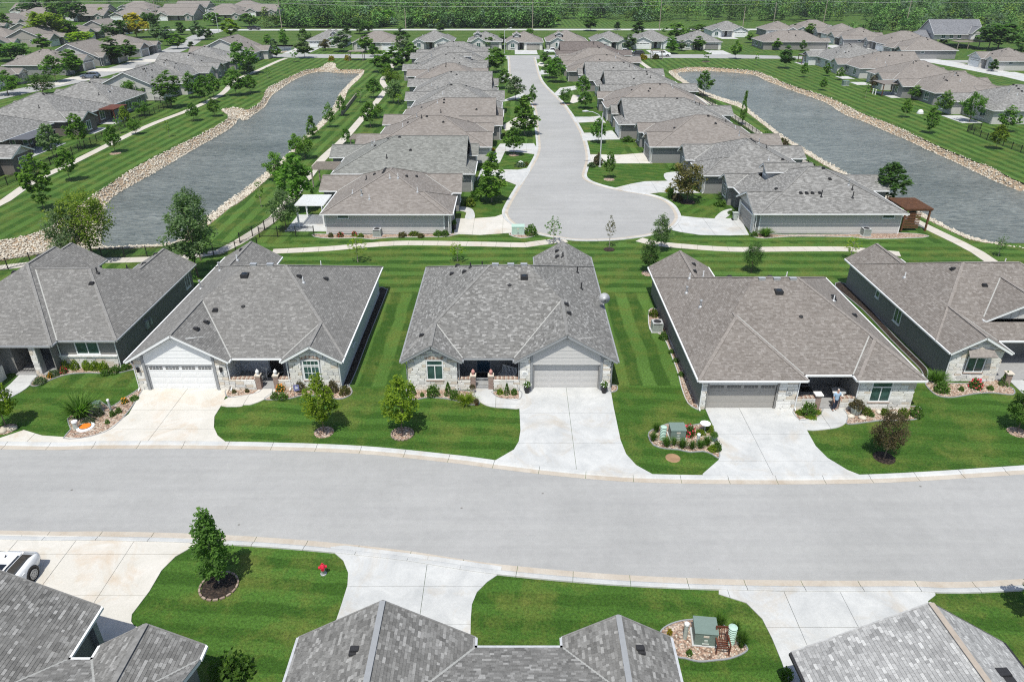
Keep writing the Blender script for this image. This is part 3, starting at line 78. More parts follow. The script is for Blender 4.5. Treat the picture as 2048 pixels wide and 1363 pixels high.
'shrubs':[(-35.71,49.61,0.32,0.75,'ball','lime','leftmost of five round shrubs under the double window of the leftmost house','shrubs in the gravel beds'),(-35,49.61,0.32,0.75,'ball','lime','second from left of five round shrubs under the double window of the leftmost house','shrubs in the gravel beds'),(-34,49.56,0.32,0.75,'ball','lime','middle of five round shrubs under the double window of the leftmost house','shrubs in the gravel beds'),(-33.31,49.48,0.32,0.75,'ball','lime','fourth from left of five round shrubs under the double window of the leftmost house','shrubs in the gravel beds'),(-32.6,49.36,0.32,0.75,'ball','lime','rightmost of five round shrubs under the double window of the leftmost house','shrubs in the gravel beds'),(-32.15,48.72,0.32,0.4,'ball','mid','low green shrub in front of the fourth and fifth round shrubs','shrubs in the gravel beds'),(-31.57,49.1,0.4,0.5,'ball','mid','green spreading shrub near the stone corner of the leftmost house','shrubs in the gravel beds'),(-30.98,49.61,0.4,0.4,'ball','mid','green creeper shrub at the end of the leftmost house bed','shrubs in the gravel beds'),(-36.61,47.5,0.46,0.4,'ball','blue','gray green catmint mound beside the left walkway','shrubs in the gravel beds'),(-36.17,48.6,0.43,0.4,'ball','blue','gray green mound behind the orange flowers','shrubs in the gravel beds'),(-35.58,48.98,0.24,0.5,'flower','red','red flowering clump before the stone pillar','shrubs in the gravel beds'),(-36.21,48.23,0.16,0.4,'flower','orange','small orange flower clump beside the left walkway','shrubs in the gravel beds'),(-30.99,42.92,1.08,1.5,'grass','spring','large pale ornamental grass clump beside the utility boxes','shrubs in the gravel beds'),(-29.76,43.03,0.32,0.5,'ball','sage','gray sage clump at the foot of the utility box','shrubs in the gravel beds'),(-28.66,44.63,0.22,0.4,'flower','orange','orange and red flower clump by the wide stained driveway','shrubs in the gravel beds'),(-28.72,42.92,0.2,0.4,'ball','mid','left one of two round green balls beside the driveway','shrubs in the gravel beds'),(-28.48,43.34,0.2,0.4,'ball','mid','right one of two round green balls beside the driveway','shrubs in the gravel beds'),(-28.61,41.97,0.14,0.3,'ball','mid','smallest green tuft nearest the orange manhole cover','shrubs in the gravel beds'),(-28.15,45.07,0.3,0.3,'ball','mid','flat green mound at the driveway edge past the orange flowers','shrubs in the gravel beds'),(-30.04,42.11,0.42,0.25,'ball','sage','flat sage ground plant behind the orange manhole cover','shrubs in the gravel beds'),(-17.71,45.24,0.3,0.5,'ball','mid','left green perennial beside the arched window house walkway','shrubs in the gravel beds'),(-17.09,45.13,0.34,0.5,'ball','mid','right green perennial beside the arched window house walkway','shrubs in the gravel beds'),(-17.61,46.35,0.3,0.5,'flower','orange','orange tinted perennial by the brick pillar','shrubs in the gravel beds'),(-16.05,46.35,0.38,0.8,'ball','plum','dark red rounded shrub behind the garden flag','shrubs in the gravel beds'),(-13.6,46.24,0.38,0.85,'ball','plum','dark red rounded shrub under the arched window, right of the tree','shrubs in the gravel beds'),(-12.65,45.9,0.38,0.6,'ball','bronze','bronze shrub at the right corner of the arched window house','shrubs in the gravel beds'),(-21.04,46.01,0.15,0.3,'ball','bronze','small brown plant by the wide driveway and stone wall','shrubs in the gravel beds'),(-20.09,46.12,0.15,0.3,'ball','bronze','small brown plant by the left brick pillar','shrubs in the gravel beds'),(-7.47,45.79,0.26,0.8,'conebush','mid','cone shaped shrub at the left corner of the blue door house','shrubs in the gravel beds'),(-5.94,45.67,0.45,0.8,'ball','mid','wide green shrub under the white window of the blue door house','shrubs in the gravel beds'),(-4.81,45.74,0.3,1,'conebush','mid','pointed shrub right of the wide green shrub','shrubs in the gravel beds'),(-4.26,45.23,0.34,0.7,'ball','mid','deep green shrub in front of the downspout','shrubs in the gravel beds'),(-3.39,44.69,0.59,0.5,'grass','lime','bright lime daylily clump beside the curved walk','shrubs in the gravel beds'),(-6.75,45.56,0.15,0.3,'ball','mid','tiny green plant between corner shrub and window shrub','shrubs in the gravel beds'),(-0.92,45.9,0.23,0.4,'ball','lime','left ball shrub of the small bed by the stone porch wall','shrubs in the gravel beds'),(-0.38,45.79,0.23,0.9,'conebush','mid','dwarf spruce in the small bed by the stone porch wall','shrubs in the gravel beds'),(0.16,45.85,0.23,0.45,'ball','mid','right ball shrub of the small bed by the stone porch wall','shrubs in the gravel beds'),(21.33,43.1,0.5,0.9,'ball','mid','bright green shrub amid moss in the bed by the house number','shrubs in the gravel beds'),(20.8,43.21,0.29,0.25,'ball','lime','yellow green moss mound left in the small porch bed','shrubs in the gravel beds'),(21.42,42.65,0.36,0.2,'ball','lime','yellow green moss mound in front of the bright shrub','shrubs in the gravel beds'),(22.07,43.21,0.25,0.25,'ball','lime','yellow green moss mound by the brick pillar','shrubs in the gravel beds'),(25.59,43.21,0.36,0.5,'ball','olive','first round olive shrub from the planter bowl','shrubs in the gravel beds'),(26.89,43.1,0.32,0.5,'ball','olive','second round olive shrub from the planter bowl','shrubs in the gravel beds'),(28.08,42.87,0.36,0.6,'ball','olive','third round olive shrub from the planter bowl','shrubs in the gravel beds'),(29.03,42.87,0.43,0.8,'ball','mid','biggest round shrub at the right end of the pebble bed','shrubs in the gravel beds'),(25.84,42.87,0.18,0.3,'ball','mid','tiny shrub next to the white boulder','shrubs in the gravel beds'),(10.01,40.91,0.24,0.7,'grass','mid','grass tuft behind the striped pedestal','shrubs in the gravel beds'),(9.61,39.88,0.24,0.7,'grass','mid','leftmost grass tuft of the utility bed','shrubs in the gravel beds'),(10.41,39.28,0.3,0.7,'grass','mid','grass tuft in front of the striped pedestal','shrubs in the gravel beds'),(10.93,39.38,0.2,0.6,'grass','mid','small grass tuft before the green transformer','shrubs in the gravel beds'),(11.43,39.08,0.3,0.7,'grass','mid','grass tuft before the transformer right corner','shrubs in the gravel beds'),(12.07,38.98,0.23,0.6,'grass','mid','lone grass tuft between transformer and white post','shrubs in the gravel beds'),(12.65,39.08,0.27,0.6,'grass','mid','grass tuft at the foot of the white post','shrubs in the gravel beds'),(13.13,39.38,0.27,0.7,'grass','mid','grass tuft right of the white post','shrubs in the gravel beds'),(12.21,40.6,0.38,0.7,'flower','red','red flowering shrub right of the green transformer','shrubs in the gravel beds'),(13.02,40.7,0.31,0.3,'ball','lime','yellow green ground plant by the birdbath','shrubs in the gravel beds'),(13.71,41.02,0.31,0.5,'ball','lime','lime shrub at the driveway edge by the birdbath','shrubs in the gravel beds'),(13.4,38.79,0.3,0.4,'ball','lime','left lime clump at the low end of the utility bed','shrubs in the gravel beds'),(13.7,38.88,0.3,0.6,'ball','mid','right lime clump at the low end of the utility bed','shrubs in the gravel beds'),(13.1,54.81,0.39,0.6,'ball','mid','green shrub below the side air conditioner','shrubs in the gravel beds'),(13.05,59.34,0.41,0.6,'ball','olive','yellow flowering shrub above the side air conditioner','shrubs in the gravel beds'),(13.29,52.29,0.25,0.3,'ball','mid','low plant halfway along the side bed','shrubs in the gravel beds'),(13.36,50.8,0.24,0.3,'ball','mid','lower plant along the side bed','shrubs in the gravel beds'),(13.32,48.56,0.24,0.3,'ball','mid','low plant near the front of the side bed','shrubs in the gravel beds'),(32.61,46.25,0.49,0.8,'ball','mid','dark green round shrub at the corner of the far right house','shrubs in the gravel beds'),(32.95,47.54,0.62,0.9,'grass','spring','pale grass clump against the far right house corner','shrubs in the gravel beds'),(35.51,46.76,0.42,0.7,'flower','red','pink red flowering shrub under the far right stone window','shrubs in the gravel beds'),(34.22,46.38,0.19,0.3,'ball','mid','small green plant between round shrub and pink flowers','shrubs in the gravel beds'),(36.51,46.51,0.23,0.3,'ball','mid','small green plant right of the pink flowers','shrubs in the gravel beds'),(37.91,47.15,0.35,1.1,'conebush','mid','cone shrub by the far right walkway pillar','shrubs in the gravel beds'),(7.66,24.05,0.12,0.3,'ball','gold','golden tuft at the left end of the near utility bed','shrubs in the gravel beds'),(8.36,22.87,0.14,0.3,'ball','mid','small green plant before the near transformer','shrubs in the gravel beds'),(10.14,24.4,0.27,1,'grass','mid','tall grass behind the brown chair, left','shrubs in the gravel beds'),(10.81,23.99,0.22,0.9,'grass','mid','tall grass behind the near striped pedestal','shrubs in the gravel beds'),(10.92,23.31,0.26,1,'grass','mid','tall grass right of the near striped pedestal','shrubs in the gravel beds'),(12.49,21.61,0.27,0.6,'ball','mid','shrub beside the near right driveway, lower edge','shrubs in the gravel beds'),(-12.79,21.62,0.82,1.3,'ball','mid','large leafy shrub in dark mulch beside the lower left gable','shrubs in the gravel beds'),(-11.7,81.34,0.6,0.4,'ball','olive','low yellow green plant along the first court house wall','shrubs in the gravel beds'),(-20.37,80.81,0.36,0.5,'flower','red','left red flowering shrub along the first court house wall','shrubs in the gravel beds'),(-21.46,80.64,0.3,0.5,'ball','bronze','bronze shrub at the left end of the first court house wall','shrubs in the gravel beds'),(-18.74,80.99,0.3,0.5,'flower','red','right red flowering shrub along the first court house wall','shrubs in the gravel beds'),(-17.9,80.64,0.36,0.4,'ball','olive','olive shrub left of the wall air conditioner','shrubs in the gravel beds'),(-13.01,80.81,0.47,0.5,'ball','bronze','bronze shrub right of the wall air conditioner','shrubs in the gravel beds'),(-10.79,80.64,0.41,0.4,'ball','bronze','brown low shrub near the right part of the same wall','shrubs in the gravel beds'),(-8.82,81.16,0.48,0.6,'ball','mid','green shrub left of the wall corner downspout','shrubs in the gravel beds'),(-7.99,81.16,0.48,0.6,'ball','mid','green shrub right at the wall corner downspout','shrubs in the gravel beds'),(2.27,81.52,0.72,1.1,'ball','mid','dense green shrub beside the pale cabinet by the court','shrubs in the gravel beds'),(28.8,80.99,0.42,0.5,'ball','mid','small shrub at the garage corner of the right corner house','shrubs in the gravel beds'),(30.11,80.99,0.77,0.9,'grass','mid','big grass clump along the right corner house wall','shrubs in the gravel beds'),(12.63,113.25,0.56,0.7,'ball','blue','blue green bush at the curb by the street lamp','shrubs in the gravel beds'),(13.71,114.52,0.64,1.6,'ball','plum','dark red bush behind the street lamp base','shrubs in the gravel beds'),(21.82,96.43,0.76,1.9,'grass','mid','tall reed grass right of the court','shrubs in the gravel beds'),(22.59,95.5,0.68,1,'ball','plum','dark shrub beside the tall reed grass','shrubs in the gravel beds'),(1.27,113.57,0.79,0.8,'ball','blue','blue juniper beside the white dome on the court lawn','shrubs in the gravel beds'),(2.24,114.2,0.4,0.6,'ball','bronze','bronze shrub right of the blue juniper','shrubs in the gravel beds'),(-5.61,92.78,0.67,1,'ball','olive','yellow green bush by the first left court house entry','shrubs in the gravel beds'),(-5,95.5,0.82,1.3,'ball','mid','green bush behind the big court lawn tree','shrubs in the gravel beds'),(22.24,99.34,0.57,0.5,'ball','gold','yellow bush by the right court walkway','shrubs in the gravel beds'),(25.68,111.41,0.94,0.8,'ball','mid','green bush at the entry of a right court house','shrubs in the gravel beds'),(29.15,95.96,0.96,0.9,'grass','mid','ornamental grass under the window of the corner house','shrubs in the gravel beds'),(27.78,92.78,0.67,0.7,'ball','mid','second grass clump nearer the corner house walkway','shrubs in the gravel beds'),(28.46,89.36,0.52,0.5,'ball','mid','little shrub bed by the trash bin','shrubs in the gravel beds'),(46.83,124.82,0.95,1.8,'ball','plum','dark red bush by the right pond path','shrubs in the gravel beds'),(-59.36,250.91,0.99,1.4,'ball','gold','yellow bush left of the far gazebo','shrubs in the gravel beds'),(-53.94,250.91,0.99,1.4,'ball','gold','yellow bush right of the far gazebo','shrubs in the gravel beds'),(43.52,253.61,1.33,1.4,'ball','gold','yellow bush left of the right gazebo','shrubs in the gravel beds'),(47.92,254.98,1,1.4,'ball','gold','yellow bush right of the right gazebo','shrubs in the gravel beds'),(-3.44,124.08,0.52,0.5,'ball','gold','yellow bush at a left row driveway, lower','shrubs in the gravel beds'),(-1.12,136.04,0.65,0.5,'ball','olive','olive shrub before a left row garage','shrubs in the gravel beds'),(23.27,137.79,0.76,0.7,'ball','mid','green shrub bed by the fourth right row house','shrubs in the gravel beds'),(20.94,131.42,0.91,0.9,'ball','mid','shrub group by the third right row entry','shrubs in the gravel beds')],
'fix':{'transformer_a':(11.31,39.92),
'louver_a':(10.28,40.02),
'post_a':(12.56,39.48),
'birdbath':(13.35,40.91),
'greenpot':(13.73,39.84),
'dirt':(10.6,38),
'transformer_b':(9.21,23.33),
'post_b':(8.34,23.78),
'louver_b':(10.47,23.54),
'chair':(9.94,23.15),
'ubox':(-29.98,43.24),
'upost':(-29.19,43.59),
'manhole':(-29.91,41.47),
'stub':(-30.46,41.31),
'hydrant':(-10.06,27.91),
'wheel':(-25.26,27.52),
'man':(23.41,43.6),
'potL':(1.14,46.01),
'potR':(6.97,46.01),
'bowl':(24.82,43.21),
'ac4':(12.8,55.98),
'ac1':(-16.01,80.64),
'acR':(42.11,80.81),
'flag':(-16.08,45.46),
'lampost':(13.96,113.38),
'lamp2':(-2.65,271.06),
'cab':(0.72,81.34),
'dome1':(1.44,113.88),
'bin':(28.11,86.94),
'domeR':(87.55,158.37),
'xfR':(87.44,196.59),
'postR':(88.7,183.84),
'postR2':(88.65,182.36),
'pick1':(14.15,271.06),
'pick2':(50.87,259.18),
'pick3':(39.23,269.52),
'dark':(43.17,262.06),
'van':(17.48,285.7),
'carL':(-117.25,210.12),
'farv':(-122.17,377.13),
'pergW':[(-26.51,81.34)],
'rockL1':(-35.37,41.02),
'rockL2':(-34.89,41.22)},
'boulders':[(26.52,43.33),(25.03,42.54),(27.62,43.1),(24.3,42.76),(-35.37,41.02),(-34.89,41.22),(13.42,40.08),(13.49,39.38)],
'sprays':[],
'rings':[(-13.06,40.9,0.75),(-7.58,40.66,0.75),(-15.34,27.04,0.95),(24.52,38.01,0.75),(35.09,40.9,0.7),(-35.31,41.26,0.7),(11,76.48,0.7),(14.29,69.43,0.8),(23.76,94.58,1.2),(14.53,105.9,0.9),(0.34,121.21,1),(-67.4,122.27,1),(62.85,246.95,1.2),(12.09,169.27,1.2),(4.76,167.99,1),(36.87,72.96,0.6)],
'poles':[(-177.96,392.23),(-110.68,374.24),(-51.01,374.24),(9.19,347.56),(67.75,357.78),(112,378),(130,388),(158,396),(196,388),(290,392)]}
# ------------------------------------------------------------------ materials
MATS={}
class NB:
    def __init__(s,name):
        s.m=bpy.data.materials.new(name); s.m.use_nodes=True; s.t=s.m.node_tree; s.p=s.t.nodes['Principled BSDF']; s.o=s.t.nodes['Material Output']
        s.p.inputs['Specular IOR Level'].default_value=.3
    def n(s,typ,**kw):
        nd=s.t.nodes.new('ShaderNode'+typ)
        for k,v in kw.items(): setattr(nd,k,v)
        return nd
    def l(s,a,b): s.t.links.new(a,b)
    def pos(s): return s.n('NewGeometry').outputs['Position']
    def obj(s): return s.n('TexCoord').outputs['Object']
    def uv(s): return s.n('TexCoord').outputs['UV']
    def noise(s,co,scale,detail=3,rough=.6,dist=0):
        nd=s.n('TexNoise'); nd.inputs['Scale'].default_value=scale; nd.inputs['Detail'].default_value=detail; nd.inputs['Roughness'].default_value=rough; nd.inputs['Distortion'].default_value=dist
        s.l(co,nd.inputs['Vector']); return nd.outputs['Fac']
    def ramp(s,f,*st):
        nd=s.n('ValToRGB'); e=nd.color_ramp.elements
        while len(e)<len(st): e.new(.5)
        for i,(p,c) in enumerate(st): e[i].position=p; e[i].color=(*c,1) if len(c)==3 else c
        s.l(f,nd.inputs[0]); return nd.outputs[0]
    def mix(s,f,a,b,mode='MIX'):
        nd=s.n('Mix',data_type='RGBA',blend_type=mode)
        for v,i in ((f,0),(a,6),(b,7)):
            if isinstance(v,(int,float)): nd.inputs[i].default_value=v
            elif isinstance(v,tuple): nd.inputs[i].default_value=(*v,1)
            else: s.l(v,nd.inputs[i])
        return nd.outputs[2]
    def math(s,op,a,b=0.):
        nd=s.n('Math',operation=op)
        for v,i in ((a,0),(b,1)):
            if isinstance(v,(int,float)): nd.inputs[i].default_value=v
            else: s.l(v,nd.inputs[i])
        return nd.outputs[0]
    def col(s,c):
        if isinstance(c,tuple): s.p.inputs['Base Color'].default_value=(*c,1)
        else: s.l(c,s.p.inputs['Base Color'])
    def bump(s,h,strength=.3,dist=.02):
        nd=s.n('Bump'); nd.inputs['Strength'].default_value=strength; nd.inputs['Distance'].default_value=dist
        s.l(h,nd.inputs['Height']); s.l(nd.outputs[0],s.p.inputs['Normal'])
    def done(s,rough=.8,metal=0.):
        s.p.inputs['Roughness'].default_value=rough; s.p.inputs['Metallic'].default_value=metal
        MATS[s.m.name]=s.m; return s.m
def g3(v,t=0.): return (v*(1+t),v,v*(1-t))
def plain(name,c,rough=.6,metal=0.,var=.12,scale=6.,world=False):
    b=NB(name); f=b.noise(b.pos() if world else b.obj(),scale,3)
    b.col(b.ramp(f,(.3,tuple(max(0,v*(1-var)) for v in c)),(.7,tuple(min(1,v*(1+var)) for v in c)))); return b.done(rough,metal)
def grassmat(name,stripe,d=(.026,.064,.009),li=(.056,.118,.022),soft=0):
    b=NB(name); u=b.n('SeparateXYZ'); b.l(b.uv(),u.inputs[0]); ps=b.pos()
    wob=b.noise(ps,.25,2); uu=b.math('ADD',u.outputs[0],b.math('MULTIPLY',wob,1.1 if soft else .7))
    s=b.math('SINE',b.math('MULTIPLY',uu,math.pi/stripe)); f=b.math('ADD',b.math('MULTIPLY',s,2.2),.5)
    nd=b.n('Clamp'); b.l(f,nd.inputs[0])
    wash=b.noise(ps,.09,3)
    ff=b.math('MULTIPLY',nd.outputs[0],b.ramp(wash,(.35,(.25 if soft else .5,)*3),(.62,(.85 if soft else 1.,)*3)))
    fine=b.noise(ps,7,9,.88); mid=b.noise(ps,.6,4,.7)
    c=b.mix(ff,d,li)
    c=b.mix(b.ramp(mid,(.35,(0,)*3),(.75,(.55,)*3)),c,(.050,.108,.014))
    c=b.mix(b.ramp(b.noise(ps,.30,5,.75),(.47,(0,)*3),(.70,(.75,)*3)),c,(.125,.142,.032))
    c=b.mix(1.,c,b.ramp(fine,(.35,(.30,)*3),(.65,(1.75,)*3)),'MULTIPLY')
    vf=b.noise(ps,26,2,.8); c=b.mix(1.,c,b.ramp(vf,(.3,(.72,)*3),(.7,(1.25,)*3)),'MULTIPLY')
    b.col(c); b.bump(vf,.5,.03); b.p.inputs['Specular IOR Level'].default_value=.15; return b.done(.85)
M_GRASS=grassmat('grass_striped',1.05,(.030,.074,.011),(.082,.160,.032)); M_GRASSN=grassmat('grass_lawn_striped',.8,(.031,.078,.010),(.062,.138,.022),1)
M_FIELD=grassmat('grass_field',7.,(.05,.10,.018),(.075,.125,.03))
def road():
    b=NB('asphalt_light'); ps=b.pos(); a=b.noise(ps,.12,4); f=b.noise(ps,30,3,.8); m=b.noise(ps,2.2,4,.7)
    mp=b.n('Mapping'); b.l(ps,mp.inputs[0]); mp.inputs['Scale'].default_value=(.05,1.1,1); tr=b.noise(mp.outputs[0],1.,5,.7)
    bl=b.noise(ps,.45,6,.7,.8); c=b.ramp(a,(.3,(.318,.319,.311)),(.7,(.368,.368,.360))); c=b.mix(1.,c,b.ramp(bl,(.35,(.96,)*3),(.6,(1.02,)*3)),'MULTIPLY')
    c=b.mix(1.,c,b.ramp(f,(.25,(.85,)*3),(.75,(1.13,)*3)),'MULTIPLY'); c=b.mix(1.,c,b.ramp(m,(.3,(.955,)*3),(.7,(1.04,)*3)),'MULTIPLY')
    c=b.mix(1.,c,b.ramp(tr,(.3,(.92,.92,.93)),(.7,(1.05,)*3)),'MULTIPLY')
    sp=b.n('TexVoronoi'); sp.inputs['Scale'].default_value=.45; b.l(ps,sp.inputs['Vector'])
    c=b.mix(b.ramp(sp.outputs['Distance'],(.018,(.75,)*3),(.045,(0,)*3)),c,(.12,.11,.1))
    b.col(c); b.bump(f,.25,.01); return b.done(.9)
M_ROAD=road()
def conc(name,c0,c1,stain=(.42,.30,.18),amt=.5):
    b=NB(name); ps=b.pos(); a=b.noise(ps,.55,6,.7,.5); f=b.noise(ps,11,4,.75); s=b.noise(ps,.28,5,.68,1.2)
    c=b.ramp(a,(.3,c0),(.7,c1)); c=b.mix(b.ramp(s,(.52,(0,)*3),(.72,(amt,)*3)),c,stain)
    c=b.mix(1.,c,b.ramp(f,(.3,(.93,)*3),(.7,(1.06,)*3)),'MULTIPLY'); b.col(c); b.bump(f,.15,.01); return b.done(.85)
M_CONC=conc('concrete',(.40,.41,.41),(.555,.56,.55),(.42,.36,.28),.6)
M_CONCW=conc('concrete_stained',(.50,.48,.43),(.60,.575,.53),(.46,.34,.22),.55)
M_PAN=conc('gutter_pan',(.40,.35,.29),(.50,.46,.40),(.33,.26,.18),.6)
M_PATH=conc('path_concrete',(.46,.43,.38),(.56,.52,.46),(.44,.33,.22),.4)
def gravel(name,cs):
    b=NB(name); ps=b.pos(); v=b.n('TexVoronoi'); v.inputs['Scale'].default_value=8.5; b.l(ps,v.inputs['Vector'])
    sp=b.n('SeparateColor'); b.l(v.outputs['Color'],sp.inputs[0])
    c=b.ramp(sp.outputs[0],*[(i/(len(cs)-1),k) for i,k in enumerate(cs)])
    d=v.outputs['Distance']; c=b.mix(1.,c,b.ramp(d,(.35,(1.05,)*3),(.75,(.45,)*3)),'MULTIPLY')
    b.col(c); b.bump(b.math('SUBTRACT',1.,d),.8,.06); return b.done(.85)
M_GRAVEL=gravel('pink_gravel',[(.22,.14,.10),(.42,.29,.21),(.5,.4,.32),(.34,.2,.14),(.56,.5,.43)])
M_MULCH=gravel('dark_mulch',[(.018,.013,.010),(.05,.033,.024),(.03,.022,.018),(.07,.05,.035)])
M_SOIL=plain('soil',(.30,.19,.11),.95,var=.3,scale=1.2,world=True)
def rock():
    b=NB('limestone_rock'); f=b.noise(b.pos(),1.6,5,.7); at=b.n('Attribute',attribute_name='tone')
    c=b.ramp(at.outputs['Fac'],(0,(.40,.35,.28)),(.45,(.52,.47,.385)),(1,(.63,.585,.50))); c=b.mix(1.,c,b.ramp(f,(.3,(.75,)*3),(.7,(1.15,)*3)),'MULTIPLY'); b.col(c); return b.done(.9)
M_ROCK=rock()
M_BANK=plain('bank_earth',(.33,.25,.17),.95,var=.35,scale=.9,world=True)
def water():
    b=NB('pond_water'); ps=b.pos(); mp=b.n('Mapping'); b.l(ps,mp.inputs[0]); mp.inputs['Scale'].default_value=(.55,1.5,1); mp.inputs['Rotation'].default_value=(0,0,.25)
    a=b.noise(mp.outputs[0],1.5,5,.65,.8); l=b.noise(mp.outputs[0],.05,5,.7,.6)
    c=b.ramp(l,(.32,(.098,.114,.109)),(.68,(.172,.189,.181))); c=b.mix(1.,c,b.ramp(a,(.30,(.42,.47,.5)),(.70,(1.65,1.6,1.55))),'MULTIPLY')  # sheen painted into the colour: broad wind streaks, light and dark ripples
    b.col(c); b.bump(a,.8,.3); b.p.inputs['Specular IOR Level'].default_value=.5; b.p.inputs['IOR'].default_value=1.33; return b.done(.2)
M_WATER=water()
def shingle(name,dk,md,lt,far):
    b=NB(name)
    if far:
        br=b.n('TexBrick'); b.l(b.uv(),br.inputs['Vector']); br.offset=.5
        for k,v in (('Scale',1.),('Brick Width',.42),('Row Height',.17),('Mortar Size',.012),('Bias',0.)): br.inputs[k].default_value=v
        br.inputs['Color1'].default_value=(0,0,0,1); br.inputs['Color2'].default_value=(1,1,1,1); br.inputs['Mortar'].default_value=(.1,.1,.1,1)
        sp=b.n('SeparateColor'); b.l(br.outputs['Color'],sp.inputs[0]); f=sp.outputs[0]
        f2=b.noise(b.uv(),2.6,4,.75); f=b.math('ADD',b.math('MULTIPLY',f,.45),b.math('MULTIPLY',f2,.75))
        c=b.ramp(f,(.2,dk),(.55,md),(.95,lt)); b.bump(br.outputs['Fac'],.3,.02)
    else:
        at=b.n('Attribute',attribute_name='tone'); f=b.noise(b.pos(),14,3,.7)
        c=b.ramp(at.outputs['Fac'],(0.,dk),(.5,md),(1.,lt)); c=b.mix(1.,c,b.ramp(f,(.3,(.82,)*3),(.7,(1.15,)*3)),'MULTIPLY')
    l=b.noise(b.pos(),.5,3); c=b.mix(1.,c,b.ramp(l,(.3,(.93,)*3),(.7,(1.05,)*3)),'MULTIPLY')
    b.col(c); b.p.inputs['Specular IOR Level'].default_value=.2; return b.done(.92)
SHC={'gray':((.117,.115,.110),(.188,.185,.177),(.35,.346,.334)),'soft':((.145,.141,.134),(.195,.19,.181),(.285,.279,.266)),'brown':((.15,.132,.117),(.208,.188,.171),(.28,.259,.24)),
 'green':((.115,.117,.108),(.185,.188,.175),(.285,.29,.27)),'dark':((.085,.07,.063),(.135,.117,.108),(.19,.165,.155)),
 'light':((.23,.23,.228),(.34,.34,.336),(.52,.52,.51)),'slate':((.10,.105,.115),(.17,.175,.19),(.24,.245,.26))}
M_SH={}
for k,v in SHC.items(): M_SH[k]=shingle('shingles_'+k,*v,False); M_SH[k+'_far']=shingle('shingles_roof_'+k,*v,True)
def capmat(k):
    v=SHC[k][1]; return plain('ridge_shingle_'+k,tuple(x*1.08 for x in v),.9,var=.22,scale=5)
M_CAP={k:capmat(k) for k in SHC}
M_VALLEY=plain('valley_flashing',(.36,.36,.34),.6,var=.08)
M_BEIGECAP=plain('ridge_cap_beige',(.36,.31,.26),.9,var=.1,scale=4)
def siding(name,c,row=.18):
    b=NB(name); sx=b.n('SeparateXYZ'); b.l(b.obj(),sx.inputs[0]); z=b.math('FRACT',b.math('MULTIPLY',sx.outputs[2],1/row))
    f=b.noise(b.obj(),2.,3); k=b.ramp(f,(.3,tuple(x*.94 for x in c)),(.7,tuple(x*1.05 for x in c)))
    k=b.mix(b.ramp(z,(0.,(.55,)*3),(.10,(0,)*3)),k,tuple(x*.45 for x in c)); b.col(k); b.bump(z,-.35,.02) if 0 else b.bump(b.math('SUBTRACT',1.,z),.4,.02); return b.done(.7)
SIDC={'charcoal':(.23,.224,.212),'mid':(.24,.24,.238),'lightgray':(.50,.49,.475),'white':(.62,.63,.64),'tan':(.34,.32,.29),'bluegray':(.26,.30,.33),'brownside':(.145,.128,.118),'taupe':(.33,.315,.29)}
M_SID={k:siding('siding_'+k,v) for k,v in SIDC.items()}
M_PAINT={k:plain('painted_board_'+k,v,.6,var=.05) for k,v in SIDC.items()}
M_WHITE=plain('white_trim',(.74,.75,.75),.45,var=.04); M_GTRIM=plain('gray_trim',(.27,.28,.29),.55,var=.05)
M_STONE=[plain('limestone_block_%s'%n,c,.9,var=.2,scale=5) for n,c in (('pale',(.72,.71,.68)),('cream',(.66,.64,.59)),('gray',(.55,.545,.525)),('warm',(.58,.52,.44)))]
M_MORT=plain('mortar',(.36,.35,.33),.95)
def brick():
    b=NB('brick_masonry'); br=b.n('TexBrick'); b.l(b.obj(),br.inputs['Vector'])
    mp=b.n('Mapping'); mp.inputs['Rotation'].default_value=(R(90),0,0); b.l(b.obj(),mp.inputs[0]); b.l(mp.outputs[0],br.inputs['Vector'])
    for k,v in (('Scale',1.),('Brick Width',.2),('Row Height',.075),('Mortar Size',.008)): br.inputs[k].default_value=v
    br.inputs['Color1'].default_value=(.19,.11,.085,1); br.inputs['Color2'].default_value=(.30,.21,.17,1); br.inputs['Mortar'].default_value=(.34,.31,.28,1)
    b.col(br.outputs['Color']); b.bump(br.outputs['Fac'],-.3,.01); return b.done(.9)
M_BRICK=brick()
def glass(name,c,rough=.06):
    b=NB(name); f=b.noise(b.obj(),1.2,2); b.col(b.ramp(f,(.35,tuple(x*.6 for x in c)),(.65,tuple(x*1.3 for x in c)))); b.p.inputs['Specular IOR Level'].default_value=.8; return b.done(rough)
M_GLASS=glass('window_glass',(.045,.095,.09)); M_GLASSD=glass('dark_glass',(.02,.025,.03)); M_CARGL=glass('car_glass',(.012,.014,.018),.04)
M_BLACK=plain('black_metal',(.016,.016,.018),.45,var=.1); M_DKMETAL=plain('dark_vent_plastic',(.028,.028,.03),.6)
M_GALV=plain('galvanised_metal',(.46,.47,.48),.4,.4); M_ALU=plain('pale_metal',(.6,.61,.62),.35,.3)
M_UGREEN=plain('utility_green',(.16,.215,.19),.5,var=.06); M_UGREENL=plain('pale_green_plastic',(.40,.55,.47),.45,var=.05); M_UDARK=plain('utility_dark_slot',(.05,.09,.085),.6)
M_UGRAY=plain('utility_gray',(.38,.42,.39),.5)
M_RED=plain('red_paint',(.52,.02,.045),.35,var=.1); M_ORANGE=plain('orange_plastic',(.72,.20,.025),.6,var=.1)
M_WOODR=plain('red_stained_wood',(.115,.038,.022),.7,var=.25,scale=3); M_WOODB=plain('brown_wood',(.13,.06,.03),.75,var=.25,scale=3); M_WOODG=plain('weathered_wood',(.24,.21,.18),.85,var=.2,scale=3)
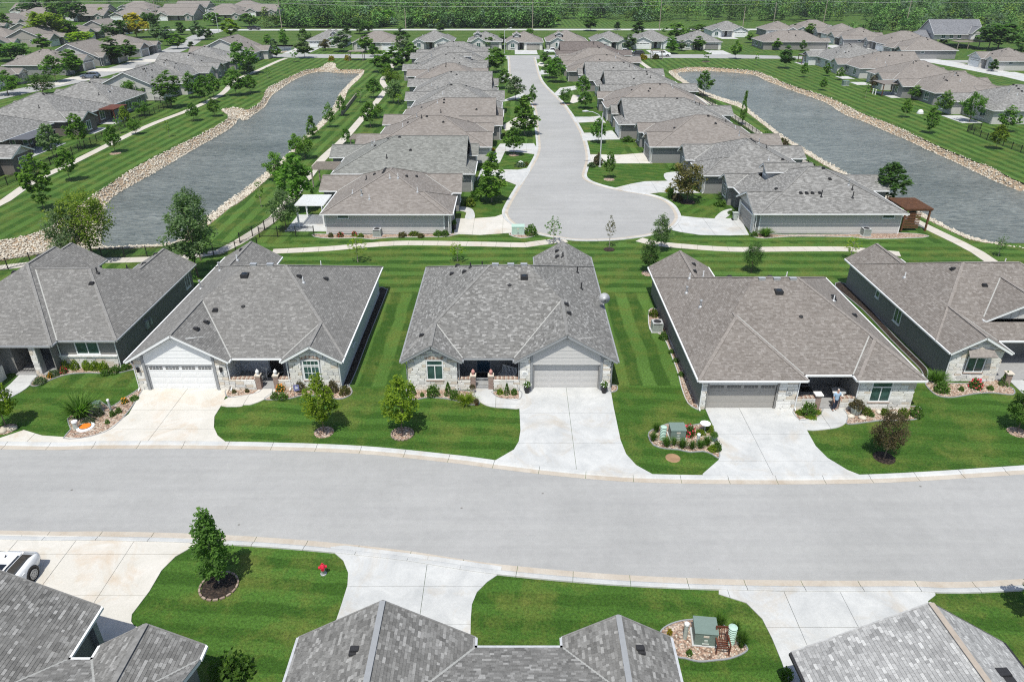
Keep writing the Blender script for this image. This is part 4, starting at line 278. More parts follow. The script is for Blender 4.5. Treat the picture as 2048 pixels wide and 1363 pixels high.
M_POLE=plain('pole_wood',(.33,.28,.23),.85); M_BARK=plain('bark',(.16,.125,.095),.95,var=.3,scale=9); M_BARKL=plain('pale_bark',(.33,.29,.25),.95,var=.25,scale=9)
M_WPAINT=plain('white_car_paint',(.78,.79,.80),.18,var=.02); M_BPAINT=plain('blue_gray_car_paint',(.16,.19,.25),.2,.3,var=.05); M_KPAINT=plain('dark_car_paint',(.03,.032,.036),.2,var=.05)
M_TYRE=plain('tyre_rubber',(.018,.018,.018),.85); M_LAMPR=plain('tail_light',(.35,.01,.01),.2); M_CREAM=plain('cream_fabric',(.5,.48,.38),.8)
M_SKIN=plain('skin',(.50,.30,.22),.6); M_SHIRT=plain('light_blue_shirt',(.30,.42,.55),.85,var=.1); M_JEANS=plain('navy_trousers',(.022,.028,.05),.85,var=.15); M_HAIR=plain('gray_hair',(.42,.40,.38),.8); M_SHOE=plain('dark_shoes',(.03,.022,.018),.6)
M_BLUED=plain('blue_door_paint',(.012,.05,.09),.4); M_DARKD=plain('dark_door_paint',(.02,.018,.018),.45); M_PORCH=plain('porch_slab',(.30,.30,.30),.85,world=True)
M_PINKS=plain('pink_stone_ornament',(.50,.25,.22),.7); M_FLAG=plain('lilac_flag_cloth',(.20,.20,.42),.8,var=.5,scale=7); M_FLAGW=plain('white_print',(.7,.7,.72),.8)
def leaf():
    b=NB('leaves'); oi=b.n('ObjectInfo'); at=b.n('Attribute',attribute_name='tone')
    c=b.mix(1.,oi.outputs['Color'],b.ramp(at.outputs['Fac'],(0.,(.55,.58,.55)),(.5,(1.,1.,1.)),(1.,(1.55,1.45,1.2))),'MULTIPLY')
    b.col(c); b.p.inputs['Specular IOR Level'].default_value=.25; b.p.inputs['Roughness'].default_value=.6
    tr=b.n('BsdfTranslucent'); tc=b.mix(1.,c,(1.05,1.35,.55),'MULTIPLY'); b.l(tc,tr.inputs[0]); mx=b.n('MixShader'); mx.inputs[0].default_value=.5
    b.l(b.p.outputs[0],mx.inputs[1]); b.l(tr.outputs[0],mx.inputs[2]); b.l(mx.outputs[0],b.o.inputs[0]); MATS['leaves']=b.m; return b.m
M_LEAF=leaf()
def woodleaf():
    b=NB('woodland_leaves'); at=b.n('Attribute',attribute_name='tint'); c=at.outputs['Color']; a2=b.n('Attribute',attribute_name='tone')
    c=b.mix(1.,c,b.ramp(a2.outputs['Fac'],(0.,(.78,)*3),(1.,(1.25,)*3)),'MULTIPLY'); b.col(c); b.p.inputs['Specular IOR Level'].default_value=.2; return b.done(.7)
M_WLEAF=woodleaf()
M_FLW={'red':plain('red_petals',(.55,.035,.07),.6,var=.3),'orange':plain('orange_petals',(.75,.27,.02),.6,var=.3)}
LEAFC={'lime':(.17,.25,.02),'mid':(.094,.182,.032),'dark':(.06,.118,.030),'blue':(.115,.17,.085),'olive':(.125,.18,.022),'plum':(.115,.098,.055),'bronze':(.115,.112,.038),'spring':(.11,.21,.04),'gold':(.30,.24,.02),'sage':(.12,.15,.09)}

# ------------------------------------------------------------------ mesh helpers
class MB:
    def __init__(s): s.v=[]; s.f=[]; s.m=[]; s.uv=None; s.cm=0
    def face(s,pts,m=None):
        i=len(s.v); s.v+= [tuple(p) for p in pts]; s.f.append(tuple(range(i,i+len(pts)))); s.m.append(s.cm if m is None else m)
    def box(s,x0,x1,y0,y1,z0,z1,m=None):
        i=len(s.v); s.v+=[(x0,y0,z0),(x1,y0,z0),(x1,y1,z0),(x0,y1,z0),(x0,y0,z1),(x1,y0,z1),(x1,y1,z1),(x0,y1,z1)]
        for q in ((0,3,2,1),(4,5,6,7),(0,1,5,4),(1,2,6,5),(2,3,7,6),(3,0,4,7)): s.f.append(tuple(i+k for k in q)); s.m.append(s.cm if m is None else m)
        return s
    def bar(s,a,b,w,h,m=None,up=(0,0,1)):
        a=Vector(a); b=Vector(b); d=(b-a); 
        if d.length<1e-6: return s
        d.normalize(); u=Vector(up); sd=d.cross(u)
        if sd.length<1e-4: sd=d.cross(Vector((1,0,0)))
        sd.normalize(); u=sd.cross(d); i=len(s.v)
        for p in (a,b):
            for cx,cz in ((-1,-1),(1,-1),(1,1),(-1,1)): s.v.append(tuple(p+sd*cx*w/2+u*cz*h/2))
        for q in ((0,1,2,3),(7,6,5,4),(0,4,5,1),(1,5,6,2),(2,6,7,3),(3,7,4,0)): s.f.append(tuple(i+k for k in q)); s.m.append(s.cm if m is None else m)
        return s
    def tube(s,pts,rad,n=8,m=None,cap=True):
        pts=[Vector(p) for p in pts]; rs=rad if isinstance(rad,(list,tuple)) else [rad]*len(pts); base=len(s.v)
        for k,p in enumerate(pts):
            d=(pts[min(k+1,len(pts)-1)]-pts[max(k-1,0)]).normalized(); a=d.cross(Vector((0,1,0)) if abs(d.y)<.9 else Vector((1,0,0))).normalized(); bb=d.cross(a)
            for j in range(n): t=2*math.pi*j/n; s.v.append(tuple(p+(a*math.cos(t)+bb*math.sin(t))*rs[k]))
        mm=s.cm if m is None else m
        for k in range(len(pts)-1):
            for j in range(n):
                a0=base+k*n+j; a1=base+k*n+(j+1)%n; s.f.append((a0,a1,a1+n,a0+n)); s.m.append(mm)
        if cap: s.f.append(tuple(base+j for j in range(n))[::-1]); s.m.append(mm); s.f.append(tuple(base+(len(pts)-1)*n+j for j in range(n))); s.m.append(mm)
        return s
    def lathe(s,prof,n=16,c=(0,0,0),m=None):
        b=len(s.v); mm=s.cm if m is None else m
        for r,z in prof:
            for j in range(n): t=2*math.pi*j/n; s.v.append((c[0]+r*math.cos(t),c[1]+r*math.sin(t),c[2]+z))
        for k in range(len(prof)-1):
            for j in range(n): a0=b+k*n+j; a1=b+k*n+(j+1)%n; s.f.append((a0,a1,a1+n,a0+n)); s.m.append(mm)
        s.f.append(tuple(b+j for j in range(n))[::-1]); s.m.append(mm); s.f.append(tuple(b+(len(prof)-1)*n+j for j in range(n))); s.m.append(mm); return s
    def poly(s,pts,z0,z1,m=None):   # extruded polygon (any simple outline)
        pts=ccw(pts); tr=tessellate_polygon([[Vector((x,y,0)) for x,y in pts]]); i=len(s.v); n=len(pts); mm=s.cm if m is None else m
        s.v+=[(x,y,z1) for x,y in pts]
        for t in tr:
            a,b_,c=[Vector(pts[k]) for k in t]; 
            if (b_-a).cross(c-a)<0: t=t[::-1]
            s.f.append(tuple(i+k for k in t)); s.m.append(mm)
        if z0 is not None:
            s.v+=[(x,y,z0) for x,y in pts]
            for k in range(n): s.f.append((i+n+k,i+n+(k+1)%n,i+(k+1)%n,i+k)); s.m.append(mm)
        return s
    def mesh(s,name,mats):
        me=bpy.data.meshes.new(name); me.from_pydata(s.v,[],s.f)
        for m in (mats if isinstance(mats,(list,tuple)) else [mats]): me.materials.append(m)
        if any(s.m): me.polygons.foreach_set('material_index',s.m)
        me.update(); return me
    def build(s,name,mats,parent=None,smooth=False,**kw):
        me=s.mesh(name,mats)
        if smooth: me.polygons.foreach_set('use_smooth',[True]*len(me.polygons))
        return link(name,me,parent,**kw)
def ccw(p): 
    a=sum(p[i][0]*p[(i+1)%len(p)][1]-p[(i+1)%len(p)][0]*p[i][1] for i in range(len(p))); return list(p) if a>0 else list(p)[::-1]
def tag(o,label=None,cat=None,group=None,kind=None):
    for k,v in (('label',label),('category',cat),('group',group),('kind',kind)):
        if v: o[k]=v
    return o
def link(name,data,parent=None,loc=None,rz=None,**kw):
    o=bpy.data.objects.new(name,data); COL.objects.link(o)
    if parent: o.parent=parent
    if loc is not None: o.location=loc
    if rz is not None: o.rotation_euler=(0,0,rz)
    return tag(o,**kw)
def thing(name,loc,rz,label,cat,group=None,kind=None): return link(name,None,None,loc,rz,label=label,cat=cat,group=group,kind=kind)
def arrmesh(name,V,F4,mats,tone=None,tint=None,smooth=False):
    me=bpy.data.meshes.new(name); nv=len(V); nf=len(F4); k=F4.shape[1]
    me.vertices.add(nv); me.vertices.foreach_set('co',np.asarray(V,np.float32).ravel())
    me.loops.add(nf*k); me.loops.foreach_set('vertex_index',np.asarray(F4,np.int32).ravel())
    me.polygons.add(nf); me.polygons.foreach_set('loop_start',np.arange(nf,dtype=np.int32)*k); me.polygons.foreach_set('loop_total',np.full(nf,k,np.int32))
    for m in mats: me.materials.append(m)
    if tone is not None: a=me.attributes.new('tone','FLOAT','FACE'); a.data.foreach_set('value',np.asarray(tone,np.float32))
    if tint is not None: a=me.attributes.new('tint','FLOAT_COLOR','FACE'); a.data.foreach_set('color',np.asarray(tint,np.float32).ravel())
    me.update(calc_edges=True); me.validate(); return me
def clip(poly,a,b,c):
    out=[]; n=len(poly)
    for i in range(n):
        p=poly[i]; q=poly[(i+1)%n]; dp=a*p[0]+b*p[1]+c; dq=a*q[0]+b*q[1]+c
        if dp>=0: out.append(p)
        if (dp>0 and dq<0) or (dp<0 and dq>0):
            t=dp/(dp-dq); out.append((p[0]+(q[0]-p[0])*t,p[1]+(q[1]-p[1])*t))
    r=[]
    for p in out:
        if not r or abs(p[0]-r[-1][0])+abs(p[1]-r[-1][1])>1e-5: r.append(p)
    if len(r)>1 and abs(r[0][0]-r[-1][0])+abs(r[0][1]-r[-1][1])<1e-5: r.pop()
    return r if len(r)>=3 and abs(area(r))>1e-4 else []
def area(p): return .5*sum(p[i][0]*p[(i+1)%len(p)][1]-p[(i+1)%len(p)][0]*p[i][1] for i in range(len(p)))
def smooth(pts,k=6,closed=False):
    n=len(pts); out=[]
    rg=range(n) if closed else range(n-1)
    for i in rg:
        p0,p1,p2,p3=[Vector(pts[j%n] if closed else pts[min(max(j,0),n-1)]) for j in (i-1,i,i+1,i+2)]
        for q in range(k):
            t=q/k; out.append(tuple(.5*((2*p1)+(p2-p0)*t+(2*p0-5*p1+4*p2-p3)*t*t+(3*p1-p0-3*p2+p3)*t**3)))
    if not closed: out.append(tuple(pts[-1]))
    return out
def resample(pts,step):
    pts=[Vector(p) for p in pts]; L=[0]
    for a,b in zip(pts,pts[1:]): L.append(L[-1]+(b-a).length)
    n=max(1,round(L[-1]/step)); out=[]; j=0
    for i in range(n+1):
        d=L[-1]*i/n
        while j<len(L)-2 and L[j+1]<d: j+=1
        t=(d-L[j])/max(1e-9,L[j+1]-L[j]); out.append(pts[j].lerp(pts[j+1],min(1,t)))
    return out
def offset(pts,d):
    out=[]; n=len(pts)
    for i in range(n):
        t=(Vector(pts[min(i+1,n-1)])-Vector(pts[max(i-1,0)])).normalized(); out.append(Vector(pts[i])+Vector((-t.y,t.x))*d)
    return out
def inside(P,poly):
    x,y=P[:,0],P[:,1]; r=np.zeros(len(P),bool); n=len(poly); j=n-1
    for i in range(n):
        xi,yi=poly[i]; xj,yj=poly[j]; c=((yi>y)!=(yj>y))&(x<(xj-xi)*(y-yi)/((yj-yi) or 1e-12)+xi); r^=c; j=i
    return r
def polydist(P,poly):
    d=np.full(len(P),1e9); n=len(poly)
    for i in range(n):
        a=np.array(poly[i]); b=np.array(poly[(i+1)%n]); ab=b-a; t=np.clip(((P-a)@ab)/(ab@ab+1e-12),0,1); d=np.minimum(d,np.linalg.norm(P-(a+t[:,None]*ab),axis=1))
    return d

# ------------------------------------------------------------------ ground, ponds, roads
def uvstripes(me,ang):
    c,s=math.cos(ang),math.sin(ang); uv=me.uv_layers.new(name='UVMap'); n=len(me.loops); vi=np.empty(n,np.int32); me.loops.foreach_get('vertex_index',vi)
    co=np.empty(len(me.vertices)*3,np.float32); me.vertices.foreach_get('co',co); co=co.reshape(-1,3)[vi]
    u=np.stack([co[:,0]*c+co[:,1]*s,-co[:,0]*s+co[:,1]*c],1); uv.data.foreach_set('uv',u.astype(np.float32).ravel())
def sheet(name,poly,z,mat,ang=0.,kind='structure',z0=None,parent=None):
    mb=MB(); mb.poly(poly,z0,z); me=mb.mesh(name,mat); uvstripes(me,ang); return link(name,me,parent,kind=kind)
PONDS=[]
for k in '123': PONDS.append((ccw(smooth(D['pond%sw'%k],4,True)),ccw(smooth(D['pond%sr'%k],4,True)),-.5 if k=='3' else -1.))
def tidy(wp,rp,gap):
    c=np.mean(np.array(wp),0); out=[]
    for p in wp:
        q=np.array(p,float)
        for _ in range(40):
            if inside(q[None],rp)[0] and polydist(q[None],rp)[0]>gap: break
            d=c-q; q=q+np.sign(d)*np.minimum(abs(d),(.12,.25))
        out.append((float(q[0]),float(q[1])))
    return out
PONDS=[(tidy(a,b,.75 if z<-.8 else .3),b,z) for a,b,z in PONDS]
gx=[(-2200,-200),(2200,-200),(2200,2600),(-2200,2600)]
loops=[[Vector((x,y,0)) for x,y in gx]]+[[Vector((x,y,0)) for x,y in p[1][::-1]] for p in PONDS]
tr=tessellate_polygon(loops); vs=[v for l in loops for v in l]; fs=[]
for t in tr:
    a,b,c=[vs[i] for i in t]
    if (b-a).cross(c-a).z<0: t=t[::-1]
    fs.append(tuple(t))
me=bpy.data.meshes.new('ground'); me.from_pydata([tuple(v) for v in vs],[],fs); me.materials.append(M_GRASS); uvstripes(me,0); link('ground',me,kind='structure')
ICO=None
def ico():
    bm=bmesh.new(); bmesh.ops.create_icosphere(bm,subdivisions=1,radius=1); V=np.array([v.co[:] for v in bm.verts]); F=np.array([[v.index for v in f.verts] for f in bm.faces]); bm.free(); return V,F
IV,IF=ico()
def rocks(name,P,Z,S,label=None,parent=None):
    n=len(P); V=np.repeat(IV[None],n,0)*(1+NR.uniform(-.28,.28,(n,len(IV),1))); V*=S[:,None,None]*NR.uniform(.65,1.25,(n,1,3))*np.array([1,1,.75])
    a=NR.uniform(0,6.28,n); ca,sa=np.cos(a)[:,None],np.sin(a)[:,None]; x=V[:,:,0]*ca-V[:,:,1]*sa; y=V[:,:,0]*sa+V[:,:,1]*ca
    V=np.stack([x+P[:,0,None],y+P[:,1,None],V[:,:,2]+Z[:,None]],2).reshape(-1,3); F=(IF[None]+(np.arange(n)*len(IV))[:,None,None]).reshape(-1,3)
    me=arrmesh(name,V,F,[M_ROCK],tone=np.repeat(NR.beta(2,2,n),len(IF))); return link(name,me,parent,kind='stuff')
for i,(wp,rp,wz) in enumerate(PONDS):
    st=(.7,.7,1.2)[i]; bb=np.array(rp); x0,y0=bb.min(0)-1; x1,y1=bb.max(0)+1; X=np.arange(x0,x1+st,st); Y=np.arange(y0,y1+st,st); gxy=np.stack(np.meshgrid(X,Y,indexing='ij'),2).reshape(-1,2)
    gi=inside(gxy,rp); gw=inside(gxy,wp); d_i=polydist(gxy,wp); d_o=polydist(gxy,rp); gz=np.where(gw,wz-.15,np.where(gi,wz*d_o/(d_o+d_i+1e-6)-.02,-.03)); nx,ny=len(X),len(Y)
    idx=np.arange(nx*ny).reshape(nx,ny); q=np.stack([idx[:-1,:-1],idx[1:,:-1],idx[1:,1:],idx[:-1,1:]],2).reshape(-1,4); q=q[gi[q].any(1)&~gw[q].all(1)]
    me=arrmesh('pond_bank',np.column_stack([gxy,gz]),q,[M_BANK]); link('pond_bank',me,kind='structure')
    mb=MB(); cx=sum(p[0] for p in wp)/len(wp); cy=sum(p[1] for p in wp)/len(wp)
    mb.poly(rp,None,wz); mb.build('pond_water',M_WATER,kind='structure')
    b=np.array(rp); lo_,hi=b.min(0)-1,b.max(0)+1
    dens=(16.,13.,2.5)[i]; n=int((hi-lo_).prod()*dens); P=NR.uniform(lo_,hi,(n,2)); P=P[(P[:,0]<92)&(P[:,0]>-92)]
    ins=inside(P,rp); di=polydist(P,wp); inw=inside(P,wp); keep=ins&(~inw|(di<.35)); P=P[keep]; di=di[keep]; inw=inw[keep]; do=polydist(P,rp)
    near=np.where(P[:,1]<150,1.,.75); pick=NR.uniform(0,1,len(P))<near; P,di,do,inw=P[pick],di[pick],do[pick],inw[pick]
    Z=np.where(inw,wz,wz*do/(do+di+1e-6))+.06; S=NR.uniform(.06,.18,len(P))*np.where(P[:,1]<150,1,1.2); rocks('riprap',P,Z,S)
def lawn(poly,ang,lvl,mat=None,sm=0):
    if sm: poly=smooth(poly,sm,True)
    sheet('lawn',poly,.004*lvl,mat or M_GRASS,ang)
def ext(pts,dl,dr): return [(pts[0][0]-dl[0],pts[0][1]-dl[1])]+list(pts)+[(pts[-1][0]+dr[0],pts[-1][1]+dr[1])]
SF=smooth(ext(D['street_far'],(30,-1.5),(30,3.)),5); SN=smooth(ext(D['street_near'],(30,-1.2),(30,2.5)),5)
mb=MB(); mb.poly(SF+SN[::-1],None,.014); mb.build('street',M_ROAD,kind='structure')
CL=smooth(D['court_left'],4); 
mb=MB(); mb.poly(CL,None,.014); mb.build('court_road',M_ROAD,kind='structure')
def curb(line,side,step=3.,w=.78,name='curb'):
    par=thing(name,(0,0,0),0,None,None,kind='structure'); pts=resample(line,step); 
    fine=resample(line,step/3); N=(len(fine)-1)//3
    prof=[(0,.018),(.40,.022),(.50,.075),(w-.06,.10),(w,.095),(w+.01,-.02)]
    for k in range(N):
        seg=fine[k*3:k*3+4]
        if len(seg)<4: break
        d0=(seg[1]-seg[0]).normalized()*.012; seg=[seg[0]+d0]+seg[1:3]+[seg[3]-d0]
        nb=[fine[max(k*3-1,0)]]+seg+[fine[min(k*3+4,len(fine)-1)]]
        rows=[]
        for j in range(1,5):
            t=(nb[j+1]-nb[j-1]).normalized(); nn=Vector((-t.y,t.x))*side; rows.append([(nb[j].x+nn.x*o,nb[j].y+nn.y*o,z) for o,z in prof])
        m=MB()
        for j in range(3):
            for q in range(len(prof)-1):
                f=[rows[j][q],rows[j+1][q],rows[j+1][q+1],rows[j][q+1]]
                if side>0: pass
                else: f=f[::-1]
                m.face(f,0 if q<1 else 1)
        m.build('curb_segment',[M_PAN,M_CONC],par)
curb(SF,1); curb(SN,-1); curb(CL,-1 if area(CL)>0 else 1,3.6,.8)
def slabs(name,poly,xs,ys,z,mat,z0=-.01,rot=None,sm=False,label=None):
    par=thing(name,(0,0,0),0,None,None,kind='structure'); poly=ccw(poly)
    if rot: c,s=math.cos(rot),math.sin(rot); fw=lambda p:(p[0]*c+p[1]*s,-p[0]*s+p[1]*c); bk=lambda p:(p[0]*c-p[1]*s,p[0]*s+p[1]*c)
    else: fw=bk=lambda p:p
    pl=[fw(p) for p in poly]; X=[-1e4]+sorted(xs)+[1e4]; Y=[-1e4]+sorted(ys)+[1e4]; g=.011
    for a,b in zip(X,X[1:]):
        q=clip(clip(pl,1,0,-(a+g)),-1,0,b-g)
        if not q: continue
        for c0,d0 in zip(Y,Y[1:]):
            r=clip(clip(q,0,1,-(c0+g)),0,-1,d0-g)
            if r and abs(area(r))>.05:
                m=MB(); m.poly([bk(p) for p in r],z0,z+RNG.uniform(-.004,.004)); m.build('slab',mat,par)
    return par
def rng(a,b,st): 
    n=max(1,round((b-a)/st)); return [a+(b-a)*i/n for i in range(1,n)]
M_EDGE=[plain('edging_stone_%s'%n,c,.9) for n,c in (('tan',(.33,.26,.21)),('rose',(.27,.20,.165)))]
# lawns with their own mowing direction, set on the base turf
lawn([(-60,46.6),(60,47.4),(60,SF[-1][1]-.2)]+[(p[0],p[1]+.7) for p in SF[::-1] if -60<p[0]<60]+[(-60,39.5)],R(86),1,M_GRASSN)
lawn([(-38,64.5),(62,64.5),(62,78.6),(-38,78.6)],R(90),1)
lawn([(-70,6)]+[(p[0],p[1]-.7) for p in SN if -68<p[0]<68]+[(70,6)],R(86),1,M_GRASSN)
lawn([(-26,79.0),(48,79.0),(48,81.2),(-26,81.2)],R(90),1)
for i,c in enumerate(D['clawns']): lawn(c,R((62,-58,70,-40,60,35,-62,50,60)[i%9]),2,M_GRASSN,3)
lawn([(-400,300),(400,300),(400,384),(-400,384)],R(90),1,M_FIELD)
lawn([(-40,264),(120,264),(120,276),(-40,276)],R(90),2)
for k,y0,y1 in (('drive2',46.,46.8),('drive3',46.,46.95),('drive4',43.2,44.05)): D[k]=[(x,y1 if y>y0 else y) for x,y in D[k]]
slabs('driveway',D['drive2'],[-24.8],[41.2,43.6],.05,M_CONCW)
slabs('driveway',D['drive1'],[-42,-39,-36,-33],[],.046,M_CONCW)
slabs('driveway',D['drive3'],[4.15],[39.6,43.2],.05,M_CONC)
slabs('driveway',D['drive4'],[16.6],[37.6,40.6],.05,M_CONC)
slabs('driveway',D['driveA'],[-34.5,-31.2,-27.9,-24.6,-21.3],[23.6,26.4,29.3],.05,M_CONCW)
slabs('driveway',D['driveB'],[-4.6],[24.6,27.],.05,M_CONC)
slabs('driveway',D['driveC'],[11.2,14.1,17],[24.4],.05,M_CONC)
for k,mt,jy in (('walk1',M_CONC,rng(40,52,1.6)),('walk2',M_CONCW,[44.3,45.3]),('walk3',M_CONC,[44.4]),('walk4',M_CONC,[41.9]),('walk5',M_CONC,rng(38,50,1.6))):
    slabs('walkway',smooth(D[k],3,True),{'walk2':[-18.2,-19.8],'walk3':[-1.2],'walk4':[22.3]}.get(k,[]),jy,.058,mt)
def path(name,spec,step,maxw=None):
    pts,wd=spec; fine=resample(smooth(pts,5),step); par=thing(name,(0,0,0),0,None,None,kind='structure')
    L=offset(fine,wd/2); Rr=offset(fine,-wd/2)
    for i in range(len(fine)-1):
        d=(fine[i+1]-fine[i])/(fine[i+1]-fine[i]).length*.012
        m=MB(); m.poly([tuple(Rr[i]+d),tuple(Rr[i+1]-d),tuple(L[i+1]-d),tuple(L[i]+d)],-.01,.035+RNG.uniform(-.004,.004)); m.build('slab',M_PATH,par)
for k in ('path_mid','path_mid2'): path('footpath',D[k],1.7)
for k in ('path_left','path_outer','path_right'): path('footpath',D[k],3.2)
bp=lambda p:ext(p,(30,0),(30,2))
top,bot=D['backstreet']; bs=ext(top,(6,0),(60,-6))+ext(bot,(6,0),(60,-6))[::-1]
mb=MB(); mb.poly(bs,None,.010); mb.build('back_street',M_ROAD,kind='structure')
def band(line,wd,z,name,mat,step=6):
    f=resample(smooth(line,5),step); mb=MB(); mb.poly([tuple(p) for p in offset(f,wd/2)]+[tuple(p) for p in offset(f,-wd/2)][::-1],None,z); return mb.build(name,mat,kind='structure')
band(D['leftstreet'][0],8.,.012,'left_street',M_ROAD); band([(-220,368),(140,371)],8.,.018,'far_road',M_CONC)
band([(143,215),(138,250),(128,275),(110,284)],9.,.016,'right_street',M_CONC); band([(107,309),(118,318),(112,335)],12.,.020,'far_court',M_CONC)
for i,c in enumerate(D['cdrives']): slabs('driveway',smooth(c,3,True) if i>20 else c,rng(-12,46,3.6),rng(78,270,3.9),.045,M_CONC if i%3 else M_CONCW)
for c in D['cwalks']: slabs('walkway',smooth(c,3,True),[],[],.055,M_CONC)
# side driveways of the outer rows and the back row
def rectdrive(x0,x1,y0,y1,mat=None): slabs('driveway',[(x0,y0),(x1,y0),(x1,y1),(x0,y1)],rng(x0,x1,4.5),rng(y0,y1,4.5),.04,mat or M_CONC)
for (a,b,c,d) in [(-128,-119,198,204),(-124,-116,207,213),(-126,-113,224,231),(-125,-112,247,254),(-124,-112,267,273),(-114,-100,136,144),(-114,-100,154,161),(-114,-100,176,183),(-112,-100,190,197),
    (-81,-72,270,288),(-46,-38,269,279),(-33,-26,269,279),(1.,9.,268,281.5),(49,56,268,281.5),(70,77,268,280),(88,95,324,337),(139,148,200,223),(120,134,278,300)]: rectdrive(a,b,c,d,M_CONCW if a<-110 else M_CONC)
# planting beds
def bed(key,poly,mat,sm=3,edge=True):
    p=smooth(poly,sm,True); par=sheet('planting_bed',p,.03,mat,z0=0.); par['kind']='structure'
    if edge:
        r=[Vector(q) for q in p]; m=MB(); n=len(r)
        for i in range(n): a,b=r[i],r[(i+1)%n]; m.bar((a.x,a.y,.03),(b.x,b.y,.03),.07,.07)
        m.build('edging',M_CONC if key in('bed4s','bed_row') else M_GTRIM,par)
for k,p in D['beds'].items(): bed(k,p,M_MULCH if k in('bed2s','bed5s') else M_GRAVEL,2 if k in ('bed1u','bed4u') else 3)
for k,p in D['bed_row'].items(): bed('bed_row',p,M_GRAVEL,2)
P=[];
for k,p in D['beds'].items():
    if k in('bed2s','bed5s'): continue
    b=np.array(p); A=abs(area(p)); n=int(A*14*2.2); q=NR.uniform(b.min(0),b.max(0),(n,2)); q=q[inside(q,ccw(p))]; P.append(q[:int(A*14)])
P=np.concatenate(P); rocks('gravel',P,np.full(len(P),.035),NR.uniform(.03,.065,len(P)))
for i,(x,y,r) in enumerate(D['rings']):
    par=MB().lathe([(r*.93,.0),(r*.9,.05),(.05,.07)],18,(x,y,0)).build('mulch_ring',M_MULCH if i in (2,3,6,8,12) else M_GRAVEL,kind='structure')
    if i in(1,2,12):
        for k in range(18):
            a=k*math.pi/9; m=MB(); m.box(-r*.13,r*.13,-.05,.05,0,.08); o=m.build('edging_stone',M_EDGE[k%2],par,loc=(x+r*math.cos(a),y+r*math.sin(a),.02),rz=a+math.pi/2)
MB().lathe([(.5,.0),(.44,.02),(.1,.03)],20,(*D['fix']['dirt'],0)).build('soil_patch',M_SOIL,kind='structure')
# ------------------------------------------------------------------ houses
def planes(c):
    x0,x1,y0,y1,t=c[:5]; o=c[5] if len(c)>5 else {}
    z=o.get('z',2.7); ps=o.get('ps',.58); pf=o.get('pf',.40); pb=o.get('pb',.42); out=[]
    pl,pr=o.get('pl',ps),o.get('pr',ps)
    if 'L' in t: out.append(('L',pl,0,z-pl*x0))
    if 'R' in t: out.append(('R',-pr,0,z+pr*x1))
    if 'F' in t: out.append(('F',0,pf,z-pf*y0))
    if 'B' in t: out.append(('B',0,-pb,z+pb*y1))
    return out
def regions(c):
    x0,x1,y0,y1=c[:4]; ps=planes(c); out=[]
    for i,(s,a,b,k) in enumerate(ps):
        p=[(x0,y0),(x1,y0),(x1,y1),(x0,y1)]
        for j,(s2,a2,b2,k2) in enumerate(ps):
            if j!=i and p: p=clip(p,a2-a,b2-b,k2-k)
        if p: out.append((s,(a,b,k),p))
    return out
def subtract(A,B):
    out=[]; B=ccw(B)
    for i in range(len(B)):
        (ax,ay),(bx,by)=B[i],B[(i+1)%len(B)]; a,b=-(by-ay),(bx-ax); l=math.hypot(a,b)
        if l<1e-9: continue
        a/=l;b/=l; c=-(a*ax+b*ay)
        o=clip(A,-a,-b,-c)
        if o: out.append(o)
        A=clip(A,a,b,c)
        if not A: break
    return out
def roofpolys(comps):
    RG=[regions(c) for c in comps]; out=[]
    for i,rg in enumerate(RG):
        for s,(a,b,k),p in rg:
            pcs=[p]
            for j,r2 in enumerate(RG):
                if j==i: continue
                for s2,(a2,b2,k2),q in r2:
                    da,db,dk=a2-a,b2-b,k2-k
                    if abs(da)<1e-6 and abs(db)<1e-6:
                        if dk<-1e-4 or (abs(dk)<=1e-4 and j>i): continue
                        cov=q
                    else: cov=clip(q,da,db,dk)
                    if cov: pcs=[y for x in pcs for y in subtract(x,cov)]
            for x in pcs: out.append((i,s,(a,b,k),x))
    return out
def height(comps,x,y):
    z=None
    for c in comps:
        if c[0]-1e-6<=x<=c[1]+1e-6 and c[2]-1e-6<=y<=c[3]+1e-6:
            h=min(a*x+b*y+k for s,a,b,k in planes(c)); z=h if z is None else max(z,h)
    return z
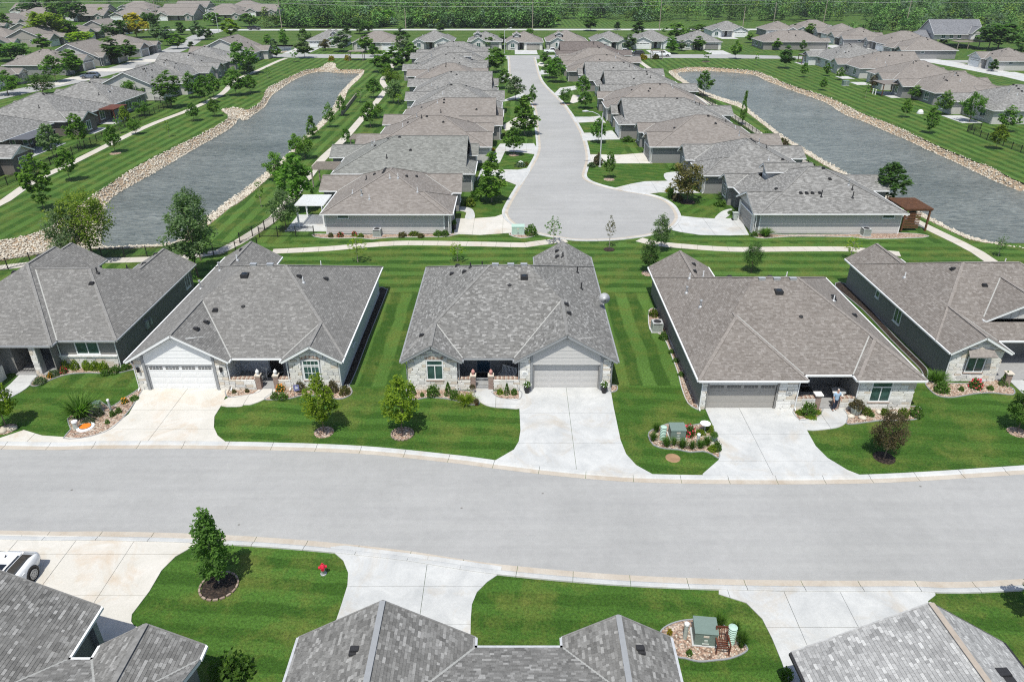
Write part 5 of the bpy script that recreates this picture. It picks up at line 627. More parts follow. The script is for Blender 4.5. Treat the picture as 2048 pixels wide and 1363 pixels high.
def tabs(polys,keep=None):
    V=[];tone=[]; inner=[]
    w,e=.33,.145
    for i,s,(a,b,k),p in polys:
        g=math.hypot(a,b); ux,uy=(-b/g,a/g); dx,dy=(a/g,b/g); sl=math.sqrt(1+g*g)
        q=[(x*ux+y*uy,(x*dx+y*dy)*sl) for x,y in p]; q=ccw(q)
        u0,u1=min(t[0] for t in q),max(t[0] for t in q); v0,v1=min(t[1] for t in q),max(t[1] for t in q)
        ed=[]
        for n in range(len(q)):
            (ax,ay),(bx,by)=q[n],q[(n+1)%len(q)]; l=math.hypot(bx-ax,by-ay)
            if l>1e-6: ed.append((-(by-ay)/l,(bx-ax)/l,-(-(by-ay)*ax+(bx-ax)*ay)/l))
        def W3(u,v,lift,ux=ux,uy=uy,dx=dx,dy=dy,sl=sl,a=a,b=b,k=k): x=ux*u+dx*v/sl; y=uy*u+dy*v/sl; return (x,y,a*x+b*y+k+lift)
        for r in range(math.floor(v0/e),math.ceil(v1/e)):
            rr=random.Random(r*7919+i*101+ord(s)); uu=-30.
            while uu<u1:
                wd=rr.choice((.13,.17,.2,.24,.28,.32)); ua,ub=uu,uu+wd-.006; uu+=wd; x_=rr.random(); tn=rr.uniform(.30,.64) if x_<.60 else rr.uniform(.08,.32) if x_<.82 else rr.uniform(.62,.92)
                if ub<u0: continue
                va,vb=r*e,r*e+e
                cu,cv=(ua+ub)/2,(va+vb)/2; d=min(A*cu+B*cv+C for A,B,C in ed); hw=wd/2+.075
                if d<-hw: continue
                pg=[(ua,va),(ub,va),(ub,vb),(ua,vb)]
                if d<hw:
                    for A,B,C in ed:
                        pg=clip(pg,A,B,C)
                        if not pg: break
                    if not pg: continue
                lf=lambda v:.015-.011*(v-va)/e
                top=[W3(u,v,lf(v)) for u,v in pg]
                if keep and d>hw and keep(W3(cu,cv,0)): inner.append((W3,ua,ub,va,vb,tn)); continue
                V.append(top); tone.append(tn)
                lows=[(u,v) for u,v in pg if abs(v-va)<1e-4]
                if len(lows)>=2:
                    ul,ur=min(t[0] for t in lows),max(t[0] for t in lows); V.append([W3(ul,va,.0),W3(ur,va,.0),W3(ur,va,.015),W3(ul,va,.015)]); tone.append(.05)  # butt edge toned nearly darkest, painting in the shadow line of each course
    return V,tone,inner
def tabmesh(V,tone,mat):
    me=bpy.data.meshes.new('shingles'); vs=[p for f in V for p in f]; fs=[];n=0
    for f in V: fs.append(tuple(range(n,n+len(f)))); n+=len(f)
    me.from_pydata(vs,[],fs); me.materials.append(mat); a=me.attributes.new('tone','FLOAT','FACE'); a.data.foreach_set('value',tone); return me
def union_walls(rects,holes,z1):
    xs=sorted({v for r in rects+holes for v in r[:2]}); ys=sorted({v for r in rects+holes for v in r[2:4]})
    occ=lambda x,y:any(r[0]<x<r[1] and r[2]<y<r[3] for r in rects) and not any(r[0]<x<r[1] and r[2]<y<r[3] for r in holes)
    m=MB(); runs=[]
    g=[[occ((a+b)/2,(c+d)/2) for c,d in zip(ys,ys[1:])] for a,b in zip(xs,xs[1:])]
    nx,ny=len(xs)-1,len(ys)-1; at=lambda i,j: 0<=i<nx and 0<=j<ny and g[i][j]
    for j in range(ny+1):
        i=0
        while i<nx:
            u,d=at(i,j),at(i,j-1)
            if u!=d:
                k=i
                while k+1<nx and at(k+1,j)==u and at(k+1,j-1)==d: k+=1
                a,b=xs[i],xs[k+1]; y=ys[j]
                m.face([(a,y,-.05),(b,y,-.05),(b,y,z1),(a,y,z1)] if u else [(b,y,-.05),(a,y,-.05),(a,y,z1),(b,y,z1)]); runs.append(('F' if u else 'B',a,b,y)); i=k
            i+=1
    for i in range(nx+1):
        j=0
        while j<ny:
            u,d=at(i,j),at(i-1,j)
            if u!=d:
                k=j
                while k+1<ny and at(i,k+1)==u and at(i-1,k+1)==d: k+=1
                a,b=ys[j],ys[k+1]; x=xs[i]
                m.face([(x,b,-.05),(x,a,-.05),(x,a,z1),(x,b,z1)] if u else [(x,a,-.05),(x,b,-.05),(x,b,z1),(x,a,z1)]); runs.append(('L' if u else 'R',a,b,x)); j=k
            j+=1
    return m,runs
def mirror(comps): return [(-c[1],-c[0],c[2],c[3],c[4].translate(str.maketrans('LR','RL')),*c[5:]) for c in comps]
UB={}
def ubox(name,mat,bev=0.,seed=0):
    k=(name,mat.name,seed)
    if k not in UB:
        bm=bmesh.new(); bmesh.ops.create_cube(bm,size=1)
        if bev:
            rr=random.Random(seed)
            for v in bm.verts: v.co+=Vector([rr.uniform(-.05,.05) for _ in range(3)])
            fr=[f for f in bm.faces if f.normal.y<-.5]; r=bmesh.ops.inset_individual(bm,faces=fr,thickness=.07,depth=0); 
            for f in fr:
                for v in f.verts: v.co.y-=.22+rr.uniform(0,.15)
        me=bpy.data.meshes.new(name); bm.to_mesh(me); bm.free(); me.materials.append(mat); UB[k]=me
    return UB[k]
def stones(par,x0,x1,z0,z1,y,holes=(),top=None,seed=1):
    rr=random.Random(seed); z=z0
    while z<z1-.06:
        h=rr.choice((.16,.2,.26,.3)); h=min(h,z1-z); x=x0-rr.uniform(0,.3)
        while x<x1:
            L=rr.uniform(.38,.85); a,b=max(x,x0),min(x+L,x1); x+=L
            if b-a<.07: continue
            for hx0,hx1,hz0,hz1 in holes:
                if z+h>hz0+.03 and z<hz1-.03 and b>hx0 and a<hx1:
                    if a<hx0-.06: b=hx0
                    elif b>hx1+.06: a=hx1
                    else: b=a
            if b-a<.07: continue
            hh=h
            if top:
                t=min(top(a),top(b))-z
                if t<.06: continue
                hh=min(h,t)
            o=link('stone',ubox('stone',rr.choice(M_STONE[:3]+M_STONE[:2]+M_STONE[3:]),1,rr.randrange(3)),par); o.scale=(b-a-.016,.09,hh-.016); o.location=((a+b)/2,y-.035,z+hh/2)
        z+=h
FACE={'F':(0,0,-1),'B':(math.pi,0,1),'L':(-math.pi/2,-1,0),'R':(math.pi/2,1,0)}
def window(par,face,s,at,z0,w,h,mull=1,grid=False,trans=0.,frame=M_WHITE,gl=M_GLASS,sill=True,deep=.0):
    """face F/B/L/R of the house; s = position along that wall, at = wall plane"""
    o=MB().box(-w/2,w/2,-.012,.02,0,h).build('window',gl,par)
    m=MB(); t=.09
    for a,b,c,d in ((-w/2-t,-w/2,-t,h+t),(w/2,w/2+t,-t,h+t),(-w/2,w/2,-t,0),(-w/2,w/2,h,h+t)): m.box(a,b,-.055,.015,c,d)
    for k in range(mull): x=-w/2+w*(k+1)/(mull+1); m.box(x-.035,x+.035,-.04,.01,0,h-trans)
    if trans: m.box(-w/2,w/2,-.045,.01,h-trans-.04,h-trans+.04)
    m.build('frame',frame,o)
    if grid:
        g=MB(); 
        for k in range(1,4): g.box(-w/2+w*k/4-.012,-w/2+w*k/4+.012,-.028,-.013,0,h)
        for k in range(1,3): g.box(-w/2,w/2,-.029,-.014,h*k/3-.012,h*k/3+.012)
        g.build('muntin',frame,o)
    if sill: MB().box(-w/2-.14,w/2+.14,-.10,.015,-t-.07,-t-.002).build('sill',frame if sill is True else sill,o)
    place(o,face,s,at,z0); return o
def place(o,face,s,at,z):
    rz=FACE[face][0]; o.rotation_euler=(0,0,rz)
    o.location={'F':(s,at,z),'B':(s,at,z),'L':(at,s,z),'R':(at,s,z)}[face]
def garage(par,face,s,at,w=4.88,h=2.13,col='white',wins=True,recess=.22,frame=M_WHITE):
    pm=M_WHITE if col=='white' else M_PAINT[col]
    o=MB().box(-w/2,w/2,.03,.06,.05,h).build('garage_door',pm,par); rows=4; rh=h/rows
    for k in range(rows):
        m=MB(); m.box(-w/2,w/2,0,.03,.06+k*rh,.05+(k+1)*rh-.012)
        if not(wins and k==rows-1):
            for q in range(4): x=-w/2+w*q/4; m.box(x+.12,x+w/4-.12,-.012,0,.06+k*rh+.12,(k+1)*rh-.09)
        m.build('door_panel',pm,o)
    if wins:
        for q in range(4):
            x=-w/2+w*q/4; wi=MB().box(x+.12,x+w/4-.12,-.012,.0,.05+3*rh+.14,h-.12).build('door_window',M_GLASSD,o)
            m=MB()
            for j in range(1,4): xx=x+.12+(w/4-.24)*j/4; m.box(xx-.012,xx+.012,-.02,-.012,.05+3*rh+.14,h-.12)
            m.box(x+.12,x+w/4-.12,-.021,-.013,.05+3*rh+.14+(rh-.31)/2,.05+3*rh+.16+(rh-.31)/2); m.build('muntin',pm,wi)
    m=MB(); m.box(-w/2-.13,-w/2,-.09,.03,.0,h+.13); m.box(w/2,w/2+.13,-.09,.03,.0,h+.13); m.box(-w/2,w/2,-.09,.03,h,h+.13); m.build('frame',frame,o)
    place(o,face,s,at,0); return o
def plaque(par,x,y,z,dark=False):
    o=MB().box(-.24,.24,-.05,.02,0,.34).build('house_number',M_GTRIM if dark else M_STONE[0],par,loc=(x,y,z)); MB().box(-.19,.19,-.058,-.05,.06,.28).build('face',M_GTRIM if 0 else (M_STONE[2] if dark else M_WHITE),o)
    m=MB()
    for k in range(4): m.box(-.12+k*.065,-.12+k*.065+.04,-.063,-.058,.12,.20)
    m.build('numerals',M_BLACK,o)
def downspout(par,x,y,dx=0,dy=0,mat=None,h=2.6,kick=(0,-.25)):
    MB().tube([(x+dx,y+dy,h),(x+dx,y+dy,h-.12),(x,y,h-.35),(x,y,.25),(x+kick[0],y+kick[1],.08)],.045,6).build('downspout',mat or M_WHITE,par)
def lantern(par,x,y,z): MB().box(-.07,.07,-.2,-.04,0,.3).box(-.1,.1,-.23,0,.3,.34).box(-.03,.03,-.06,.02,.1,.2).build('wall_lantern',M_BLACK,par,loc=(x,y,z))
def roof_bits(par,comps,vents=(),pipes=(),ridge=(),sky=()):
    for x,y in vents:
        z=height(comps,x,y)
        if z: 
            m=MB(); m.box(-.22,.22,-.2,.2,-.05,.06); m.box(-.16,.16,-.14,.1,.06,.17); m.build('roof_vent',M_DKMETAL,par,loc=(x,y,z))
    for x,y,h,c in pipes:
        z=height(comps,x,y)
        if z:
            o=MB().tube([(0,0,-.1),(0,0,h)],.06 if c!='w' else .045,7).build('vent_pipe',M_GALV if c=='g' else M_WHITE if c=='w' else M_DKMETAL,par,loc=(x,y,z)); MB().lathe([(.19,-.08),(.17,.04),(.08,.1)],8).build('flashing',M_DKMETAL if c=='d' else M_GALV,o)
            if c=='g': MB().lathe([(.11,h-.02),(.12,h+.1),(.04,h+.13)],8).build('cap',M_GALV,o)
    for x,y in ridge:
        z=height(comps,x,y)
        if z: MB().box(-.25,.25,-.16,.16,-.05,.13).box(-.28,.28,-.19,.19,.13,.16).build('ridge_vent',M_GALV,par,loc=(x,y,z))
    for x,y in sky:
        z=height(comps,x,y)
        if z: o=MB().box(-.3,.3,-.3,.3,-.2,.2).build('sun_tunnel',M_DKMETAL,par,loc=(x,y,z)); MB().lathe([(.22,.2),(.18,.27),(.05,.3)],10).build('dome',M_GLASSD,o)
HOUSES={}
def house(label,loc,rz,comps,roof='gray',wall='mid',near=False,porch=(),gtr=M_WHITE,gable='lightgray',inset=.42,ix=None,cat='house',group=None,keep=None,nocap=False,hmin=2.78,lvl=1,clipy=None,name='house',cap=None):
    h=thing(name,loc,rz,label,cat,group)
    polys=roofpolys(comps); mat=M_SH[roof] if near else M_SH[roof+'_far']
    m=MB(); uvs=[]
    for i,s,(a,b,k),p in polys:
        p=ccw(p); m.face([(x,y,a*x+b*y+k) for x,y in p]); g=math.hypot(a,b); sl=math.sqrt(1+g*g)
        uvs+=[((-b*x+a*y)/g,(a*x+b*y)/g*sl) for x,y in p]
    rf=m.mesh('roof',M_SH[roof+'_far']); uv=rf.uv_layers.new(name='UVMap'); uv.data.foreach_set('uv',[c for q in uvs for c in q]); ro=link('roof',rf,h)
    if near:
        pol=polys if not clipy else [(i,s,k,q) for i,s,k,p in polys for q in [clip(p,0,-1,clipy)] if q]
        V,tn,inner=tabs(pol,keep and (lambda q:keep(q)))
        if inner:
            inner.sort(key=lambda t:t[0](t[1],t[3],0)[1]); take=inner[:300]; um={}
            for it in inner[300:]:
                W3,ua,ub,va,vb,t=it; V.append([W3(ua,va,.024),W3(ub,va,.024),W3(ub,vb,.004),W3(ua,vb,.004)]); tn.append(t); V.append([W3(ua,va,0),W3(ub,va,0),W3(ub,va,.024),W3(ua,va,.024)]); tn.append(0.)  # darkest tone on the front edge is painted course shadow
            for W3,ua,ub,va,vb,t in take:
                q=int(t*5.99)
                if q not in um:
                    a_=MB(); a_.face([(-.5,0,.024),(.5,0,.024),(.5,1,.004),(-.5,1,.004)]); a_.face([(-.5,0,0),(.5,0,0),(.5,0,.024),(-.5,0,.024)]); me=a_.mesh('shingle',M_SH[roof]); at=me.attributes.new('tone','FLOAT','FACE'); at.data.foreach_set('value',[q/5.5,0.]); um[q]=me  # front edge face carries the painted course shadow in its tone
                o=link('shingle',um[q],ro); p0=Vector(W3((ua+ub)/2,va,0)); ex=(Vector(W3(ub,va,0))-Vector(W3(ua,va,0))); ey=Vector(W3((ua+ub)/2,vb,0))-p0; ez=ex.cross(ey).normalized()
                if ez.z<0: ez=-ez
                M=Matrix.Identity(4); 
                for r_ in range(3): M[r_][0]=ex[r_]; M[r_][1]=ey[r_]; M[r_][2]=ez[r_]; M[r_][3]=p0[r_]
                o.matrix_local=M
        o=link('shingles',tabmesh(V,tn,M_SH[roof]),ro,kind='stuff')
    # eaves, rakes, hips, valleys
    caps=MB(); sof=MB()
    for n,(i,s,(a,b,k),p) in enumerate(polys):
        c=comps[i]; p=ccw(p); Z=lambda x,y:a*x+b*y+k
        if near: sof.face([(x,y,Z(x,y)-.17) for x,y in p][::-1])
        for e in range(len(p)):
            q,r=p[e],p[(e+1)%len(p)]; L=math.hypot(r[0]-q[0],r[1]-q[1])
            if L<.05: continue
            mx,my=(q[0]+r[0])/2,(q[1]+r[1])/2; nx,ny=(r[1]-q[1])/L,-(r[0]-q[0])/L
            side=None
            for sd,hit in (('L',abs(q[0]-c[0])<1e-3 and abs(r[0]-c[0])<1e-3),('R',abs(q[0]-c[1])<1e-3 and abs(r[0]-c[1])<1e-3),('F',abs(q[1]-c[2])<1e-3 and abs(r[1]-c[2])<1e-3),('B',abs(q[1]-c[3])<1e-3 and abs(r[1]-c[3])<1e-3)):
                if hit: side=sd
            if side:
                ho=height(comps,mx+nx*.05,my+ny*.05)
                if ho is not None and ho>Z(mx,my)-.02: continue
                zq,zr=Z(*q),Z(*r)
                if side==s: MB().bar((q[0]+nx*.06,q[1]+ny*.06,zq-.065),(r[0]+nx*.06,r[1]+ny*.06,zr-.065),.11,.12).build('gutter',gtr,h)
                else: MB().bar((q[0]+nx*.015,q[1]+ny*.015,zq-.10),(r[0]+nx*.015,r[1]+ny*.015,zr-.10),.05,.22).build('fascia',gtr,h); caps.bar((q[0]+nx*.02,q[1]+ny*.02,zq+.012),(r[0]+nx*.02,r[1]+ny*.02,zr+.012),.07,.03,1)
                continue
            for n2,(i2,s2,(a2,b2,k2),p2) in enumerate(polys):
                if n2==n or (abs(a2-a)<1e-6 and abs(b2-b)<1e-6): continue
                if abs(a2*mx+b2*my+k2-Z(mx,my))>5e-3: continue
                d=polydist(np.array([[mx,my]]),p2)[0]
                if d>2e-3: continue
                tx,ty=mx-nx*.02,my-ny*.02
                cvx=a2*tx+b2*ty+k2>Z(tx,ty)
                A=(q[0],q[1],Z(*q)+.015+.001*(n%5)); B_=(r[0],r[1],Z(*r)+.015+.001*(n%5))
                if cvx and n<n2: caps.bar(A,B_,.24,.035,0)
                elif not cvx and n<n2 : MB().bar(A,B_,.13,.012).build('valley',M_VALLEY,h)
                break
    if caps.f and not nocap: caps.build('ridge_cap',[cap or M_CAP[roof],M_CAP[roof]],h)
    if sof.f: sof.build('soffit',gtr,h)
    # walls
    rects=[]
    for c in comps:
        if (c[5].get('z',2.7) if len(c)>5 else 2.7)<3.2 and not(len(c)>5 and c[5].get('nowall')): rects.append((c[0]+(ix or inset),c[1]-(ix or inset),c[2]+inset,c[3]-inset))
    m,runs=union_walls(rects,list(porch),hmin); m.build('wall',M_SID[wall],h)
    for c in comps:      # gable ends
        t=c[4]; o=c[5] if len(c)>5 else {}; z=o.get('z',2.7); ps=planes(c)
        for sd,miss in (('F','F' not in t),('B','B' not in t)):
            if not miss or 'L' not in t or 'R' not in t: continue
            y=c[2] if sd=='F' else c[3]; pl=o.get('pl',o.get('ps',.58)); pr=o.get('pr',o.get('ps',.58)); xm=(pl*c[0]+pr*c[1])/(pl+pr); zr=z+pl*(xm-c[0])
            oth=[height([k],xm,y) for k in comps if k is not c]
            if any(v is not None and v>zr-.15 for v in oth): continue
            yi=y+inset*(1 if sd=='F' else -1); dd=-.03 if sd=='F' else .03
            x0,x1=c[0]+inset,c[1]-inset; pts=[(x0,z-.02),(x1,z-.02),(x1,z+pr*inset-.1),(xm,zr-.1),(x0,z+pl*inset-.1)]
            g=MB(); f=[(x,yi+dd,zz) for x,zz in pts]; bk=[(x,yi+.03 if sd=='F' else yi-.03,zz) for x,zz in pts]; g.face(f if sd=='F' else f[::-1])
            for q in range(5): g.face([f[q],bk[q],bk[(q+1)%5],f[(q+1)%5]])
            g.build('gable_wall',M_SID[gable],h)
        for sd,miss in (('L','L' not in t),('R','R' not in t)):
            if not miss or 'F' not in t or 'B' not in t: continue
            x=c[0] if sd=='L' else c[1]; pf=o.get('pf',.4); pb=o.get('pb',.42); ym=(pf*c[2]+pb*c[3])/(pf+pb); zr=z+pf*(ym-c[2])
            oth=[height([k],x,ym) for k in comps if k is not c]
            if any(v is not None and v>zr-.15 for v in oth): continue
            xi=x+inset*(1 if sd=='L' else -1); dd=-.03 if sd=='L' else .03
            y0,y1=c[2]+inset,c[3]-inset; pts=[(y0,z-.02),(y1,z-.02),(y1,z+pb*inset-.1),(ym,zr-.1),(y0,z+pf*inset-.1)]
            g=MB(); f=[(xi+dd,y,zz) for y,zz in pts]; bk=[(xi-dd,y,zz) for y,zz in pts]; g.face(f[::-1] if sd=='L' else f)
            for q in range(5): g.face([f[q],bk[q],bk[(q+1)%5],f[(q+1)%5]])
            g.build('gable_wall',M_SID[gable],h)
    h['_n']=len(polys); del h['_n']
    return h,runs
def boards(par,face,a,b,at,z0,z1,row,mat,top=None,out=.02):
    """lap siding boards, one object each"""
    z=z0
    def lim(zz):
        x0,x1=a,b
        if top:
            while x0<x1 and top(x0)<zz: x0+=.01
            while x1>x0 and top(x1)<zz: x1-=.01
        return x0,x1
    while z<z1-.03:
        zt=min(z+row,z1); (x0,x1),(x2,x3)=lim(z),lim(zt)
        if x1-x0<=.1: break
        c=(x0+x1)/2; x0-=c;x1-=c;x2-=c;x3-=c;h=zt-z
        if x3-x2<.02: x2=x3=(x2+x3)/2
        m=MB(); m.face([(x0,-out,0),(x1,-out,0),(x3,-.004,h),(x2,-.004,h)]); m.face([(x0,0,0),(x1,0,0),(x1,-out,0),(x0,-out,0)]); m.face([(x0,-out,0),(x2,-.004,h),(x2,0,h),(x0,0,0)]); m.face([(x1,-out,0),(x1,0,0),(x3,0,h),(x3,-.004,h)])
        o=m.build('siding_board',mat,par); place(o,face,c,at,z); z+=row
def porchbits(par,x0,x1,y,dep,px,doorx,door,base=M_PORCH,gate=False,cap=M_BRICK,capsz=.46,hh=.92,seed=3,ornament=None):
    MB().box(x0,x1,y+.03,y+dep-.02,.0,.13).build('porch_floor',base,par)
    yb=y+dep
    o=MB().box(doorx-.5,doorx+.5,yb-.05,yb-.01,.13,2.25).build('front_door',door,par); MB().box(doorx-.62,doorx-.5,yb-.08,yb,.13,2.37).box(doorx+.5,doorx+.62,yb-.08,yb,.13,2.37).box(doorx-.5,doorx+.5,yb-.08,yb,2.25,2.37).build('frame',M_GTRIM,o); MB().box(doorx+.36,doorx+.42,yb-.12,yb-.05,1.05,1.15).build('handle',M_GALV,o)
    MB().box(doorx-.55,doorx+.55,yb-1.0,yb-.3,.131,.15).build('door_mat',M_DARKD,par)
    for a,b in ((x0,px[0]-.2),(px[1]+.2,x1)):
        wl=MB().box(a,b,y+.03,y+.3,0,hh).build('porch_wall',M_MORT,par); stones(par,a,b,.02,hh-.02,y+.03,seed=seed+int(a*7))
        n=int((b-a)/.105); 
        for k in range(n): link('cap_brick',ubox('cap_brick',M_BRK[(k*7)%3]),wl).matrix_local=Matrix.Translation((a+(k+.5)*(b-a)/n,y+.16,hh+.04))@Matrix.Diagonal(((b-a)/n-.014,.36,.08,1))
    for x in px:
        p=MB().box(x-.19,x+.19,y-.06,y+.34,0,1.18).build('brick_pillar',M_BRICK,par); MB().box(x-capsz/2,x+capsz/2,y+.14-capsz/2,y+.14+capsz/2,1.18,1.27).build('cap_stone',M_STONE[0] if not ornament else M_STONE[3],p)
    if gate:
        g=MB(); a,b=px[0]+.2,px[1]-.2
        g.box(a,b,y+.1,y+.13,.2,.23); g.box(a,b,y+.1,y+.13,.92,.95); n=11
        for k in range(n+1): x=a+(b-a)*k/n; g.box(x-.009,x+.009,y+.106,y+.124,.14,.98)
        g.build('gate',M_ALU,par)
M_BRK=[plain('cap_brick_%s'%n,c,.9) for n,c in (('tan',(.40,.31,.25)),('red',(.30,.19,.145)),('pale',(.50,.43,.36)))]
# ---- the five front houses; local x right, local y away from the street, front wall at y=.0
def villa(mir=False,W2=8.06,D1=18.2): 
    c=[(-W2,W2,.1,D1,'LRFB'),(-W2,-3.5,-.42,7,'LR'),(.36,W2,-.42,9,'LR'),(2.4,W2,13.5,20.8,'LR')]
    return mirror(c) if mir else c
def top_of(c,ps=.58,ins=.0,z=2.7,dz=-.42):
    return lambda x:z+min(ps*(x-c[0]),ps*(c[1]-x))+dz+.2
def front_villa(label,xc,yf,mir,roof,wall,gcol,gwin,trim,number=None,door=M_BLUED,arch=False,gate=False):
    cs=villa(mir); s=-1 if mir else 1
    po=[(-3.9,.78,-.3,2.6)]; po=[(-b,-a,c,d) if mir else (a,b,c,d) for a,b,c,d in po]
    po.append(tuple(sorted((s*1.84,s*6.74)))+(-1,.34 if gcol!='white' else .16))
    h,runs=house(label,(xc,yf,0),0,cs,roof,wall,True,po,gtr=trim,gable='lightgray' if gcol!='white' else 'white')
    X=lambda x:s*x
    gx=4.29
    garage(h,'F',X(gx),.24 if gcol!='white' else .06,4.9,2.1,gcol,gwin,frame=M_GTRIM)
    lr=lambda a,b:(min(X(a),X(b)),max(X(a),X(b)))
    gt=lambda x:2.7+min(.58*(s*x-.36),.58*(8.06-s*x))-.28
    lt=lambda x:2.7+min(.58*(s*x+8.06),.58*(-3.5-s*x))-.28
    pm=M_WHITE if gcol=='white' else M_PAINT['lightgray']
    a,b=lr(1.75,6.83); MB().box(a,b,-.03,.30,2.2,2.8).build('garage_header',M_GTRIM if gcol!='white' else M_WHITE,h); boards(h,'F',a,b,-.05,2.22,5.0,.30,pm,top=lambda x:gt(x)-.1)
    for x in (1.66,6.92): a,b=lr(x-.09,x+.09); MB().box(a,b,-.14,-.0,.05,gt(X(x))-.02).build('trim_board',M_GTRIM,h)
    for p,q in ((.78,1.57),(7.01,7.64)): a,b=lr(p,q); stones(h,a,b,.02,3.2,-.0,top=gt,seed=int(p*10)+int(xc)); 
    a,b=lr(-7.64,-3.92); wx=-5.6; hz=(1.0,2.62); hw=.62
    hole=[(X(wx)-hw-.02,X(wx)+hw+.02,hz[0]-.12,hz[1]+.1)]
    if arch: hole[0]=(X(wx)-hw-.14,X(wx)+hw+.14,.92,2.72)
    stones(h,a,b,.02,3.6,0,holes=hole,top=lt,seed=11+int(xc))
    window(h,'F',X(wx),-.045,hz[0],1.1,1.55,1,arch,.38,sill=M_BRK[0])
    hd=MB().box(X(wx)-.72,X(wx)+.72,-.075,-.0,2.66,2.72).build('window_header',M_MORT,h)
    for k in range(15):
        t=(k-7)/7.; zz=2.66+(.16*(1-t*t) if arch else .05); link('header_brick',ubox('cap_brick',M_BRK[k%3]),hd).matrix_local=Matrix.Translation((X(wx)+t*.68,-.05,zz+.11))@Matrix.Diagonal((.08,.12,.22,1))
    px=(-2.75,-1.4); px=tuple(sorted((X(px[0]),X(px[1])))); a,b=lr(-3.9,.78)
    porchbits(h,a,b,.0,2.6,px,X(-2.05),door,gate=gate,ornament=True,seed=int(xc)+40)
    for x in px: MB().lathe([(.1,0),(.06,.08),(.13,.16),(.15,.26),(.1,.36),(.02,.46)],10,(x,.14,1.27)).build('pillar_ornament',M_PINKS if gate else M_WHITE,h)
    plaque(h,X(1.17),-.08,1.35)
    for x in (-3.78,.7): downspout(h,X(x),-.02,0,.02,trim)
    downspout(h,X(7.7),-.1,X(.1)*1,-.05,trim); downspout(h,X(-7.7),-.1,X(-.1),-.05,trim)
    return h,cs,X
h3,c3,X3=front_villa('gray roofed house with blue front door, stone walls and white double driveway',-.2,46.5,False,'gray','mid','lightgray',False,M_GTRIM,gate=True)
roof_bits(h3,c3,[(-4.7,13.6),(-5.1,12.2),(-3.9,11.),(-6.7,2.2),(4.6,3.6),(4.5,5.1),(4.55,17.6),(4.6,19.)],[(-3.4,11.3,.45,'d'),(-2.6,16.3,.5,'d'),(6.2,10.4,.6,'d'),(6.15,14.,.6,'d'),(5,16.9,.5,'d'),(.0,7.2,.12,'d')],[(-1.2,9.4),(.1,9.4),(1.2,9.4)],[(1.2,8.0)])
h2,c2,X2=front_villa('gray roofed house with white garage door, arched window and stained driveway',-20.66,46.5,True,'soft','white','white',True,M_WHITE,door=M_DARKD,arch=True)
roof_bits(h2,c2,[(-3.2,1.6),(-3.0,3.),(-2.8,4.6),(4.6,10.4),(2.9,8.6),(-5.5,18.8)],[(-6.6,11.,.7,'g'),(-6.2,14.6,.7,'g'),(-5,16.,.6,'w'),(3.2,14.5,.5,'w'),(3.4,8.,.5,'w'),(-.7,5.,.1,'d')],[(-1.,9.4),(.4,9.4)],[(-1.4,8.2)])
for x in (-7.35,-1.15): lantern(h2,x,-.1,1.7)
window(h2,'R',5.2,7.64,1.2,.7,.9,1)
# house with the man
c4=[(-8.07,8.07,.4,18.3,'LRFB'),(-8.07,-.35,-.42,30,'LRF'),(3.2,8.07,-.42,30,'LRF'),(-8.07,-2.3,14,20.8,'LR')]
c4=[c4[0],(-8.07,-.35,-.42,12,'LRF'),(3.2,8.07,-.42,9,'LRF'),c4[3]]
h4,_=house('brown gray hipped house with taupe garage door, man standing at its porch',(21.3,43.8,0),0,c4,'brown','charcoal',True,[(-.78,3.62,-.3,3.2),(-7.15,-2.25,-1,.2)])
garage(h4,'F',-4.7,.12,4.9,2.08,'taupe',True)
stones(h4,-7.65,-7.28,.02,2.62,0,seed=5); stones(h4,-2.12,-.78,.02,2.62,0,seed=6); stones(h4,3.62,7.65,.02,2.62,0,holes=[(4.5,5.98,.66,2.45)],seed=8)
MB().box(-7.28,-2.12,-.04,.3,2.2,2.72).build('garage_header',M_GTRIM,h4)
window(h4,'F',5.24,-.045,.78,1.35,1.55,1,False,.4,sill=M_BRK[0])
porchbits(h4,-.78,3.62,.0,3.2,(.9,2.3),.95,M_DARKD,capsz=.58,seed=70)
plaque(h4,-1.35,-.08,1.3,True)
for x,kx in ((-7.66,-.2),(-.72,.1),(3.55,.1)): downspout(h4,x,-.1,kx,-.15 if x<-1 else 0)
roof_bits(h4,c4,[(-4.9,16.),(-4.4,18.4),(2.0,16.),(-1.9,15.2),(4.9,9.3),(5.3,10.3),(6,7.6)],[(-5.9,9.1,.5,'g'),(-6.3,12.4,.5,'g'),(-4.6,14.,.6,'w'),(-5.6,14.6,.5,'w'),(3.,14.8,.5,'w'),(4.6,8.6,.5,'w'),(.9,5.6,.1,'d')],[(-1.2,9.35),(0,9.35),(1.3,9.35)],[(-.2,8.)])
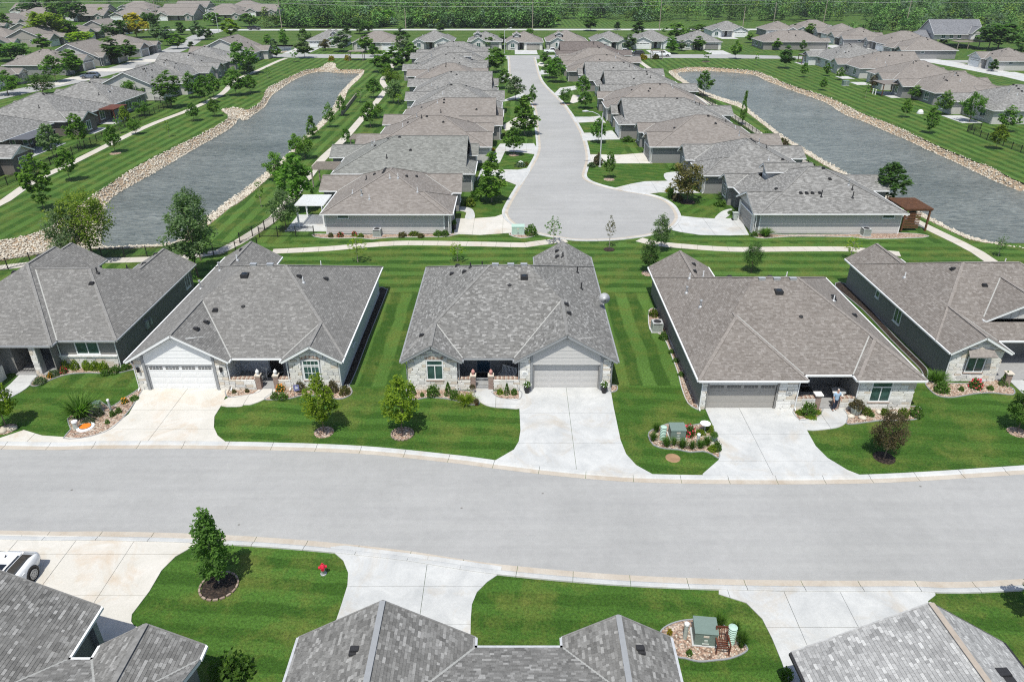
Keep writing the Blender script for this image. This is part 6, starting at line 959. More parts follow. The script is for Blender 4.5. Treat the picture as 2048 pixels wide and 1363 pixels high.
# far right house
c5=[(-8.07,8.07,1.6,17.6,'LRFB'),(-8.07,-3.35,-.42,8,'LR'),(-3.5,3.6,3.4,10,'LR',{'z':3.55,'ps':.5}),(-8.07,-2.6,13,19,'LR'),(-3.3,8.07,1.0,6,'F',{'nowall':1})]
c5[4]=(-3.3,8.07,1.0,4,'F',{'nowall':1,'pf':.40})
h5,_=house('brown roofed house at right edge with small front gable dormer',(41.3,47.8,0),0,c5[:4],'brown','charcoal',True,[(-3.77,2,-.2,4.)],gable='lightgray')
lt5=lambda x:2.7+min(.58*(x+8.07),.58*(-3.35-x))-.28
stones(h5,-7.65,-3.77,.02,3.4,0,holes=[(-6.45,-4.9,.8,2.75)],top=lt5,seed=21)
window(h5,'F',-5.67,-.05,.9,1.25,1.5,1,False,.3,sill=M_BRK[0]); 
ms=MB(); ms.face([(-6.75,-.75,2.52),(-4.6,-.75,2.52),(-4.75,-.0,2.95),(-6.6,-.0,2.95)]); ms.face([(-6.75,-.75,2.47),(-6.6,0,2.9),(-4.75,0,2.9),(-4.6,-.75,2.47)]); ms.box(-6.7,-4.65,-.75,-.7,2.45,2.53); ms.build('window_awning',M_CAP['brown'],h5)
for k in range(9): MB().box(-2.5+k*.6,-2.46+k*.6,3.74,3.79,3.6,3.6+max(.1,1.6-abs(k*.6-2.45)*.5)).build('batten',M_PAINT['lightgray'],h5)
window(h5,'L',8.3,-7.64,1.0,1.0,1.5,1); window(h5,'L',12.3,-7.64,1.6,.5,.5,0)
MB().box(-3.77,2,.03,4,0,.13).build('porch_floor',M_PORCH,h5)
for x in (-3.3,-1.1): 
    p=MB().box(x-.2,x+.2,-.9,-.5,0,1.1).build('brick_pillar',M_BRICK,h5); MB().box(x-.27,x+.27,-.97,-.43,1.1,1.18).build('cap_stone',M_STONE[3],p)
downspout(h5,-7.7,-.05,-.1,-.1)
roof_bits(h5,c5[:4],[(-3.3,9.5),(-1.8,7.2)],[(-6.1,11.5,.5,'w'),(5,15.,.5,'w')])
# leftmost house
c1=[(-8.1,8.1,2.2,16.8,'LRFB'),(-8.1,3.5,1.35,14,'LRF'),(-8.1,-.5,-7.5,8,'LR'),(2.6,8.1,12,18.2,'LR'),(-7.2,-1.2,12,19.4,'LR')]
h1,_=house('gray roofed house at left edge with stone pillar and white double window',(-39.1,47.2,0),0,c1,'soft','charcoal',True,[(-.05,3.0,1.,5.)],gtr=M_GALV)
window(h1,'F',5.45,2.6,1.35,1.7,1.25,1); stones(h1,3.1,7.65,.02,1.1,2.62,seed=31); MB().box(3.05,7.7,2.42,2.62,1.1,1.22).build('stone_ledge',M_STONE[0],h1)
p=MB().box(1.6,2.1,1.5,2.0,0,2.65).build('stone_pillar',M_MORT,h1); stones(p,1.6,2.1,.02,2.6,1.5,seed=37)
MB().box(-.05,3.,1.4,5,0,.13).build('porch_floor',M_PORCH,h1)
stones(h1,3.1,3.5,.02,1.,2.6,seed=38)
g=MB(); g.box(-.05,1.6,1.72,1.75,.3,.34); g.box(-.05,1.6,1.72,1.75,.95,1.)
for k in range(14): g.box(k*.12,k*.12+.015,1.72,1.74,.14,1.)
g.build('porch_railing',M_BLACK,h1); MB().box(-.56,-.53,-6.,1.,.02,1.2).build('stone_skirt',M_STONE[1],h1)
window(h1,'R',16.6,7.66,1.,.9,1.6,1); window(h1,'F',-3.,18.6,1.,.8,.5,1) if 0 else None
MB().box(7.69,7.85,7.5,7.9,1.,1.7).build('meter_box',M_UGRAY,h1); MB().box(7.69,7.82,8.3,8.55,1.,1.6).build('meter_box',M_UGRAY,h1)
downspout(h1,7.75,2.5,.1,-.1); downspout(h1,3.2,2.5,.1,0)
roof_bits(h1,c1,[(5.2,16.8),(5.2,14.4),(3.9,8.),(-2.4,14.6),(-3.3,13.),(-4.5,11.)],[(3.6,9.6,.5,'d'),(4.3,13.,.4,'d')])
# ---- near side of the street: roofs seen from above, fronts towards the street (rz = pi)
seen=lambda y0:(lambda q:True)
nb=[(-7.6,8.15,.1,14,'LRFB'),(.42,8.15,-.42,14,'LR'),(-8.15,-3.4,-.42,9,'LR')]
hb2,_=house('near gray roofed house at the bottom centre with two front gables',(-1.2,21.2,0),math.pi,nb,'gray','mid',True,[(-3.8,.8,-.2,2.)],gtr=M_ALU,keep=lambda q:q[1]<6.5,clipy=8.5,cap=M_GTRIM)
roof_bits(hb2,nb,[(5.1,1.7),(4.9,4.4),(-6.5,1.0),(-6.7,4.)])
nb1=[(-6.6,-2.05,.0,12,'LR'),(-6.6,7,.7,12,'F',{'nowall':1}),(-1.0,7.0,-2.1,12,'LR')]
hb1,_=house('near gray roofed house at the bottom left corner beside the white car',(-19.9,21.2,0),math.pi,nb1,'gray','charcoal',True,[],keep=lambda q:q[1]<7.5,clipy=9.)
roof_bits(hb1,nb1,[(-4.1,3.)])
nb3=[(-9.4+4.7,4.7,-.1,12,'LR',{'pl':.667,'pr':.49})]
hb3,_=house('near light gray roofed house at the bottom right corner with beige ridge',(16.7,21.0,0),math.pi+R(3.2),nb3,'light','mid',True,[],gtr=M_DKMETAL,keep=lambda q:q[1]<6.5,clipy=8.5,cap=M_BEIGECAP)
o=MB().box(-.3,.3,-.35,.35,-.02,.1).box(-.24,.24,-.3,.05,.1,.2).build('roof_vent',M_DKMETAL,hb3,loc=(-2.3,2.7,height(nb3,-2.3,2.7)))
garage(hb2,'F',4.3,-.02,4.9,2.1,'lightgray',True); garage(hb1,'F',3.,-1.7,4.9,2.1,'lightgray',True); garage(hb3,'F',0.3,.3,4.9,2.1,'lightgray',True)
MB().box(-.86,-.56,-1.7,-1.4,.0,2.6).build('corner_board',M_GTRIM,hb1)
# ------------------------------------------------------------------ rows of houses along the court and around the ponds
def rowcomps(W,Dp,style,mir,dorm=False,flip=False):
    w=W/2; ps,pf=.44,.44
    o={'ps':ps,'pf':pf,'pb':pf}
    if style==1:   # hip with garage gable, entry gable and rear wing
        c=[(-w,w,.3,Dp,'LRFB',o),(-w,-w+4.6,-.42,Dp*.45,'LR',{'ps':.5}),(w-7.4,w,-.42,Dp*.5,'LR',{'ps':ps}),(w-6.4,w-.6,Dp*.6,Dp+2.6,'LR',{'ps':ps})]
    elif style==2: # hipped garage block, high entry gable
        c=[(-w,w,.3,Dp,'LRFB',o),(w-7.4,w,-.42,Dp*.6,'LRF',{'ps':ps,'pf':pf}),(-w+1.2,-w+7.2,-.9,Dp*.55,'LR',{'ps':.55}),(-w+.6,-w+6.4,Dp*.6,Dp+2.4,'LR',{'ps':ps})]
    elif style==3: # ridge along the front, gable ends on both sides
        c=[(-w,w,.2,Dp,'FB',{'pf':.44,'pb':.44}),(w-7.4,w-.5,-1.2,Dp*.45,'LR',{'ps':.5}),(-w+.6,-w+5.4,-.7,Dp*.4,'LR',{'ps':.5}),(-w+2,-w+8,Dp*.6,Dp+2.2,'LR',{'ps':.46})]
    elif style==5: # ridge away from the street, tall gable to the street
        c=[(-w,w,.9,Dp,'LRB',o),(w-7.2,w,-.42,Dp*.6,'LRF',{'ps':ps,'pf':pf}),(-w+.3,-w+5.2,-.42,Dp*.4,'LR',{'ps':.5}),(-w+.8,-w+6.6,Dp*.6,Dp+2.4,'LR',{'ps':ps})]
    else:          # plain hip, wide
        c=[(-w,w,.2,Dp,'LRFB',o),(w-7.2,w,-.42,Dp*.6,'LRF',{'ps':ps,'pf':pf}),(-w+.5,-w+5,-.9,Dp*.4,'LR',{'ps':.5})]
    if flip: c[3]=(-w+.6,-w+6.4,*c[3][2:])
    if dorm: c.append((-1.6-2.6,-1.6+.2,Dp*.2,Dp*.55,'LR',{'z':2.7+pf*Dp*.2+.9,'ps':.6}))
    return mirror(c) if mir else c
def rowhouse(label,front,mid,W,Dp,rz,style=1,mir=False,roof='brown',wall='mid',gcol='white',gable='lightgray',dorm=False,group=None,flip=False,ix=None,vents=True,lvl=1,wins=True):
    cs=rowcomps(W,Dp,style,mir,dorm,flip); s=-1 if mir else 1; w=W/2
    po=(-w+4.9,w-7.1,-2,2.4) if style!=2 else (-w+6.9,w-7.1,-2,2.6)
    if mir: po=(-po[1],-po[0],po[2],po[3])
    loc={90:(front,mid,0),-90:(front,mid,0),0:(mid,front,0),180:(mid,front,0)}[rz]
    h,runs=house(label,loc,R(rz),cs,roof,wall,False,[po] if style!=4 else [(-2.2,-.2,-2,2.4) if not mir else (.2,2.2,-2,2.4)],gable=gable,group=group,ix=ix)
    X=lambda x:s*x
    gy={1:-.42,2:-.42,3:-1.2,4:-.42,5:-.42}[style]+.42
    garage(h,'F',X(w-3.75),gy-.05,4.88,2.1,gcol,gcol=='white' or style==4)
    sx,sy={1:(-w+2.3,0),2:(-w+4.2,-.48),3:(-w+3,-.28),4:(-w+2.75,-.48),5:(-w+2.75,0)}[style]
    window(h,'F',X(sx),sy-.05,.9,1.3,1.4,1)
    px0=(w-3.75)-2.44-.13
    for a,b in ((w-7.,px0),(w-3.75+2.57,w-.45)): a,b=sorted((X(a),X(b))); MB().box(a,b,gy-.045,gy,.0,2.4).build('stone_pier',M_STONE[1],h)
    a,b=sorted((po[0],po[1])); MB().box(a,b,po[3]-.06,po[3]-.02,.0,.1).build('porch_step',M_PORCH,h)
    dx=(a+b)/2; o=MB().box(-.5,.5,0,.04,.1,2.2).build('front_door',M_DARKD,h); place(o,'F',dx,po[3]-.06,0)
    if wins:
        for k,(q,ww) in enumerate(((-w*.55,1.7),(.1*w,2.4),(w*.62,1.3))): window(h,'B',q,Dp-.42+.04 if not(style in(1,2,3,5) and abs(q-(s*((w-3.5) if style==1 else (-w+3.5 if style in(2,5) else -w+5))))<3.2) else Dp+(2.6,2.4,2.2,0,2.4)[style-1]-.42+.04,.7,ww,1.5,1)
        if not ix: window(h,'L',Dp*.35,-w+.38,1.9,1.1,.45,0); window(h,'R',Dp*.35,w-.38,1.9,1.1,.45,0)
    if dorm:
        c=cs[-1]; xm=(c[0]+c[1])/2; window(h,'F',xm,c[2]+.38,c[5]['z']-.55,.9,.6,2); MB().box(c[0]+.35,c[1]-.35,c[2]+.42,c[2]+2.5,c[5]['z']-1.4,c[5]['z']+.05).build('dormer_wall',M_SID['lightgray'],h)
    if vents:
        rr=random.Random(hash(label)%1000 if 0 else sum(map(ord,label)))
        rv=[(X(-1.5+k*.9),Dp*.5+1.1) for k in range(3)]
        roof_bits(h,cs,[(rr.uniform(-w*.6,w*.6),rr.uniform(Dp*.2,Dp*.8)) for _ in range(3)]+rv,[(rr.uniform(-w*.7,w*.7),rr.uniform(Dp*.55,Dp*.85),.55,'wdg'[k%3]) for k in range(3)])
    for x in (-w+.3,w-.3): downspout(h,x,.1,0,-.1)
    return h,cs
B3=SIDC
gL='houses on the left side of the court'; gR='houses on the right side of the court'
L1,_=rowhouse('brown roofed house nearest the turning court, white pergola at its back',-7.4,89,16,15.1,90,2,True,'brown','mid','mid',gable='charcoal',group=gL,ix=.66)
boards(L1,'L',.75,14.68,-7.34,.12,2.66,.185,M_PAINT['lightgray']); MB().box(-7.38,-7.31,.6,.75,.0,2.7).build('corner_board',M_WHITE,L1); MB().box(-7.38,-7.31,14.68,14.8,.0,2.7).build('corner_board',M_WHITE,L1); window(L1,'L',12.6,-7.39,2.05,1.2,.4,0)
roof_bits(L1,rowcomps(16,15.1,2,True),[],[(-4.6,11.8,.5,'w'),(-4.4,4.,.6,'w'),(-2,6.6,.6,'w'),(-2.,7.6,.5,'w')])
rowhouse('greenish gray roofed house directly behind the white pergola house',-5.6,107,16,19.6,90,5,True,'green','mid','mid',gable='charcoal',group=gL)
rowhouse('brown hip roofed house with slatted pergola, third from the turning court on the left',-3.6,123.2,15.6,19.,90,1,True,'brown','lightgray','white',group=gL)
rowhouse('brown roofed house with long west wing, fourth from the turning court on the left',-2.1,140,16,19.,90,5,False,'brown','charcoal','white',group=gL)
rowhouse('plain gray brown house, fifth from the turning court on the left side',-2.5,157,16,18.,90,2,True,'gray','lightgray','white',group=gL)
rowhouse('gray house with screened west porch, sixth from the turning court on the left',-3.7,176.5,16,18.7,90,5,True,'gray','mid','white',group=gL)
rowhouse('brown roofed house just before the dormer house, left side of the court',-6.6,193,15.5,18.,90,1,False,'brown','mid','white',group=gL)
rowhouse('house with a white fronted roof dormer, left side of the court',-7.2,212.5,15.5,20,90,1,True,'gray','mid','white',dorm=True,group=gL)
rowhouse('second house from the back street on the left side of the court',-7.7,231.5,15.5,21,90,2,True,'gray','mid','white',group=gL)
rowhouse('house at the back street corner on the left side of the court',-7.7,248.5,15,20,90,1,True,'gray','mid','white',group=gL)
R1,_=rowhouse('gray roofed corner house right of the turning court with brown pergola',28.8,89.1,16,17.8,-90,1,False,'gray','mid','taupe',dorm=True,gable='lightgray',group=gR,flip=True,ix=.66)
boards(R1,'R',.75,17.35,7.34,.12,2.66,.185,M_PAINT['lightgray']); MB().box(7.31,7.38,.6,.75,.0,2.7).build('corner_board',M_WHITE,R1); MB().box(7.31,7.38,17.35,17.47,.0,2.7).build('corner_board',M_WHITE,R1); window(R1,'R',15.8,7.39,2.05,1.3,.4,0)
roof_bits(R1,rowcomps(16,17.8,1,False,False,True),[(4.6,6.),(4.6,6.7),(4.6,7.4),(4.6,8.3)],[(5.2,8.3,.8,'d'),(5.4,12.,.8,'d'),(4.,12.4,.5,'d')])
rowhouse('gray roofed house with side dormer next to the corner house, right side',26.8,106.1,16,15,-90,2,False,'gray','mid','mid',gable='charcoal',group=gR)
rowhouse('brown roofed house behind the street lamp, third on the right side of court',22.4,123.3,15.8,18.5,-90,1,False,'brown','mid','mid',gable='charcoal',group=gR)
rowhouse('gray roofed house with a row of roof vents, fourth house on the right side',19.8,140.9,15.4,20.5,-90,5,False,'gray','charcoal','white',gable='charcoal',group=gR)
rowhouse('brown hipped house with white vents on its slope, fifth on the right side',19.4,157.8,16,21,-90,4,False,'brown','charcoal','mid',group=gR)
rowhouse('wide gray roofed house with dark side wall, sixth on the right side',20.6,177.6,16,19.5,-90,5,True,'gray','charcoal','white',gable='charcoal',group=gR)
rowhouse('house with front gable and low ridge, seventh on the right side',17.7,195,15.5,19.5,-90,5,False,'gray','charcoal','white',group=gR)
rowhouse('brown house with pale block wall, eighth on the right side',15.3,211.5,15.5,19.5,-90,4,False,'brown','charcoal','mid',group=gR)
rowhouse('house just before the dark brown roof, right side of the court',14.7,229.5,15.5,20.5,-90,1,False,'brown','mid','white',group=gR)
rowhouse('dark brown roofed house at the back street corner, right side of the court',14.4,247.5,15.5,21,-90,5,True,'dark','mid','white',gable='brownside',group=gR)
gB='houses on the far side of the back street'
def back(label,xl,xr,y,Dp=15,style=1,mir=False,roof='brown',wall='lightgray',gcol='white',dorm=False,gable='white'):
    return rowhouse(label,y,(xl+xr)/2,xr-xl,Dp,0,style,mir,roof,wall,gcol,gable,dorm,gB,vents=True,wins=False)
back('back house with dormer and purple leafed tree, above the far gazebo',-77,-63.,289,15,2,True,'gray','lightgray',dorm=True)
back('back house with wide dark framed white garage door, first right of the dormer house',-58.5,-41,281,15,4,False,'brown','lightgray','white')
back('back house with gray garage under a white framed gable, behind the left row',-36.5,-21.5,283,15,1,False,'gray','lightgray','mid')
back('back house with three pane dormer behind the left row ridge',-16.5,-3.5,284,15,2,False,'gray','lightgray','mid',dorm=True)
back('back house with two garage doors facing down the court',-7+4.5,11.5,282,15,4,False,'brown','lightgray','tan',dorm=True)
back('brown back house with triple dormer, right of the two door house',12.5,28.,284,15,2,False,'brown','lightgray','mid',dorm=True)
back('back house with twin gables right behind the parked white pickup',29.5,43.3,283,15,1,True,'gray','lightgray','white')
back('back house with white gabled garage behind the pickup and gazebo',44.6,60.2,285,15,1,True,'gray','white','white',gable='white')
back('back house with wide garage of dark windows, right of the bright round trees',61.8,77.2,283,15,4,False,'gray','lightgray','charcoal')
back('back house with large white gable standing farther behind, right of center',85,101.,331,15,1,False,'gray','white','white',gable='white')
rowhouse('long brown house with gray side wall behind the right pond',116,290,15,24,90,4,False,'brown','charcoal','mid',gable='charcoal',wins=True)
rowhouse('brown house partly hidden behind the long gray walled house',334,116,14,14,0,4,True,'brown','mid','white',wins=False)
back('back house with white garage at the end of the far driveway',124,142,338,15,1,False,'brown','lightgray','white')
rowhouse('gray brown house with shuttered gable near the far right driveway',128,322,16,16,-90,2,False,'brown','charcoal','white')
rowhouse('brown house with porch columns right of the far driveway',126,301,16,17,-90,1,True,'brown','mid','white')
rowhouse('tall hipped brown house before the woods, right of the far driveway',133,283,17,20,-90,4,False,'brown','mid','white')
rowhouse('long hipped house with rusty screen wall, upper right',130,262,15.6,18,-90,4,True,'brown','mid','mid',gable='charcoal')
# big house of slate roof and deck
hs=[(-10,9,.2,13,'FB',{'pf':.75,'pb':.75,'z':4.6}),(-18,-7,1.5,12,'LFB',{'ps':.5,'pf':.55,'pb':.55,'z':2.8}),(3,8,-1.5,8,'LR',{'ps':.9,'z':5.0})]
dk,_=house('large slate roofed two storey house with raised wooden deck near the woods',(168,290,0),0,hs,'slate','lightgray',False,[],gable='lightgray',hmin=2.9)
MB().box(-9.4,8.4,.8,12.4,2.8,4.8).build('upper_wall',M_SID['lightgray'],dk); MB().box(3.4,7.6,-1.,1,2.8,5.4).build('bay_wall',M_SID['white'],dk)
d=MB(); d.box(-3,9,-5,.6,2.3,2.5); d.build('deck',M_WOODG,dk)
for x in (-2.8,1,5,8.8): MB().box(x-.12,x+.12,-4.9,-4.66,0,2.3).build('deck_post',M_WOODG,dk)
d=MB(); d.box(-3,9,-5,-4.92,3.3,3.4)
for k in range(40): d.box(-3+k*.3,-2.95+k*.3,-4.98,-4.94,2.5,3.3)
d.build('deck_railing',M_WOODG,dk)
for x in (-6,-3,0): window(dk,'F',x,.75,3.2,1.3,1.2,1)
window(dk,'F',5.5,-1.06,3.3,1.4,1.3,1)
gRO='houses with back yards along the right pond'
rowhouse('white walled house with rear porch at the upper end of the right pond',114,236,17.6,19,90,1,False,'gray','white','white',group=gRO)
rowhouse('house with tall rear gable and three pane window by the right pond',115,217.5,16,19,90,5,True,'brown','lightgray','white',group=gRO)
rowhouse('house with two rear gables left of the brown screened patio',114.5,196.5,16,19,90,1,True,'brown','lightgray','white',group=gRO)
RO4,_=rowhouse('house with brown screened patio and gray side wall by the right pond',113,176,15.8,18,90,1,False,'brown','mid','white',gable='charcoal',group=gRO)
rowhouse('house with dark rear gable at the right picture edge above the fence',114,155,17,18.5,90,1,False,'gray','lightgray','white',gable='brownside',group=gRO)
rowhouse('pale walled house with white garage at the far right street',143,232.5,14,14,-90,1,True,'brown','lightgray','white',gable='white')
rowhouse('house cut by the right picture edge beyond the far right street',150,212,15,16,-90,1,False,'brown','lightgray','white')
gLO='houses with back yards along the outer left path'
rowhouse('house at the left edge with a white door and rear window',-100,106.5,16,22,-90,1,True,'gray','brownside','white',group=gLO)
rowhouse('gray roofed house with dark awning over its back patio',-101,127,15,17,-90,4,False,'gray','brownside','white',group=gLO)
rowhouse('brown walled house with red pergola on its back patio',-100.5,144.4,17.4,18,-90,1,False,'gray','brownside','white',gable='brownside',group=gLO)
rowhouse('gray roofed house with rear window, beyond the red pergola',-100,161,15.5,17.6,-90,4,False,'gray','mid','white',group=gLO)
LOe,_=rowhouse('house with broad striped siding gable wall facing the pond path',-98,182,16.5,17,-90,3,False,'gray','lightgray','white',gable='lightgray',group=gLO)
boards(LOe,'R',.8,16.4,7.88,.1,2.6,.3,M_PAINT['lightgray'])
rowhouse('house behind the striped gable wall with rear gable and two windows',-100,199.5,15.5,17,-90,1,True,'gray','mid','white',group=gLO)
rowhouse('gray roofed house with dark rear gable, two beyond the striped gable wall',-100,216,15.5,16.5,-90,5,True,'gray','mid','white',gable='charcoal',group=gLO)
rowhouse('house hidden by the large round tree on the outer path',-101,233,15,16.5,-90,1,False,'gray','mid','white',group=gLO)
rowhouse('large pale gabled house at the back street left corner',-103,254,16.5,20,-90,3,False,'brown','lightgray','white',gable='lightgray',group=gLO)
gOO='houses across the left street'
rowhouse('house with two front gables at the left picture edge across the street',-130,195,17,18,90,1,True,'brown','mid','white',gable='lightgray',group=gOO)
rowhouse('house with skylight and taupe garage behind the two trunked trees',-127,224,16,18,90,1,False,'brown','mid','taupe',gable='lightgray',group=gOO)
rowhouse('house behind the two teardrop trees with white framed side gable',-127,243.5,16,18,90,3,False,'brown','mid','taupe',gable='lightgray',group=gOO)
rowhouse('house with twin dark gables and gray garage at the street curve',-126,268,17,19,90,1,True,'brown','mid','taupe',gable='brownside',group=gOO)
gF='far houses at the upper left'
FL=[(-178,258,16,90,3),(-182,278,16,90,1),(-176,300,16,90,3),(-174,324,15,90,1),(-172,343,15,90,3),(-206,300,16,-90,1),(-212,330,16,-90,3),(-232,352,16,90,1),(-236,378,17,90,3),(-240,402,17,90,1),
 (-232,425,18,0,3),(-208,425,18,0,1),(-184,427,18,0,3),(-160,432,17,0,1),(-262,430,18,0,1),(-250,462,18,0,3),(-224,466,18,0,1),(-198,466,18,0,3),(-172,468,18,0,1),(-148,462,16,0,3),(-290,470,18,0,3),(-240,500,18,0,1),(-205,502,18,0,3),(-172,505,18,0,1)]
FLL=['dark gabled house at the left edge below the tall hedge trees','house with wooden gables left of the biggest bright green tree','brown walled house left end of the three beyond the bright tree','house with tan corner post beside the golden tree','house right behind the golden yellow tree','house left of the upper large touching trees','gray roofed house between the large touching trees','house under the upper left corner trees','gabled white trimmed house at the upper left corner','second white gabled house at the upper left edge',
 'wide gabled house with pale siding beyond the golden tree','long hipped roof beyond the wide pale gable','long roofed far house with arched white gable','far house at the edge of the woods, left','far roof at the upper left rim, first','far roof at the upper rim left of the wires','far roof at the upper rim behind the wide gable','far roof at the upper rim behind the arched gable','far roof at the upper rim before the woods','last far roof touching the woods','far roof in the upper left corner rim','topmost far roof, left','topmost far roof, middle','topmost far roof, right']
for (x,y,W_,rz,st),lb in zip(FL,FLL):
    if rz in(90,-90): rowhouse(lb,x,y,W_,17,rz,st,(x+y)%2==0,'brown','tan' if st==3 else 'mid','white',gable='tan' if st==3 else 'white',group=gF,vents=False)
    else: rowhouse(lb,y,x,W_+3,16,rz,st,x%2==0,'brown','tan','white',gable='tan',group=gF,vents=False,wins=False)
# ------------------------------------------------------------------ pergolas, patios
def pergola(label,x0,x1,y0,y1,h,mat,slat_axis='x',n=14,solid=False,screen=None,group=None,posts=True,z0=0,roofmat=None):
    t=thing('pergola',((x0+x1)/2,(y0+y1)/2,z0),0,label,'pergola',group); a,b=(x1-x0)/2,(y1-y0)/2
    for sx in(-1,1):
        for sy in (-1,1):
            if posts: MB().box(sx*(a-.25)-.09,sx*(a-.25)+.09,sy*(b-.25)-.09,sy*(b-.25)+.09,0,h).build('post',mat,t)
    for s in (-1,1):
        if slat_axis=='x': MB().box(s*(a-.25)-.05,s*(a-.25)+.05,-b,b,h,h+.2).build('beam',mat,t)
        else: MB().box(-a,a,s*(b-.25)-.05,s*(b-.25)+.05,h,h+.2).build('beam',mat,t)
    if solid: MB().box(-a,a,-b,b,h+.2,h+.27).build('roof_panel',roofmat or mat,t)
    else:
        for k in range(n):
            f=-1+2*(k+.5)/n
            if slat_axis=='x': me=MB().box(-a,a,b*f-.045,b*f+.045,h+.201,h+.33)
            else: me=MB().box(a*f-.045,a*f+.045,-b,b,h+.201,h+.33)
            me.build('slat',mat,t)
    if screen:
        for k in range(10): 
            if screen=='F': MB().box(-a+.35,a-1.2,-b+.22,-b+.26,.35+k*.2,.47+k*.2).build('screen_slat',mat,t)
    return t
pergola('white slatted patio cover at the back of the first left court house',-26.4,-22.8,84.,88.6,2.5,M_WHITE,'x',20)
pergola('brown stained pergola with slatted screen beside the right pond',46.9,50.3,82.6,87.2,2.5,M_WOODB,'y',24,screen='F')
pergola('weathered wood pergola behind the greenish roofed house',-28.8,-25.2,101.,105.5,2.5,M_WOODG,'x',16)
pergola('long weathered wood patio roof behind the third left court house',-27,-22.,120,124.,2.6,M_WOODG,'x',20)
pergola('red stained pergola on the back patio of the brown walled house',-83.2,-79.4,147.5,153.2,2.5,M_WOODR,'x',24,solid=True)
pergola('dark flat awning over the back patio at the left edge',-84.,-80.5,121.,129,2.35,M_DKMETAL,'x',1,solid=True,roofmat=plain('awning_cloth',(.10,.105,.12),.8))
pergola('small gazebo with pale roof between two yellow bushes, left',-53.5,-48.5,249.5,253.,2.6,M_WOODG,'x',12,solid=True)
pergola('small gazebo between yellow bushes at the right end of the back street',46.,50.,252.5,255.5,2.5,M_WOODG,'x',12,solid=True)
pergola('brown screened patio roof behind the two gabled right pond house',89.,94.5,180.,186.5,2.6,M_WOODB,'x',16,solid=True,roofmat=M_SH['brown_far'])
pergola('open rear porch roof at the upper end of the right pond',91.5,95.,241,245,2.5,M_WOODB,'x',12,solid=True,roofmat=M_SH['gray_far'])
sc=thing('lattice_screen',(-80.8,141.,0),0,'brown lattice privacy screen on a back patio slab','screen')
for k in range(9): MB().box(-.03,.03,-1.6+k*.36,-1.34+k*.36,.2,1.9).build('slat',M_WOODB,sc)
MB().box(-.05,.05,-1.7,1.6,.1,.2).build('rail',M_WOODB,sc); MB().box(-.05,.05,-1.7,1.6,1.9,2.).build('rail',M_WOODB,sc)
for (a,b,c,d) in [(-83.5,-79,138,143.5),(-84.5,-79.5,147,154),(-84,-80,120,130),(-82.3,-79.3,106,113),(90.5,95,178,187),(91.5,95,209,214),(91,95,198,203),(91,95.5,240,246),(90.8,95,148,156),(-27.5,-22.5,82.6,89)]:
    slabs('patio',[(a,c),(b,c),(b,d),(a,d)],[(a+b)/2],[(c+d)/2],.06,M_CONC)
# ------------------------------------------------------------------ trees and shrubs
def leafquads(C,S,asp,up=1.):
    """rhombic leaves at centres C (n,3), sizes S; asp scales xyz so instances of unit crowns keep leaf shape"""
    n=len(C); nn=NR.normal(0,1,(n,3)); nn[:,2]=np.abs(nn[:,2])+up; nn/=np.linalg.norm(nn,axis=1)[:,None]
    t=np.cross(nn,NR.normal(0,1,(n,3))); t/=np.linalg.norm(t,axis=1)[:,None]+1e-9; b=np.cross(nn,t)
    s=S[:,None]; Q=np.stack([C*asp+t*s,C*asp+b*s*.62,C*asp-t*s,C*asp-b*s*.62],1)/asp
    return Q.reshape(-1,3)
def profile(kind,t):
    if kind=='oval': return .5*np.sin(np.pi*np.clip(t,0,1)**.75)**.75
    if kind=='cone': return .5*np.minimum(1,t/.14)*(1-np.clip(t,0,1))**.72+.015
    if kind=='tall': return .5*np.sin(np.pi*np.clip(t,0,1)**.85)**.6
    if kind=='vase': return .5*np.sin(np.pi*np.clip(t,0,1)**1.5)**.8
    return .5*np.sqrt(np.clip(1-(2*t-1)**2,0,1))
Z0={'oval':.24,'cone':.14,'tall':.16,'vase':.22,'round':.24,'sparse':.3}
ASP={'oval':(2.4,4.5),'cone':(2.4,5.),'tall':(2.4,6.),'vase':(4,6.),'round':(4,5.),'sparse':(2.,3.6)}
TREE={}
